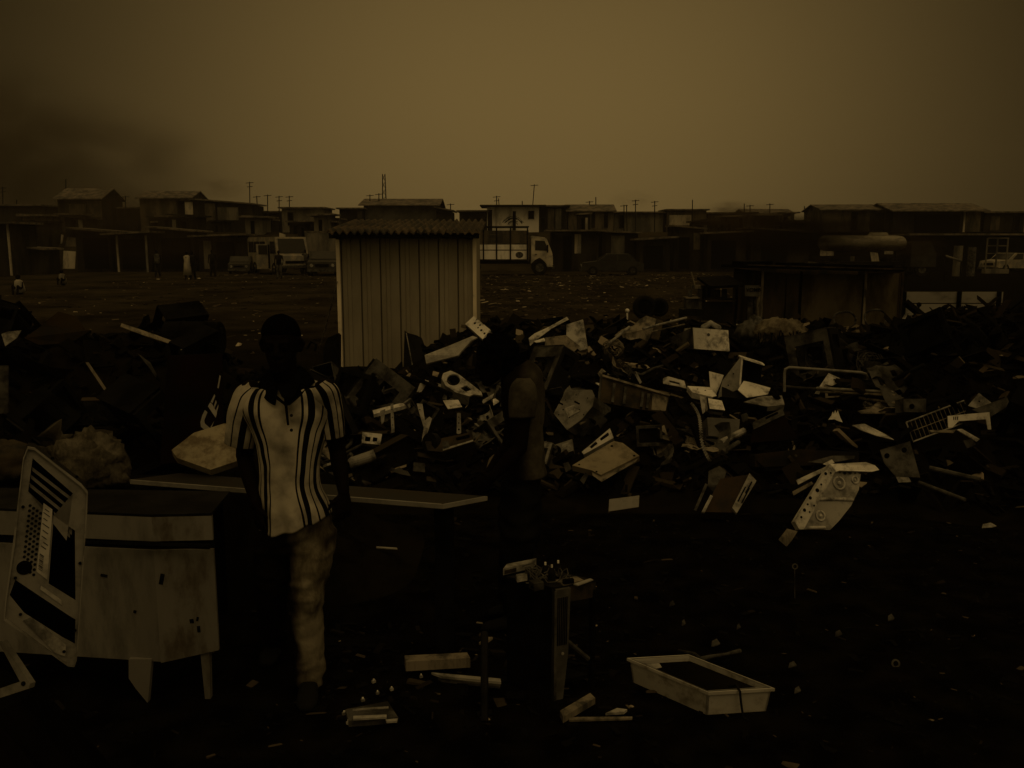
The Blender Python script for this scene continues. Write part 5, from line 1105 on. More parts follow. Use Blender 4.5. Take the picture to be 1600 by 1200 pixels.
plate('drive_bracket', 'pale drive bracket with two square cut-outs behind the walking man', 'bracket', [(566, 675), (597, 678), (594, 695), (565, 692)], white2, (.1, -.8, .6), .08, holes=[[(571, 682), (579, 683), (578, 690), (570, 689)], [(583, 683), (590, 684), (589, 690), (582, 690)]], flange=(0, 2), fh=.05)
plate('torn_bracket', 'torn V-shaped white bracket standing left of the printer', 'bracket', [(651, 630), (660, 631), (664, 657), (671, 651), (675, 654), (665, 687), (659, 690), (662, 668), (655, 645)], white2, UPR, .12, dots=[(656, 640, 1), (660, 652, 1), (663, 673, 1.2)], dent=.03)
o, on, n = plate('printer', 'dark printer with a pale lit top edge and slot in the central heap', 'printer', [(664, 690), (737, 675), (741, 690), (690, 706), (668, 704)], brown, (-.1, -.7, .7), .18, back=.25); sub(on, n, [(692, 701), (739, 687), (739.5, 689), (692, 704)], 'tray_edge', cream, o); sub(on, n, [(712, 684), (733, 679), (734, 683), (714, 688)], 'slot', void, o); sub(on, n, [(690, 690), (700, 688), (703, 699), (693, 702)], 'side_plate', dim, o)
q = MB(); c = hit(680, 706) + V((0, -.1, .1)); q.disc(c, (-.6, -.75, .2), .085, .06, 20, .03); q.build('drive_motor', blackp, label='round black motor at the left end of the printer', cat='motor')
plate('metal_strip', 'narrow perforated strip hanging between printer and washing-machine front', 'metal strip', [(714, 645), (720, 645), (720.5, 676), (717, 679), (713.5, 677)], cream, UPR, .15, dots=[(717, 652, 1), (717, 661, 1.2), (717, 671, 1.6)])
plate('metal_strip', 'slim pale bar sloping down just left of the man in profile', 'metal strip', [(741, 661), (745, 662), (774, 690), (771, 693)], cream, (.3, -.6, .7), .12, flange=(2,), fh=.03)
q = MB(); a, b_ = hit(548, 736) + V((0, -.06, .08)), hit(588, 723) + V((0, -.06, .08)); q.tube([a, b_], [.045, .05], 16); q.build('metal_tube', grey, label='short blurred grey tube right of the walking man', cat='tube')
o, on, n = plate('connector_strip', 'toothed connector strip with a jagged edge left of the printer foot', 'connector strip', [(607, 735), (612, 730), (618, 733), (624, 730), (630, 734), (637, 736), (642, 744), (630, 742)], dim, UPR, .05)
plate('metal_bracket', 'small grey angle bracket with a bright top edge below the printer', 'bracket', [(646, 722), (664, 724), (664, 738), (645, 736)], dim, UPR, .06, flange=(0,), fh=.06)
for i, (poly, lab) in enumerate((([(533, 624), (545, 624), (545, 627), (533, 628)], 'tiny pale chip farthest left below the shed'), ([(560, 629), (572, 629), (585, 637), (578, 638)], 'pale folded flake left of the bright slanting strip'), ([(559, 641), (567, 639), (570, 644), (563, 646)], 'small pale scrap under the folded flake'), ([(770, 625), (778, 620), (780, 628), (771, 633)], 'bright crumpled scrap right of the fan guard'), ([(752, 627), (777, 612), (780, 616), (755, 632)], 'light slanting bar below the fan guard'), ([(692, 626), (716, 624), (722, 636), (700, 640)], 'wrinkled pale foil below the washing-machine front'))):
    plate('metal_flake', lab, 'scrap', poly, bright if i % 2 else cream, (0, -.5, .85), .1, dent=.03)
rod('black_rod', 'black rod crossing the bits below the shed from left', 'rod', [(610, 612), (662, 627)], .022, black, .2); rod('black_rod', 'second black rod sloping right across the pale panel', 'rod', [(655, 622), (705, 648)], .022, black, .2); rod('black_rod', 'short dark hooked rod standing on the pale square panel', 'rod', [(686, 622), (690, 612)], .02, black, .2)
# crest, right of the man in profile
plate('metal_strip', 'long buckled pale strip along the crest right of the man in profile', 'metal strip', [(826, 529), (835, 521), (860, 508), (886, 496), (889, 500), (862, 514), (840, 529), (828, 539)], white2, (-.2, -.7, .7), .15, dent=.04)
o, on, n = plate('folded_panel', 'white folded appliance panel standing on the crest right of the buckled strip', 'panel', [(885, 507), (911, 499), (918, 545), (906, 548), (885, 528)], white2, (-.15, -.9, .4), .15, flange=(1, 2), fh=.2)
plate('crumpled_sheet', 'crumpled dull sheet hanging below the white folded panel', 'sheet', [(852, 529), (884, 524), (906, 540), (890, 556), (878, 564), (862, 556), (851, 546)], tan, (-.1, -.75, .6), .18, dent=.08)
plate('metal_flake', 'bright pointed flap at the left end of the crumpled dull sheet', 'scrap', [(834, 533), (850, 528), (853, 533), (838, 535)], bright, (0, -.5, .9), .2)
plate('wooden_stake', 'upright pale stake below the crumpled dull sheet', 'stake', [(866, 556), (870.5, 556), (872, 606), (868, 607)], tan, UPR, .1, th=.03)
plate('wooden_batten', 'short dull batten left of the upright pale stake foot', 'batten', [(849, 600), (866, 601), (866, 607), (849, 606)], dim, UPR, .08, th=.03)
def tangle(cx, cy, r, nn, m, label, name='wire_tangle', th=.006, up=.08):
    q = MB(); c = hit(cx, cy + r * .6) + V((0, -.05, up)); k = (c - CAM).length / F * r
    for i in range(nn):
        a = random.uniform(0, 6.28); s_ = random.uniform(.5, 1); ph = random.uniform(-1, 1); pts = []
        for t in range(7): pts.append(c + V((math.cos(a + t * .75) * k * s_, math.sin(t * 1.3 + ph) * k * .4, math.sin(a + t * .75) * k * s_ * .8 + ph * k * .2)))
        q.tube(pts, th, 4)
    return q.build(name, m, label=label, cat='wire')
tangle(957, 546, 17, 16, tan, 'loose ball of pale straw-like wire on the crest')
rod('wooden_stick', 'pale stick lying across the ball of straw-like wire', 'stick', [(950, 565), (982, 537)], .015, cream, .2)
plate('cardboard_sheet', 'torn ribbed cardboard sheet leaning on the crest in the middle', 'cardboard', [(959, 525), (972, 514), (990, 508), (1000, 498), (1010, 493), (1026, 498), (1021, 514), (1013, 533), (1000, 527), (985, 531), (972, 526)], tan, (-.1, -.75, .6), .15, dent=.05)
plate('cardboard_sheet', 'darker strip of cardboard right beside the torn ribbed sheet', 'cardboard', [(1026, 498), (1037, 501), (1030, 532), (1016, 533)], mat('dark cardboard', (.07, .058, .042), .9, .05, .03, .5, 8), (.3, -.85, .4), .12, dent=.03)
rod('wooden_stick', 'upper of two long pale sticks left of the white monitor', 'stick', [(1003, 543), (1071, 525)], .014, cream, .22); rod('wooden_stick', 'lower thinner stick of the two left of the white monitor', 'stick', [(1017, 545), (1068, 533)], .009, tan, .2)
# white monitor-like box
def white_box():
    f = [(1083, 512), (1138, 516), (1140, 549), (1085, 545)]; o, on, n = plate('monitor_case', 'clean white square monitor case at the top of the heap', 'monitor', f, bright, (.12, -.97, .12), .15, back=.3)
    P = [on(*p) for p in f]; q = MB(); q.slab([[P[0] - n * .02, P[3] - n * .02, P[3] - n * .5 + V((-.1, 0, -.0)), P[0] - n * .5 + V((-.1, 0, -.1))]], V((-.01, 0, 0))); q.build('rear_shroud', dim, o)
    q = MB(); c = on(1110, 512, -.08); q.limb([c + V((-.08, 0, 0)), c + V((0, 0, .05)), c + V((.1, 0, .0))], [.03, .035, .025], 10); kk = q.build('crumpled_cap', cream, o, smooth=True); displace(kk, lambda p, nn: .015 * noise.noise(p * 30))
    q = MB(); q.disc(on(1107, 523, .001), n, .018, .002, 14); q.build('dark_spot', dim, o)
white_box()
# fringed sack with dark scribbles
o = lump('plastic_sack', 'pale plastic sack with dark stringy fringe beside the plywood hut', 'sack', hit(1218, 541) + V((0, 0, .15)), (.29, .2, .17), mat('pale plastic sack', (.15, .135, .105), .7, .15, (.05, .04, .03), .45, 7, .4), .25, 21, 4, .04)
c0 = WL[o]; q = MB()
for i in range(60):
    a = random.uniform(-.3, .2); c = c0 + V((a, -.21 + .5 * abs(a) * .3, random.uniform(.03, .16))); q.tube([c, c + V((random.uniform(-.02, .02), -.03, -.05)), c + V((random.uniform(-.05, .01), -.035, -.11))], .006, 4)
q.build('fringe', black, o)
lump('plastic_sack', 'dim slumped sack left of the pale fringed sack', 'sack', hit(1180, 540) + V((0, .05, .12)), (.2, .18, .2), dim, .25, 31, 3, .04)
plate('metal_flake', 'thin pale sliver on top of the pale fringed sack', 'scrap', [(1224, 508), (1240, 506), (1243, 509), (1226, 513)], cream, (0, -.5, .85), .4)
plate('metal_flake', 'short pale sliver right of the white monitor case', 'scrap', [(1150, 506), (1162, 507), (1163, 510), (1151, 509)], cream, (0, -.5, .85), .1)
# mid heap
o, on, n = plate('appliance_panel', 'grey appliance back panel with small slots and a pale label', 'appliance panel', [(883, 609), (890, 602), (893, 609), (925, 609), (929, 618), (926, 634), (909, 655), (886, 672), (865, 646), (879, 620)], mat('grey appliance sheet', .17, .55, .25, .06, .42, 8, .2), (-.35, -.75, .55), .16, dots=[(873, 648, 1.2), (880, 640, 1.2), (890, 652, 1), (905, 640, 1.2), (918, 622, 1), (900, 617, 1), (912, 648, 1.2), (884, 625, .9)]); sub(on, n, [(882, 638), (897, 632), (906, 642), (888, 652)], 'label', cream, o); sub(on, n, [(898, 626), (906, 630), (905, 632), (897, 628)], 'slot', void, o); sub(on, n, [(874, 628), (880, 631), (879, 633), (873, 630)], 'slot', void, o)
P = [on(*p) for p in ((928, 620), (926, 636), (909, 656), (886, 672))]; q = MB()
for i in range(3): q.slab([[P[i], P[i + 1], P[i + 1] - n * .2 + V((.1, 0, -.02)), P[i] - n * .2 + V((.1, 0, -.02))]], V((.006, .004, 0)))
q.build('side_wall', dim, o)
o, on, n = plate('open_cabinet', 'big open brown cabinet lying on its back across the upper heap', 'cabinet', [(942, 586), (1046, 617), (1041, 645), (1008, 641), (937, 628)], brown, (.05, -.8, .6), .1, flange=(1, 2, 3, 4), fh=.08); sub(on, n, [(942, 585), (1047, 616), (1046.5, 619), (941.5, 588)], 'front_edge', tan, o, .03, .04)
for px in (958, 976, 1003, 1012): sub(on, n, [(px, 594 + (px - 942) * .29), (px + 4, 595 + (px - 942) * .29), (px + 1, 626 + (px - 942) * .17), (px - 3, 625 + (px - 942) * .17)], 'divider', dim, o, .03, .03)
sub(on, n, [(1020, 614), (1044, 620), (1040, 642), (1018, 640)], 'rust_patch', tan, o, .004)
plate('metal_strip', 'thin dark-edged strip standing at the left end of the open brown cabinet', 'metal strip', [(938, 585), (941, 585), (934, 663), (930, 663)], dim, UPR, .12)
plate('metal_flake', 'small white block at the left corner of the open brown cabinet', 'scrap', [(931, 597), (943, 601), (941, 607), (930, 604)], bright, UPR, .22)
plate('metal_strip', 'short pale lath poking up behind the open brown cabinet', 'lath', [(990, 582), (994, 580), (1003, 597), (1000, 600)], cream, UPR, .12)
plate('monitor_surround', 'pale bent plastic frame right above the open brown cabinet', 'frame', [(1036, 591), (1044, 588), (1069, 595), (1073, 607), (1062, 604), (1036, 599)], white2, (0, -.6, .8), .12, holes=[[(1046, 594), (1062, 598), (1062, 601), (1046, 597)]])
plate('white_tray', 'flat white tray plate left of the tall open white box', 'tray', [(1074, 603), (1110, 605), (1120, 618), (1113, 620), (1082, 613)], bright, (0, -.4, .92), .12, flange=(3, 4), fh=.06, dots=[(1090, 608, 1), (1102, 610, 1.2)])
plate('square_sheet', 'bright upright plate between tray and tall open white box', 'panel', [(1108, 580), (1131, 586), (1125, 602), (1118, 618), (1110, 606)], bright, UPR, .15)
plate('dark_box_lid', 'dark flat lid under the bright upright plate', 'lid', [(1128, 604), (1168, 618), (1166, 624), (1128, 620)], blackp, (0, -.5, .85), .16)
o, on, n = plate('open_case', 'tall white open case with one grey side, upright on the heap', 'case', [(1157, 558), (1159, 558), (1154, 608), (1121, 622), (1129, 594)], mat('grey-white case side', .26, .5, .3, .12, .4, 8), (-.55, -.8, .25), .18, dots=[(1146, 584, 1.2), (1138, 602, 1.2)])
a = on(1158, 558); e_ = on(1154, 608); q = MB(); q.slab([[a, e_, e_ + V((.02, .012, 0)), a + V((.02, .012, 0))]], V((0, -.012, .0))); q.build('front_edge', bright, o)
b_ = a + V((.24, .02, -.075)); q = MB(); q.slab([[a, b_, b_ + V((0, .1, .01)), a + V((0, .1, .01))]], V((0, 0, -.014))); q.build('top_edge', bright, o)
q = MB(); f_ = e_ + V((.24, .02, -.04)); q.slab([[a + V((.02, .09, 0)), b_ + V((0, .09, 0)), f_ + V((0, .09, 0)), e_ + V((.02, .09, 0))]], V((0, .01, 0))); q.build('back_wall', void, o)
plate('white_sheet', 'bright white six-sided sheet leaning in the tall open case', 'sheet', [(1153, 609), (1162, 595), (1172, 597), (1204, 606), (1200, 616), (1167, 621)], bright, (.1, -.55, .8), .25)
o, on, n = plate('metal_housing', 'small white housing with a black frame below the bright upright plate', 'housing', [(1105, 622), (1128, 626), (1133, 641), (1107, 638)], bright, (.1, -.8, .6), .2, back=.1); sub(on, n, [(1104, 620), (1106, 621), (1109, 639), (1133, 642), (1133, 645), (1106, 641)], 'black_frame', black, o, .006)
plate('white_post', 'narrow white upright left of the small white housing', 'post', [(1093, 618), (1102, 621), (1102, 643), (1098, 647)], white2, UPR, .14)
o, on, n = plate('crt_monitor', 'dull grey monitor front below the small white housing', 'monitor', [(1105, 652), (1156, 655), (1154, 684), (1107, 681)], mat('dull monitor plastic', .10, .6, .15, .05, .4, 6), (.1, -.85, .5), .16, back=.2); sub(on, n, [(1103, 682), (1155, 685), (1155, 688), (1104, 685)], 'base_edge', black, o, .02)
plate('plastic_flap', 'dim curled flap right of the dull grey monitor front', 'flap', [(1157, 648), (1166, 645), (1173, 658), (1160, 660)], dim, UPR, .15, dent=.04)
q = MB(); a, b_ = hit(1077, 652) + V((0, -.1, .15)), hit(1104, 735) + V((0, -.12, .12))
for i in range(26):
    p = a + (b_ - a) * (i / 26) + V((.02 * math.sin(i * .25), 0, .02 * math.sin(i * .2))); q.box(p, (.016, .02, .022), Matrix.Rotation(.5 + i * .02, 3, 'Y')); q.box(p + V((.012, 0, -.006)), (.014, .012, .008))
q.build('chain_strip', cream, label='thin notched chain-like strip hanging down the middle of the heap', cat='strip')
rod('metal_tube', 'short pale tube sloping below the dull grey monitor front', 'tube', [(1124, 711), (1160, 692)], .03, cream, .12); rod('metal_tube', 'darker thinner tube just under the short pale tube', 'tube', [(1127, 722), (1152, 707)], .022, dim, .1)
plate('crumpled_sheet', 'crumpled grey scrap above the two-sided brown case', 'sheet', [(1107, 735), (1124, 728), (1135, 736), (1129, 757), (1117, 770), (1106, 760)], dim, (-.2, -.7, .6), .12, dent=.08)
plate('drive_cage', 'pale drive cage with cut-outs tilted above the beige slab', 'drive cage', [(909, 706), (953, 669), (959, 684), (912, 710)], white2, (-.2, -.7, .65), .2, holes=[[(921, 698), (931, 689.5), (934, 693), (924, 701)], [(937, 685), (950, 675), (952, 680), (939, 689)]], flange=(2,), fh=.06)
rod('metal_rail', 'thin rail lying left above the pale drive cage', 'rail', [(905, 692), (932, 674)], .012, tan, .18)
o, on, n = plate('power_supply', 'power supply with a round fan opening behind the man in profile', 'power supply', [(848, 701), (894, 686), (896, 704), (849, 719)], mat('power supply steel', .16, .5, .3, .06, .4, 9), (-.15, -.85, .5), .15, back=.12); sub(on, n, circ(868, 704, 9, 8.5), 'fan_opening', void, o); sub(on, n, [(878, 694), (891, 690), (892, 702), (879, 707)], 'pale_label', cream, o)
q = MB(); q.disc(on(868, 704, .006), n, .02, .004, 14); q.build('fan_hub', dim, o)
for k in range(4):
    a = k * math.pi / 2 + .4; sub(on, n, [(868 + math.cos(a) * 3, 704 + math.sin(a) * 3), (868 + math.cos(a + .15) * 8.4, 704 + math.sin(a + .15) * 8), (868 + math.cos(a + .35) * 8.4, 704 + math.sin(a + .35) * 8), (868 + math.cos(a + .5) * 3, 704 + math.sin(a + .5) * 3)], 'fan_blade', blackp, o, .007)
o, on, n = plate('beige_slab', 'broad beige slab-like casing tilted in the front of the heap', 'casing', [(894, 727), (959, 689), (973, 692), (999, 712), (939, 742), (925, 735)], mat('beige casing', (.24, .215, .165), .5, .25, (.10, .085, .06), .38, 5), (-.1, -.45, .9), .22, th=.06, dots=[(956, 697, 2.2), (991, 712, 2), (932, 737, 1.8), (905, 726, 1.6)]); P = [on(*p, -.02) for p in ((925, 735), (939, 742), (999, 712), (994, 721), (940, 753), (926, 743))]; q = MB(); q.slab([P], V((0, .02, 0))); q.build('front_lip', tan, o)
plate('metal_bracket', 'little bright double tick of metal right of the beige slab', 'bracket', [(983, 731), (986, 730), (990, 737), (987, 738)], bright, UPR, .1); plate('metal_bracket', 'dull folded bracket under the left end of the beige slab', 'bracket', [(906, 750), (915, 738), (920, 742), (912, 757)], dim, UPR, .1)
plate('cable_clip', 'dull grey hooked clip left of the beige slab', 'clip', [(880, 724), (888, 722), (894, 733), (884, 738)], dim, UPR, .12)
plate('white_label_plate', 'plain pale rectangular plate alone at the front foot of the heap', 'plate', [(952, 780), (999, 774), (998, 792), (951, 799)], mat('plain pale plate', .27, .6, .2, .18, .4, 6), (-.05, -.9, .4), .1, th=.015)
# brown two-sided case in the lower middle
o, on, n = plate('brown_case', 'open brown case with pale slotted edges low in the heap', 'case', [(1098, 800), (1126, 748), (1172, 741), (1150, 801)], mat('brown case inside', (.035, .024, .014), .7, .1, .014, .4, 5), (0, -.7, .7), .15, back=.1)
e1 = sub(on, n, [(1144, 793), (1171, 739), (1182, 751), (1151, 802)], 'slotted_edge', grey, o, .03, .03)
for (a, b_) in (((1152, 783), (1164, 760)), ((1158, 785), (1170, 762)), ((1164, 770), (1174, 752))): sub(on, n, [a, (a[0] + 2, a[1] + 1), (b_[0] + 2, b_[1] + 1), b_], 'slot', void, e1, .033)
sub(on, n, [(1096, 800), (1101, 801), (1114, 775), (1110, 773)], 'side_strip', cream, o, .03, .02); sub(on, n, [(1084, 797), (1088, 798), (1106, 757), (1102, 755)], 'side_strip', dim, o, .03, .02)
# right half
P = [hit(1225.6, 610), None, None, None, None, hit(1356, 620)]; Y_ = hit(1300, 640).y - .25; q = MB()
q.tube([at(1225.6, 612, Y_), at(1225.8, 584, Y_), at(1227, 577, Y_), at(1233, 574, Y_), at(1290, 578, Y_), at(1345, 582, Y_), at(1353, 584.5, Y_), at(1356, 590, Y_), at(1356, 625, Y_)], .0135, 8)
q.build('bed_frame', mat('bare tube', .20, .5, .3, .08, .4, 9), label='bent tubular bed rail arching over the right part of the heap', cat='bed frame')
o, on, n = plate('angle_bracket', 'white triangular bracket under the arching bed rail', 'bracket', [(1273, 615), (1295, 583), (1319, 594), (1300, 603), (1290, 600), (1280, 616)], bright, UPR, .15); sub(on, n, [(1303, 592), (1311, 594), (1310, 596), (1302, 594)], 'slot', void, o)
plate('frame_piece', 'dull triangular frame right of the white triangular bracket', 'frame', [(1288, 601), (1292, 602), (1334, 619), (1290, 622)], tan, UPR, .12, holes=[[(1293, 607), (1318, 618), (1294, 619)]])
for i, (p, r_, m_, lab) in enumerate(((((1274, 624), (1392, 632)), .014, cream, 'uppermost long thin lath across the heap under the bed rail'), (((1222, 622), (1290, 627)), .016, dim, 'dim lath left of the white triangular bracket'), (((1280, 630), (1395, 637)), .012, tan, 'lowest thin lath across the heap under the bed rail'), (((1340, 640), (1432, 656)), .014, tan, 'lath sloping toward the wire rack'), (((1448, 752), (1527, 771)), .02, dim, 'long dim bar low in the right dark heap'), (((1432, 775), (1503, 803)), .016, dim, 'lower thin dim bar in the right dark heap'), (((1358, 604), (1380, 622)), .008, tan, 'short rod right under the end of the bed rail'))): rod('long_lath', lab, 'lath', p, r_, m_, .12)
plate('grey_panel', 'flat grey plate right of the tall open white case', 'panel', [(1162, 628), (1190, 619), (1222, 618), (1226, 632), (1200, 635)], grey, (0, -.4, .9), .15, flange=(3,), fh=.05)
o, on, n = plate('maroon_panel', 'dark triangular panel with a pale vented top edge', 'panel', [(1177, 668), (1223, 640), (1228, 655), (1250, 686), (1172, 692)], maroon, (0, -.85, .5), .15, th=.02); sub(on, n, [(1176, 660), (1223, 638), (1226, 648), (1178, 671)], 'vented_edge', dim, o, .02, .02); sub(on, n, [(1196, 652), (1215, 643), (1216, 646), (1197, 655)], 'vent', void, o, .024)
plate('torn_plastic', 'torn white hand-shaped scrap in the right middle of the heap', 'scrap', [(1294, 656), (1300, 649), (1302, 643), (1304, 647), (1306, 641), (1308, 646), (1310, 641), (1313, 652), (1316, 660), (1310, 658), (1304, 655)], bright, UPR, .12, dent=.03)
plate('metal_flake', 'pale split plate left of the wire rack end', 'scrap', [(1331, 665), (1350, 664), (1368, 670), (1386, 679), (1396, 689), (1370, 681), (1345, 672)], white2, (0, -.6, .8), .1, dent=.03)
plate('metal_flake', 'flat dull plate above the pale split plate', 'scrap', [(1340, 642), (1362, 638), (1386, 641), (1382, 646), (1345, 646)], tan, (0, -.4, .9), .1)
# wire rack
def wire_rack():
    n = V((.1, -.8, .6)).normalized(); p0 = hit(1427, 690) + V((0, -.05, .12))
    def on(px, py): d = ray(px, py); return CAM + d * ((p0 - CAM).dot(n) / d.dot(n))
    c = [(1416, 660), (1506, 626), (1519, 656), (1427, 690)]; q = MB(); P = [on(*p) for p in c]
    q.tube(P + [P[0]], .007, 6); root = q.build('wire_rack', cream, label='wire shelf rack tilted in the right part of the heap', cat='wire rack'); q = MB()
    for i in range(1, 14): t = i / 14; q.tube([P[0] + (P[1] - P[0]) * t, P[3] + (P[2] - P[3]) * t], .0032, 4)
    q.tube([P[0] + (P[3] - P[0]) * .5, P[1] + (P[2] - P[1]) * .5], .004, 4); q.build('wires', tan, root)
wire_rack()
plate('square_sheet', 'pale squarish plate at the far right end of the wire rack', 'panel', [(1513, 634), (1530, 614), (1549, 629), (1536, 641)], cream, UPR, .15, dots=[(1530, 627, 1.2)])
plate('vented_bar', 'dim vented bar running behind the pale plate at right', 'bar', [(1519, 640), (1570, 622), (1572, 618), (1578, 630), (1576, 634), (1547, 652)], dim, UPR, .12)
o, on, n = plate('white_bracket', 'long white bracket with slots across the wire rack', 'bracket', [(1481, 650), (1500, 648), (1546, 644), (1549, 671), (1544, 671), (1541, 655), (1498, 658), (1488, 668), (1482, 668)], bright, UPR, .16)
for px in (1490, 1493, 1496): sub(on, n, [(px, 651), (px + 1, 651), (px + 1, 656), (px, 656)], 'slot', void, o)
plate('metal_strip', 'short pale strip sloping down below the long white bracket', 'metal strip', [(1495, 671), (1503, 670), (1531, 686), (1526, 690)], white2, (.2, -.6, .7), .1); plate('metal_strip', 'thin curved strip left of the short sloping strip', 'metal strip', [(1452, 672), (1480, 672), (1494, 671), (1490, 676), (1455, 675)], tan, (0, -.5, .8), .1)
plate('torn_plastic', 'dim crumpled lump below the short sloping strip', 'scrap', [(1506, 688), (1520, 686), (1528, 694), (1512, 701)], dim, UPR, .1, dent=.05)
o, on, n = plate('speaker_box', 'dim box with a round dark opening left of the wire rack', 'box', [(1412, 623), (1447, 623), (1447, 644), (1412, 644)], dim, UPR, .1, back=.15); sub(on, n, circ(1425, 635, 4, 4), 'round_opening', void, o)
o, on, n = plate('plastic_housing', 'grey five-sided plate with two dark round holes right of the enamel lid', 'plate', [(1375, 703), (1422, 689), (1438, 746), (1400, 745), (1382, 724)], dim, (.1, -.85, .5), .12, flange=(1, 2), fh=.06); sub(on, n, circ(1386, 712, 4, 4), 'round_hole', void, o); sub(on, n, circ(1413, 703, 4, 4), 'round_hole', void, o); sub(on, n, [(1400, 745), (1420, 746), (1424, 753), (1404, 754)], 'lower_tab', grey, o, .01)
# hero enamel lid
def enamel_lid():
    f = [(1306, 735), (1334, 735), (1345, 740), (1342, 765), (1330, 790), (1310, 815), (1297, 828), (1256, 827)]
    o, on, n = plate('enamel_lid', 'large folded white enamel appliance lid with holes along its flange, front right of heap', 'appliance lid', f, mat('scuffed enamel', .33, .5, .3, .10, .40, 5, .1), (.25, -.85, .42), .04)
    fl = [(1242, 815), (1297, 725), (1306, 735), (1256, 827), (1249, 827)]; w_ = sub(on, n, fl, 'side_flange', white2, o, .05, .05)
    q = MB(); P = [on(1297, 725, .05), on(1353, 722, .02), on(1367, 727, .0), on(1374, 734, .0), on(1362, 737, .02), on(1312, 735, .05), on(1306, 737, .05)]; q.slab([P], V((0, .02, -.012))); q.build('top_flange', bright, o)
    for px, py, r_ in ((1290, 740, 2.4), (1277, 766, 3), (1266, 778, 2.6), (1257, 797, 2.6), (1283, 757, 1.6), (1262, 788, 1.6), (1252, 808, 1.8), (1272, 790, 1.4), (1298, 739, 1.6), (1265, 800, 1.4)):
        q = MB(); k = r_ / F * (on(px, py) - CAM).length; q.disc(on(px, py, .0515), n, k, .002, 10); q.build('hole', void, w_)
    for cx, cy, r_ in ((1311, 755, 9), (1282, 806, 7), (1336, 750, 5)):
        k = (on(cx, cy) - CAM).length / F; u = V((0, 0, 1)) - n * n.z; u.normalize(); v = n.cross(u); q = MB(); c = on(cx, cy, .003)
        q.tube([c + (u * math.cos(t * math.pi / 10) + v * math.sin(t * math.pi / 10)) * r_ * k for t in range(20 if cy != 752 else 12)], .008, 6); q.disc(c, n, r_ * k * .35, .006, 14); q.build('embossed_ring', white2, o, smooth=True)
    for a, b_ in (((1281, 780), (1317, 780)), ((1317, 780), (1332, 781)), ((1256, 825), (1288, 824))):
        q = MB(); q.limb([on(*a, .003), on(*b_, .003)], [.014, .012], 8); q.build('pressed_rib', white2, o, smooth=True)
    for k in range(7):
        px = 1312 + k * 8; q = MB(); q.disc(on(px, 738 + (k % 2), .006), n, .008 + .004 * (k % 3), .004, 8); q.build('rust_chip', brown, o)
enamel_lid()
plate('metal_strip', 'upper pale slat sticking out left of the folded enamel lid', 'metal strip', [(1244, 750), (1270, 738), (1295, 727), (1297, 732), (1272, 744), (1247, 757)], white2, (-.2, -.6, .7), .25); plate('metal_strip', 'lower dull slat sticking out left of the folded enamel lid', 'metal strip', [(1238, 768), (1268, 752), (1271, 756), (1240, 774)], tan, (-.2, -.6, .7), .22); plate('metal_flake', 'small white curl at the top corner of the folded enamel lid', 'scrap', [(1286, 725), (1300, 718), (1304, 723), (1294, 728)], bright, UPR, .3)
plate('plastic_flap', 'dull bent flap hanging under the lower corner of the enamel lid', 'flap', [(1215, 843), (1230, 826), (1246, 830), (1236, 845), (1228, 854)], tan, UPR, .1, dent=.04)
plate('long_beam', 'long dark brown beam lying behind the folded enamel lid', 'beam', [(1180, 710), (1250, 702), (1342, 706), (1342, 724), (1250, 728), (1180, 730)], mat('dark brown beam', (.03, .022, .014), .85, .05, .012, .5, 4), UPR, .1, th=.15)
plate('plastic_strip', 'dull grey strip with a pale square above the folded enamel lid', 'strip', [(1262, 722), (1300, 712), (1336, 712), (1335, 717), (1290, 724)], dim, (0, -.5, .8), .15)
# left dark heap
plate('pale_sheet', 'small pale torn sheet at the far left crest of the dark heap', 'sheet', [(2, 522), (12, 518), (33, 516), (26, 528), (8, 541)], cream, UPR, .1)
plate('brown_tarpaulin', 'dull brown tarpaulin hump on the left dark heap', 'tarpaulin', [(38, 530), (62, 508), (92, 488), (118, 492), (132, 512), (146, 525), (110, 535), (60, 538)], mat('brown tarpaulin', (.022, .016, .008), .9, .03, .012, .5, 3, .3), (0, -.6, .8), .1, dent=.1, th=.02)
plate('metal_strip', 'long pale-edged strip sloping down the right of the left dark heap', 'metal strip', [(190, 505), (235, 520), (268, 532), (262, 536), (225, 524), (188, 510)], tan, (.1, -.6, .8), .12); plate('metal_strip', 'curved pale strip below the drum on the left dark heap', 'metal strip', [(282, 546), (296, 545), (316, 562), (308, 564)], cream, (.1, -.6, .8), .15)
plate('metal_strip', 'narrow grille bar slanting in the black of the left heap', 'metal strip', [(133, 566), (138, 566), (176, 622), (173, 625)], tan, UPR, .15); plate('metal_flake', 'bent dull flap in the black of the left heap', 'scrap', [(215, 552), (234, 566), (244, 584), (243, 590), (232, 574)], dim, UPR, .12, dent=.03)
q = MB(); c = hit(298, 556) + V((0, .1, .14)); q.rings([(c + V((x, 0, 0)), (0, .16 * k, 0), (0, 0, .16 * k)) for x, k in ((-.25, .9), (-.24, 1), (-.1, 1), (-.09, 1.06), (-.07, 1), (.1, 1), (.11, 1.06), (.13, 1), (.24, 1), (.25, .9))], 22); dmx = q.build('burnt_drum', black, label='burnt black drum lying on the crest left of the walking man', cat='drum'); q = MB(); q.disc(c + V((.25, 0, .08)), (1, 0, 0), .03, .015, 12); q.build('bung', blackp, dmx)
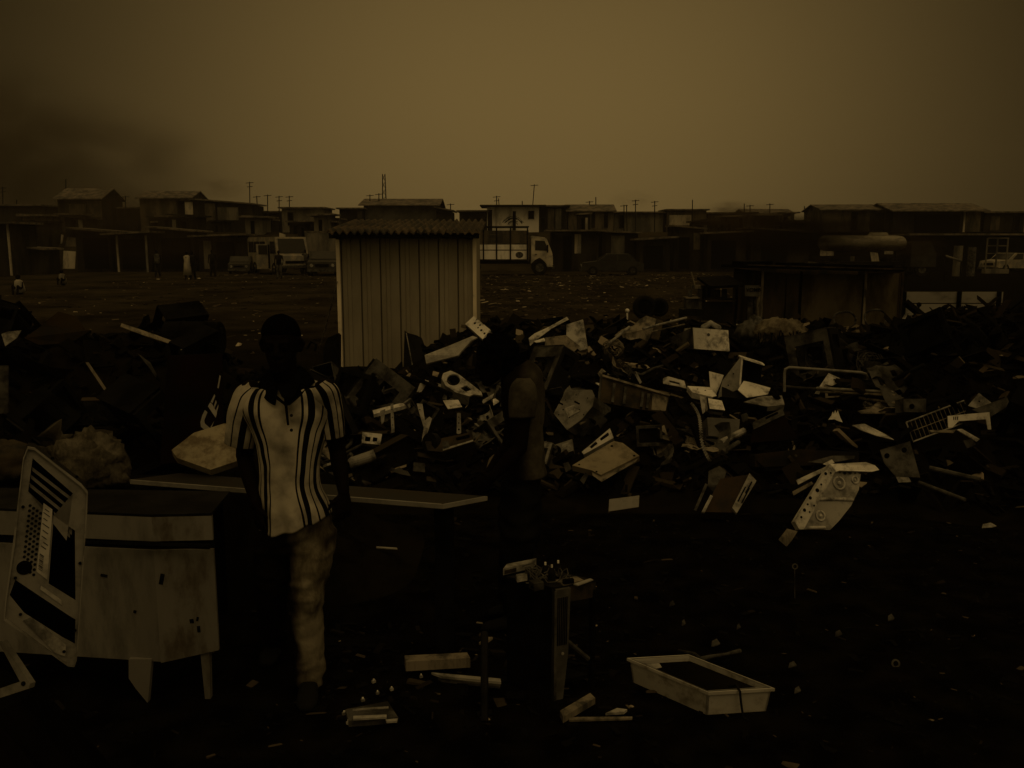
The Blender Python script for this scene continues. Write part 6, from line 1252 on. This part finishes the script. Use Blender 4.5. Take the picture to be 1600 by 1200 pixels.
# tyres / dark round things on the crest
def tyre(px, py, r, lab, ax=(0, -1, .1)):
    q = MB(); c = at(px, py, 12.3); a = V(ax).normalized(); u = V((1, 0, 0)); v = a.cross(u).normalized(); n_, m_ = 28, 10; vs = []; fs = []
    for i in range(n_):
        t = 2 * math.pi * i / n_; d = u * math.cos(t) + v * math.sin(t)
        for j in range(m_): s_ = 2 * math.pi * j / m_; vs.append(c + d * (r * .72 + r * .28 * math.cos(s_)) + a * r * .3 * math.sin(s_))
    for i in range(n_):
        for j in range(m_): fs.append((i * m_ + j, ((i + 1) % n_) * m_ + j, ((i + 1) % n_) * m_ + (j + 1) % m_, i * m_ + (j + 1) % m_))
    q.add(vs, fs); o = q.build('old_tyre', rubber, label=lab, cat='tyre', smooth=True); q = MB(); q.disc(c + a * .02, a, r * .5, .03, 20); q.build('rim', black, o)
tyre(1007, 480, .165, 'larger of two black tyres standing on the crest behind the cardboard'); tyre(1030, 480, .13, 'smaller black tyre standing right beside the larger tyre')
q = MB(); q.ball(at(980, 485.5, 12.2), .03, 10); q.tube([at(980, 488, 12.2), at(980, 500, 12.2)], .012, 6); q.build('lamp_knob', bright, label='tiny white knob on a dark stem left of the tyres', cat='knob')
for i, (pts, lab) in enumerate(((((770, 506), (768, 498), (776, 497), (782, 505)), 'dark looped cable above the bushy hair'), (((790, 508), (810, 500), (840, 503), (880, 497)), 'long dark hose along the crest right of the bushy hair'), (((840, 512), (880, 508), (930, 512)), 'second dark hose along the crest below the long hose'), (((480, 545), (486, 534), (494, 538), (492, 548)), 'looped black wire standing beside the walking man'))):
    q = MB(); q.tube([at(*p, 11.4) for p in pts], .028 if i < 3 else .015, 6); q.build('black_hose', black, label=lab, cat='hose')
# ------------------------------------------------------------------ countless-looking but countable junk: copies of a few prototypes
def proto_monitor(m, m2, lab, grp):
    r_ = thing('monitor_shell', lab, 'monitor', (0, 0, 0), grp); q = MB(); q.slab([[(-.2, -.15, 0), (.2, -.15, 0), (.2, -.15, .32), (-.2, -.15, .32)], [(-.16, -.15, .05), (-.16, -.15, .28), (.16, -.15, .28), (.16, -.15, .05)]], V((0, .05, 0))); q.build('bezel', m, r_)
    q = MB(); q.rings([((0, -.10, .16), (.19, 0, 0), (0, 0, .15)), ((0, .02, .16), (.18, 0, 0), (0, 0, .14)), ((0, .14, .15), (.09, 0, 0), (0, 0, .08)), ((0, .2, .15), (.05, 0, 0), (0, 0, .05))], 20); q.build('rear_shell', m2, r_); return r_
def proto_case(m, m2, lab, grp):
    r_ = thing('computer_shell', lab, 'computer case', (0, 0, 0), grp); q = MB()
    for x in (-.09, .09): q.slab([[(x, -.2, 0), (x, .2, 0), (x, .2, .4), (x, -.2, .4)], [(x, -.15, .06), (x, -.15, .3), (x, .12, .3), (x, .12, .06)]], V((.004, 0, 0)))
    q.box((0, 0, .402), (.19, .4, .005)); q.box((0, 0, .0), (.19, .4, .005)); q.build('frame', m, r_); q = MB(); q.slab([[(-.085, -.2, .01), (.085, -.2, .01), (.085, -.2, .39), (-.085, -.2, .39)], [(-.06, -.2, .22), (-.06, -.2, .34), (.06, -.2, .34), (.06, -.2, .22)]], V((0, -.02, 0))); q.build('front', m2, r_); return r_
def proto_sheet(m, lab, grp):
    q = MB(); n_ = 7; vs = [(-.25 + .5 * i / n_, -.16 + .32 * j / n_, .05 * noise.noise(V((i * .5, j * .45, 3))) + (.06 if j == 0 else 0) + .05 * sstep(.55, 1, i / n_)) for j in range(n_ + 1) for i in range(n_ + 1)]; k = n_ + 1
    q.add(vs, [(j * k + i, j * k + i + 1, (j + 1) * k + i + 1, (j + 1) * k + i) for j in range(n_) for i in range(n_) if (i, j) not in ((2, 3), (5, 2), (4, 5))]); o = q.build('buckled_sheet', m, label=lab, cat='metal sheet', group=grp, loc=(0, 0, 0)); d = o.modifiers.new('thickness', 'SOLIDIFY'); d.thickness = .006; return o
def proto_pipe(m, lab, grp):
    q = MB(); q.tube([(-.35, 0, 0), (-.1, .02, .01), (.15, -.03, .0), (.35, .03, .05)], .017, 8); return q.build('bent_pipe', m, label=lab, cat='pipe', group=grp, loc=(0, 0, 0))
def proto_wires(m, lab, grp):
    q = MB()
    for k in range(14):
        a = random.uniform(0, 6.28); r_ = random.uniform(.05, .14); q.tube([V((math.cos(a + t * .8) * r_ * 1.5, math.sin(a + t * .8) * r_, .05 + .05 * math.sin(t * 1.4 + k))) for t in range(7)], .005, 4)
    return q.build('cable_bundle', m, label=lab, cat='cables', group=grp, loc=(0, 0, 0))
def scatter(o, n, xr, yr, keep, s0=.7, s1=1.3):
    first = True; c = 0; tries = 0
    while c < n and tries < 4000:
        tries += 1; x = random.uniform(*xr); y = random.uniform(*yr)
        if H0(x, y) < .18 or not keep(x, y): continue
        p = V((x, y, H(x, y) + .03))
        if any(hidden_by(p + V((dx, -.6, dz))) for dx in (-.25, 0, .25) for dz in (0, .2, .4)): continue
        d = p + V((0, 0, .35)) - CAM; py = 600 - d.dot(UP) / d.dot(FW) * F; px = 800 + d.x / d.dot(FW) * F
        if py < (585 if px < 760 else 525 if px < 1180 else 490) and px > 420: continue
        k = o if first else copy_tree(o); first = False; c += 1
        k.location = p; k.rotation_euler = (random.uniform(-.7, .7), random.uniform(-.7, .7), random.uniform(0, 6.28)); e = random.uniform(s0, s1); k.scale = (e, e, e)
mid = lambda x, y: x < 3.6; rgt = lambda x, y: x >= 3.3; lft = lambda x, y: True
SHOWN += [([(1160, 498), (1258, 498), (1258, 552), (1160, 552)], hit(1218, 541).y - .2), ([(1410, 620), (1550, 610), (1560, 700), (1410, 700)], hit(1427, 690).y - .3), ([(1185, 420), (1410, 420), (1410, 505), (1060, 505), (1060, 440)], 14.5), ([(1225, 570), (1360, 570), (1360, 640), (1225, 640)], hit(1300, 640).y - .3), ([(752, 505), (850, 505), (850, 760), (752, 760)], 4.5), ([(560, 640), (745, 640), (745, 745), (560, 745)], hit(650, 745).y - .3)]
C_, E_ = ((-2.0, 4.4), (6.8, 12.2)), ((3.3, 6.5), (7.2, 11.5)); W__ = ((-5.2, -1.9), (5.3, 9))
scatter(proto_monitor(blackp, black, 'dark empty monitor shell half buried in the central heap', 'monitor shells in the central heap'), 12, *C_, mid); scatter(proto_monitor(black, black, 'burnt black monitor shell on the right mound', 'burnt monitor shells on the right mound'), 7, *E_, rgt); scatter(proto_monitor(black, black, 'burnt black monitor shell on the left heap', 'burnt monitor shells on the left heap'), 7, *W__, lft)
scatter(proto_case(dim, blackp, 'sooty stripped computer shell half buried in the central heap', 'computer shells in the central heap'), 12, *C_, mid); scatter(proto_case(black, black, 'burnt black computer shell on the right mound', 'burnt computer shells on the right mound'), 7, *E_, rgt); scatter(proto_case(black, blackp, 'burnt black computer shell on the left heap', 'burnt computer shells on the left heap'), 7, *W__, lft)
scatter(proto_sheet(dim, 'sooty buckled metal sheet lying in the central heap', 'sooty buckled sheets in the central heap'), 20, *C_, mid, .5, 1.2); scatter(proto_sheet(grey, 'pale buckled scrap of sheet metal in the central heap', 'small pale buckled sheets in the central heap'), 26, *C_, mid, .25, .8); scatter(proto_sheet(black, 'black buckled metal sheet on the right mound', 'black buckled sheets on the right mound'), 14, *E_, rgt); scatter(proto_sheet(black, 'black buckled metal sheet on the left heap', 'black buckled sheets on the left heap'), 12, *W__, lft)
scatter(proto_case(grey, dim, 'grey stripped computer shell lying in the central heap', 'grey computer shells in the central heap'), 16, *C_, mid, .3, .6); scatter(proto_monitor(dim, blackp, 'dull grey empty monitor shell lying in the central heap', 'grey monitor shells in the central heap'), 16, *C_, mid, .4, .75); scatter(proto_sheet(tan, 'dull tan torn sheet lying in the central heap', 'dull tan torn sheets in the central heap'), 24, *C_, mid, .4, .9)
def proto_board(m, m2, lab, grp):
    r_ = thing('circuit_board', lab, 'circuit board', (0, 0, 0), grp); q = MB(); q.slab([[(-.14, -.1, 0), (.14, -.1, 0), (.14, .06, 0), (.1, .1, 0), (-.14, .1, 0)]], V((0, 0, .004))); q.build('board', m, r_); q = MB(); q.box((-.05, .02, .02), (.06, .06, .03)); q.build('heat_sink', m2, r_); q = MB(); q.box((.07, -.05, .014), (.09, .02, .02)); q.build('connector', m2, r_); return r_
scatter(proto_board(tan, cream, 'pale circuit board with a square heat sink in the central heap', 'circuit boards in the central heap'), 22, *C_, mid, .6, 1.1)
scatter(proto_pipe(dim, 'dull bent pipe sticking out of the central heap', 'bent pipes in the central heap'), 22, *C_, mid, .5, 1.1); scatter(proto_pipe(tan, 'thin pale bent rod in the central heap', 'thin pale bent rods in the central heap'), 14, *C_, mid, .25, .6); scatter(proto_pipe(blackp, 'black bent pipe on the right mound', 'black bent pipes on the right mound'), 8, *E_, rgt)
scatter(proto_wires(dim, 'dull bundle of stripped cables in the central heap', 'cable bundles in the central heap'), 14, *C_, mid, .6, 1.2); scatter(proto_wires(black, 'black bundle of burnt cables on the left heap', 'burnt cable bundles on the left heap'), 8, *W__, lft)
for i in range(34):
    px = random.choice((random.uniform(392, 520), random.uniform(870, 1270), random.uniform(1050, 1270), random.uniform(20, 130), random.uniform(240, 390))); w_ = random.uniform(14, 42); ye = random.uniform(334, 352); Yj = random.uniform(71, 79)
    shack('shack', 'small dim shack in the jumble of roofs on the bank behind the field', Yj, px - w_ / 2, px + w_ / 2, ye, 380, random.choice((wallA, wallB, wallB, wallD)), 'flat', slope=random.uniform(-2.5, 2.5), dep=2.2, over=random.uniform(.1, .4), group='small jumbled shacks on the bank', rm=random.choice((roofm, wallB)), openings=[(px - w_ * .25, px - w_ * .05, ye + 5, 372, 'opening', void)] + ([(px + w_ * .1, px + w_ * .3, ye + 4, 370, 'board', random.choice((wallC, wallD, wallA)))] if random.random() < .5 else []))
for i in range(90):
    px = random.choice((random.uniform(10, 130), random.uniform(235, 520), random.uniform(395, 520), random.uniform(860, 1110), random.uniform(1100, 1280), random.uniform(1280, 1590))); Yb = random.uniform(69.3, 74); p = at(px, 360, Yb); p.z = G(p.x, Yb); w_ = random.uniform(.25, 1.1); h = random.uniform(.4, 1.5); e = random.uniform(-.25, .25); q = MB()
    q.slab([[p + V((-w_ / 2, 0, -.05)), p + V((w_ / 2, 0, -.05)), p + V((w_ / 2 + e * h, .25, h * random.uniform(.85, 1))), p + V((-w_ / 2 + e * h, .25, h))]], V((0, .04, 0))); q.build('leaning_board', random.choice((wallA, wallA, wallB, wallD, wallC)), label='old board leaning among the clutter on the bank below the skyline shacks', cat='board', group='boards leaning on the bank')
# ------------------------------------------------------------------ loose rubble
chips('scrap_rubble', 6500, (-2.2, 4.6, 6.6, 12.6), (.02, .15), rub, lambda x, y: H(x, y), 'splintered bits of metal and plastic over the central heap', 'scrap', lambda x, y: H0(x, y) > .08)
chips('sooty_rubble', 4200, (-6, 8, 1.9, 12), (.02, .15), rubd, lambda x, y: H(x, y), 'soot-black fragments over the dark side heaps', 'scrap', lambda x, y: H0(x, y) > .1 and (x > 3.4 or x < -1.9))
chips('ground_litter', 5200, (-3, 6, 2.6, 8.5), (.006, .035), grit, lambda x, y: 0, 'tiny crumbs of scrap trodden into the black ground', 'litter', lambda x, y: H0(x, y) < .12, True, 3)
chips('sorting_scraps', 420, (-1.0, .55, 3.65, 4.75), (.008, .05), rub, lambda x, y: 0, 'small broken parts around the foot of the appliance frame', 'scrap', lambda x, y: True, True, 3)
chips('field_litter', 6500, (-22, 26, 17, 62), (.04, .15), lit, lambda x, y: G(x, y), 'pale litter strewn over the dim field behind the shed', 'litter', lambda x, y: x < .30 * y and random.random() < .25 + .75 * (x > -3), True, 2.5)
# ------------------------------------------------------------------ plywood hut, counter and pale wall behind the heap
def hut():
    Y = 15.0; A = lambda px, py, dy=0: at(px, py, Y + dy); g = lambda p: V((p.x, p.y, 0))
    root = thing('plywood_hut', 'dark plywood hut with a flat sheet roof behind the right side of the heap', 'hut', V((A(1295, 500).x, Y + 1, 0)))
    l, r = A(1189, 480).x, A(1406, 480).x; zt = A(1300, 424).z
    def wp(a, b_, c_, name, m, off=0.0, z0=0.0):
        x0, x1 = A(a, 480).x, A(b_, 480).x; q = MB(); q.box(((x0 + x1) / 2, Y - off, (z0 + A(a, c_).z) / 2), (x1 - x0 - .012, .03, A(a, c_).z - z0)); return q.build(name, m, root)
    ply = mat('olive plywood', (.10, .087, .06), .9, .03, (.04, .034, .023), .5, 2.2, .3, stretch=(1, 1, .4)); ply2 = mat('brown plywood', (.055, .043, .028), .9, .03, .022, .5, 3, .3, stretch=(1, 1, .3))
    wp(1189, 1226, 426, 'wall_panel', ply2); wp(1226, 1247, 428, 'wall_panel', ply2, .02); wp(1250, 1346, 429, 'wall_panel', ply, .01); wp(1350, 1402, 427, 'wall_panel', ply, .0)
    for px, m in ((1188, tan), (1248, black), (1348, tan), (1405, brown)): wp(px - 2, px + 2.5, 424, 'post', m, .05)
    q = MB(); q.box((l - .01, Y + .95, zt / 2), (.03, 1.8, zt)); q.build('side_wall', ply2, root); q = MB(); q.box((r, Y + .95, zt / 2), (.03, 1.8, zt)); q.build('side_wall', ply2, root); q = MB(); q.box(((l + r) / 2, Y + 1.87, zt / 2), (r - l, .03, zt)); q.build('back_wall', ply2, root)
    q = MB(); a, b_ = A(1168, 413, -.35), A(1412, 420, -.35); q.slab([[a, b_, b_ + V((.02, 2.1, -.05)), a + V((.06, 2.1, -.05))]], V((0, 0, -.05))); q.build('roof', mat('dark roof sheet', .010, .9, .02, .004, .5, 4, .4), root)
    q = MB(); q.slab([[a + V((0, -.012, .002)), b_ + V((0, -.012, .002)), b_ + V((0, -.012, -.02)), a + V((0, -.012, -.02))]], V((0, .01, 0))); q.build('roof_edge', brown, root)
    for k in range(7):
        q = MB(); t = (k + .5) / 7; p = a + (b_ - a) * t + V((0, random.uniform(.4, 1.6), -.0)); q.box(p, (random.uniform(.25, .6), random.uniform(.2, .4), .08), Matrix.Rotation(random.uniform(-.6, .6), 3, 'Z')); o = q.build('roof_weight', black, label='black scrap lump weighing down the plywood hut roof', cat='scrap', group='black weights on the hut roof')
    # sign
    q = MB(); c0, c1, c2, c3 = A(1164, 446, -.25), A(1187, 446, -.25), A(1187, 463, -.25), A(1164, 463, -.25); q.slab([[c0, c1, c2, c3]], V((0, .03, 0))); sg = q.build('sign', mat('faded sign board', .09, .8, .1, .04, .4, 6), label='small faded sign with dark letters fixed beside the plywood hut', cat='sign')
    q = MB(); q.box(((c0.x + c1.x) / 2 + .12, c0.y + .05, c2.z / 2), (.05, .05, c2.z + .3)); q.build('post', tan, sg)
    text_mesh('VOMB', (c1.x - c0.x) * .36, .004, 'lettering', black, sg, (c0 + c1 + c2 + c3) / 4 + V((.015, -.01, .015)), (1, 0, 0), (0, 0, 1))
    for a_, b2 in ((1168, 1176), (1178, 1184)):
        x0, x1 = A(a_, 480, -.1).x, A(b2, 480, -.1).x; z1 = A(a_, 466, -.1).z; q = MB(); q.box(((x0 + x1) / 2, Y - .1, z1 / 2), (x1 - x0, .03, z1)); q.build('door_board', dim, label='narrow grey board standing under the sign, %s' % ('wider left one' if a_ == 1168 else 'slimmer right one'), cat='board')
    # counter
    x0, x1 = A(1096, 480).x, A(1144, 480).x; zc = A(1100, 470).z; ct = thing('counter', 'plank counter with an awning left of the small sign', 'counter', ((x0 + x1) / 2, Y + .3, 0))
    for k in range(3):
        z0, z1 = zc * k / 3, zc * (k + 1) / 3; q = MB(); q.box(((x0 + x1) / 2, Y, (z0 + z1) / 2), (x1 - x0, .03, z1 - z0 - .02)); q.build('plank', mat('counter plank', (.035, .029, .019), .9, .03, .015, .5, 3) if k == 0 else MATS['counter plank'], ct)
    q = MB(); q.box(((x0 + x1) / 2, Y + .3, zc + .02), (x1 - x0 + .1, .7, .03)); q.build('countertop', brown, ct)
    aw0, aw1 = A(1104, 447), A(1156, 444); q = MB(); q.slab([[aw0 + V((0, -.3, -.03)), aw1 + V((0, -.3, -.03)), aw1 + V((0, .8, .08)), aw0 + V((0, .8, .08))]], V((0, 0, .04))); q.build('awning', black, ct)
    for p in (aw0, aw1): q = MB(); q.box((p.x, Y + .2, (p.z) / 2), (.04, .04, p.z)); q.build('post', blackp, ct)
    for k in range(9):
        q = MB(); px = 1100 + k * 5; z = zc + .04; h = random.uniform(.06, .2); q.box((A(px, 470).x, Y + random.uniform(.1, .5), z + h / 2), (random.uniform(.05, .12), .08, h), Matrix.Rotation(random.uniform(-.5, .5), 3, 'Z'), random.uniform(.6, 1)); o = q.build('small_part', dim if k % 3 else black, label='little dark salvaged part standing on the plank counter', cat='scrap part', group='salvaged parts on the counter')
    q = MB(); q.box((A(1080, 474).x, Y, A(1080, 482).z / 2 + A(1080, 466).z / 2), (A(1090, 474).x - A(1071, 474).x, .25, A(1080, 466).z - A(1080, 482).z)); o = q.build('crate', dim, label='dim square crate stacked left of the plank counter', cat='crate'); q = MB(); q.box((A(1080, 474).x, Y - .01, A(1080, 466).z + .012), (A(1092, 474).x - A(1070, 474).x, .27, .02)); q.build('lid', tan, o)
    q = MB(); q.box((A(1080, 490).x, Y, A(1080, 483).z / 2), (.34, .4, A(1080, 483).z)); o = q.build('cabinet', blackp, label='dark low cabinet carrying the dim square crate', cat='cabinet'); q = MB(); q.box((A(1080, 490).x, Y - .205, A(1080, 483).z * .6), (.3, .015, A(1080, 483).z * .6)); q.build('door', brown, o)
    for a_, t_, w_, lab in ((1078, 453, 6, 'short pale post on the left of the dim crate'), (1093.5, 451, 5, 'tall pale post between the dim crate and the plank counter')):
        z1 = A(a_, t_).z; z0 = 0 if a_ > 1090 else A(a_, 466).z; q = MB(); q.box((A(a_, 460).x, Y - .02 if a_ > 1090 else Y, (z1 + z0) / 2), (w_ / F * Y, .05, z1 - z0)); q.build('wooden_post', dim, label=lab, cat='post')
    q = MB(); q.box((A(1087, 448).x, Y - .02, A(1087, 448).z), (.14, .1, .06)); q.tube([A(1086, 446), A(1080, 425)], .012, 5); q.build('metal_box', tan, label='small pale box with a thin rod on top of the tall pale post', cat='box')
    q = MB(); c = A(1076, 494); q.box((c.x, Y - 1.2, c.z - .05), (.30, .2, .14)); sc_ = q.build('suitcase', brown, label='brown suitcase lying below the dim square crate', cat='suitcase'); q = MB(); q.tube([V((c.x - .06, Y - 1.31, c.z)), V((c.x - .06, Y - 1.34, c.z)), V((c.x + .06, Y - 1.34, c.z)), V((c.x + .06, Y - 1.31, c.z))], .008, 5); q.build('handle', black, sc_)
    q = MB(); q.box((c.x, Y - 1.2, (c.z - .12) / 2), (.5, .4, c.z - .12)); q.build('scrap_block', black, label='black block of pressed scrap under the brown suitcase', cat='scrap')
    # pale low wall to the right of the hut
    x0, x1 = at(1409, 470, 16.4).x, at(1566, 470, 16.4).x; z1, z2 = at(1409, 456, 16.4).z, at(1409, 474, 16.4).z
    pw = mat('pale wall board', .28, .8, .05, .12, .35, 3, .1, stretch=(.4, 1, 1)); fe = thing('low_fence', 'low pale board fence to the right of the plywood hut', 'fence', ((x0 + x1) / 2, 16.4, 0))
    for k, (za, zb, m) in enumerate(((z2 + .01, z1, pw), (z2 - .22, z2 - .01, pw), (.02, z2 - .24, pw))): q = MB(); q.box(((x0 + x1) / 2, 16.4, (za + zb) / 2), (x1 - x0, .03, zb - za)); q.build('board', m, fe)
    for px in (1412, 1498, 1560): q = MB(); p = at(px, 470, 16.36); q.box((p.x, 16.35, z1 / 2), (.06, .06, z1 + .02)); q.build('post', black, fe)
hut()
plate('metal_flake', 'pale pointed sliver leaning at the right foot of the plywood hut', 'scrap', [(1403, 509), (1414, 491), (1420, 489), (1416, 500), (1406, 511)], cream, UPR, .0, Y=12.4)
q = MB(); p = at(1436, 476, 13); q.ball(p, .035, 10); q.tube([p, p - V((0, 0, .35))], .012, 6); q.build('dark_bulb', black, label='dark knob on a thin stem on the right mound', cat='knob')
for i, (px, py, lab) in enumerate(((1320, 500, 'dark wheel-like hoop lying at the foot of the hut front, left one'), (1368, 497, 'dark wheel-like hoop at the foot of the hut front, right one'))):
    q = MB(); c = at(px, py, 12.6); q.tube([c + V((math.cos(t / 20 * 6.2832) * .16, .03 * math.sin(t), math.sin(t / 20 * 6.2832) * .12)) for t in range(21)], .015, 6); q.build('metal_hoop', dim, label=lab, cat='hoop')
# ------------------------------------------------------------------ smoke and haze
def smoke(px, py, Y, rx, ry, rz, dens, col, label, seed=0, sc_=2.2, lo=.38, hi=.72):
    me = bpy.data.meshes.new('smoke_plume'); bm = bmesh.new(); bmesh.ops.create_icosphere(bm, subdivisions=3, radius=1); bm.to_mesh(me); bm.free()
    o = bpy.data.objects.new('smoke_plume', me); sc.collection.objects.link(o); o.location = at(px, py, Y); o.scale = (rx, ry, rz)
    tag(o, label, 'smoke', None, 'stuff'); m = bpy.data.materials.new('smoke'); m.use_nodes = True; nt = m.node_tree; nt.nodes.clear(); N = nt.nodes.new; L = nt.links.new
    out = N('ShaderNodeOutputMaterial'); pv = N('ShaderNodeVolumePrincipled'); L(pv.outputs[0], out.inputs['Volume']); pv.inputs['Color'].default_value = (*col, 1); pv.inputs['Anisotropy'].default_value = .2
    tc = N('ShaderNodeTexCoord'); ln = N('ShaderNodeVectorMath'); ln.operation = 'LENGTH'; L(tc.outputs['Object'], ln.inputs[0])
    fa = N('ShaderNodeMapRange'); fa.interpolation_type = 'SMOOTHSTEP'; fa.inputs[1].default_value = 1; fa.inputs[2].default_value = .25; L(ln.outputs[1], fa.inputs[0])
    mp = N('ShaderNodeMapping'); mp.inputs['Location'].default_value = (seed, seed * .7, 0); L(tc.outputs['Object'], mp.inputs[0])
    nz = N('ShaderNodeTexNoise'); nz.inputs['Scale'].default_value = sc_; nz.inputs['Detail'].default_value = 5; nz.inputs['Distortion'].default_value = .6; L(mp.outputs[0], nz.inputs[0])
    mr = N('ShaderNodeMapRange'); mr.inputs[1].default_value = lo; mr.inputs[2].default_value = hi; L(nz.outputs[0], mr.inputs[0])
    a = N('ShaderNodeMath'); a.operation = 'MULTIPLY'; L(fa.outputs[0], a.inputs[0]); L(mr.outputs[0], a.inputs[1]); b = N('ShaderNodeMath'); b.operation = 'MULTIPLY'; L(a.outputs[0], b.inputs[0]); b.inputs[1].default_value = dens; L(b.outputs[0], pv.inputs['Density'])
    me.materials.append(m); return o
smoke(105, 268, 112, 22, 8, 11, .20, (.12, .10, .07), 'dark smoke plume drifting over the left skyline', 2, 2.4, .28, .72)
smoke(170, 335, 66, 9.5, 2.5, 2.6, .26, (.12, .095, .06), 'smoke bank hanging over the left rooftops', 27, 2, .25, .7)
smoke(0, 220, 120, 17, 7, 13, .20, (.12, .10, .07), 'thin high smoke fading out at the upper left', 5)
smoke(345, 293, 110, 4.2, 2.5, 1.8, .22, (.2, .16, .11), 'small smoke wisp above the lean-to', 8)
smoke(1262, 368, 46, 5.6, 2.4, 1.35, 1.6, (.03, .024, .015), 'dense black smoke rolling low in front of the tanker', 3, 2.0, .34, .6)
smoke(1160, 345, 60, 5, 2.2, 1.5, .5, (.10, .075, .045), 'brown smoke bank over the sooty shack', 11, 2, .34, .62)
smoke(1410, 384, 47, 3.0, 1.4, .95, 1.6, (.06, .048, .03), 'small dark smoke puff at the right end of the tanker', 14)
smoke(1142, 326, 70, 1.7, 1.2, .75, .7, (.12, .09, .055), 'rounded smoke puff on the middle skyline', 17)
smoke(990, 312, 120, 4, 2, 1.6, .16, (.2, .16, .1), 'faint smoke wisp on the middle skyline', 20)
smoke(250, 385, 58, 8, 3, 1.6, .10, (.16, .12, .07), 'thin brown smoke lying before the left workshops', 23)
mb = MB(); mb.box((0, 145, 16), (386, 310, 34)); hz = mb.build('haze', None, kind='stuff', label='thin brown smog filling the air over the dump', cat='haze')
hm_ = bpy.data.materials.new('haze'); hm_.use_nodes = True; nt = hm_.node_tree; nt.nodes.clear(); o_ = nt.nodes.new('ShaderNodeOutputMaterial'); pv = nt.nodes.new('ShaderNodeVolumePrincipled'); pv.inputs['Density'].default_value = .0005; pv.inputs['Color'].default_value = (.75, .72, .68, 1); nt.links.new(pv.outputs[0], o_.inputs['Volume']); hz.data.materials.append(hm_)
for o in sc.objects:
    if o.parent is None and o.type in ('MESH', 'EMPTY') and 'kind' not in o: o['kind'] = 'thing'
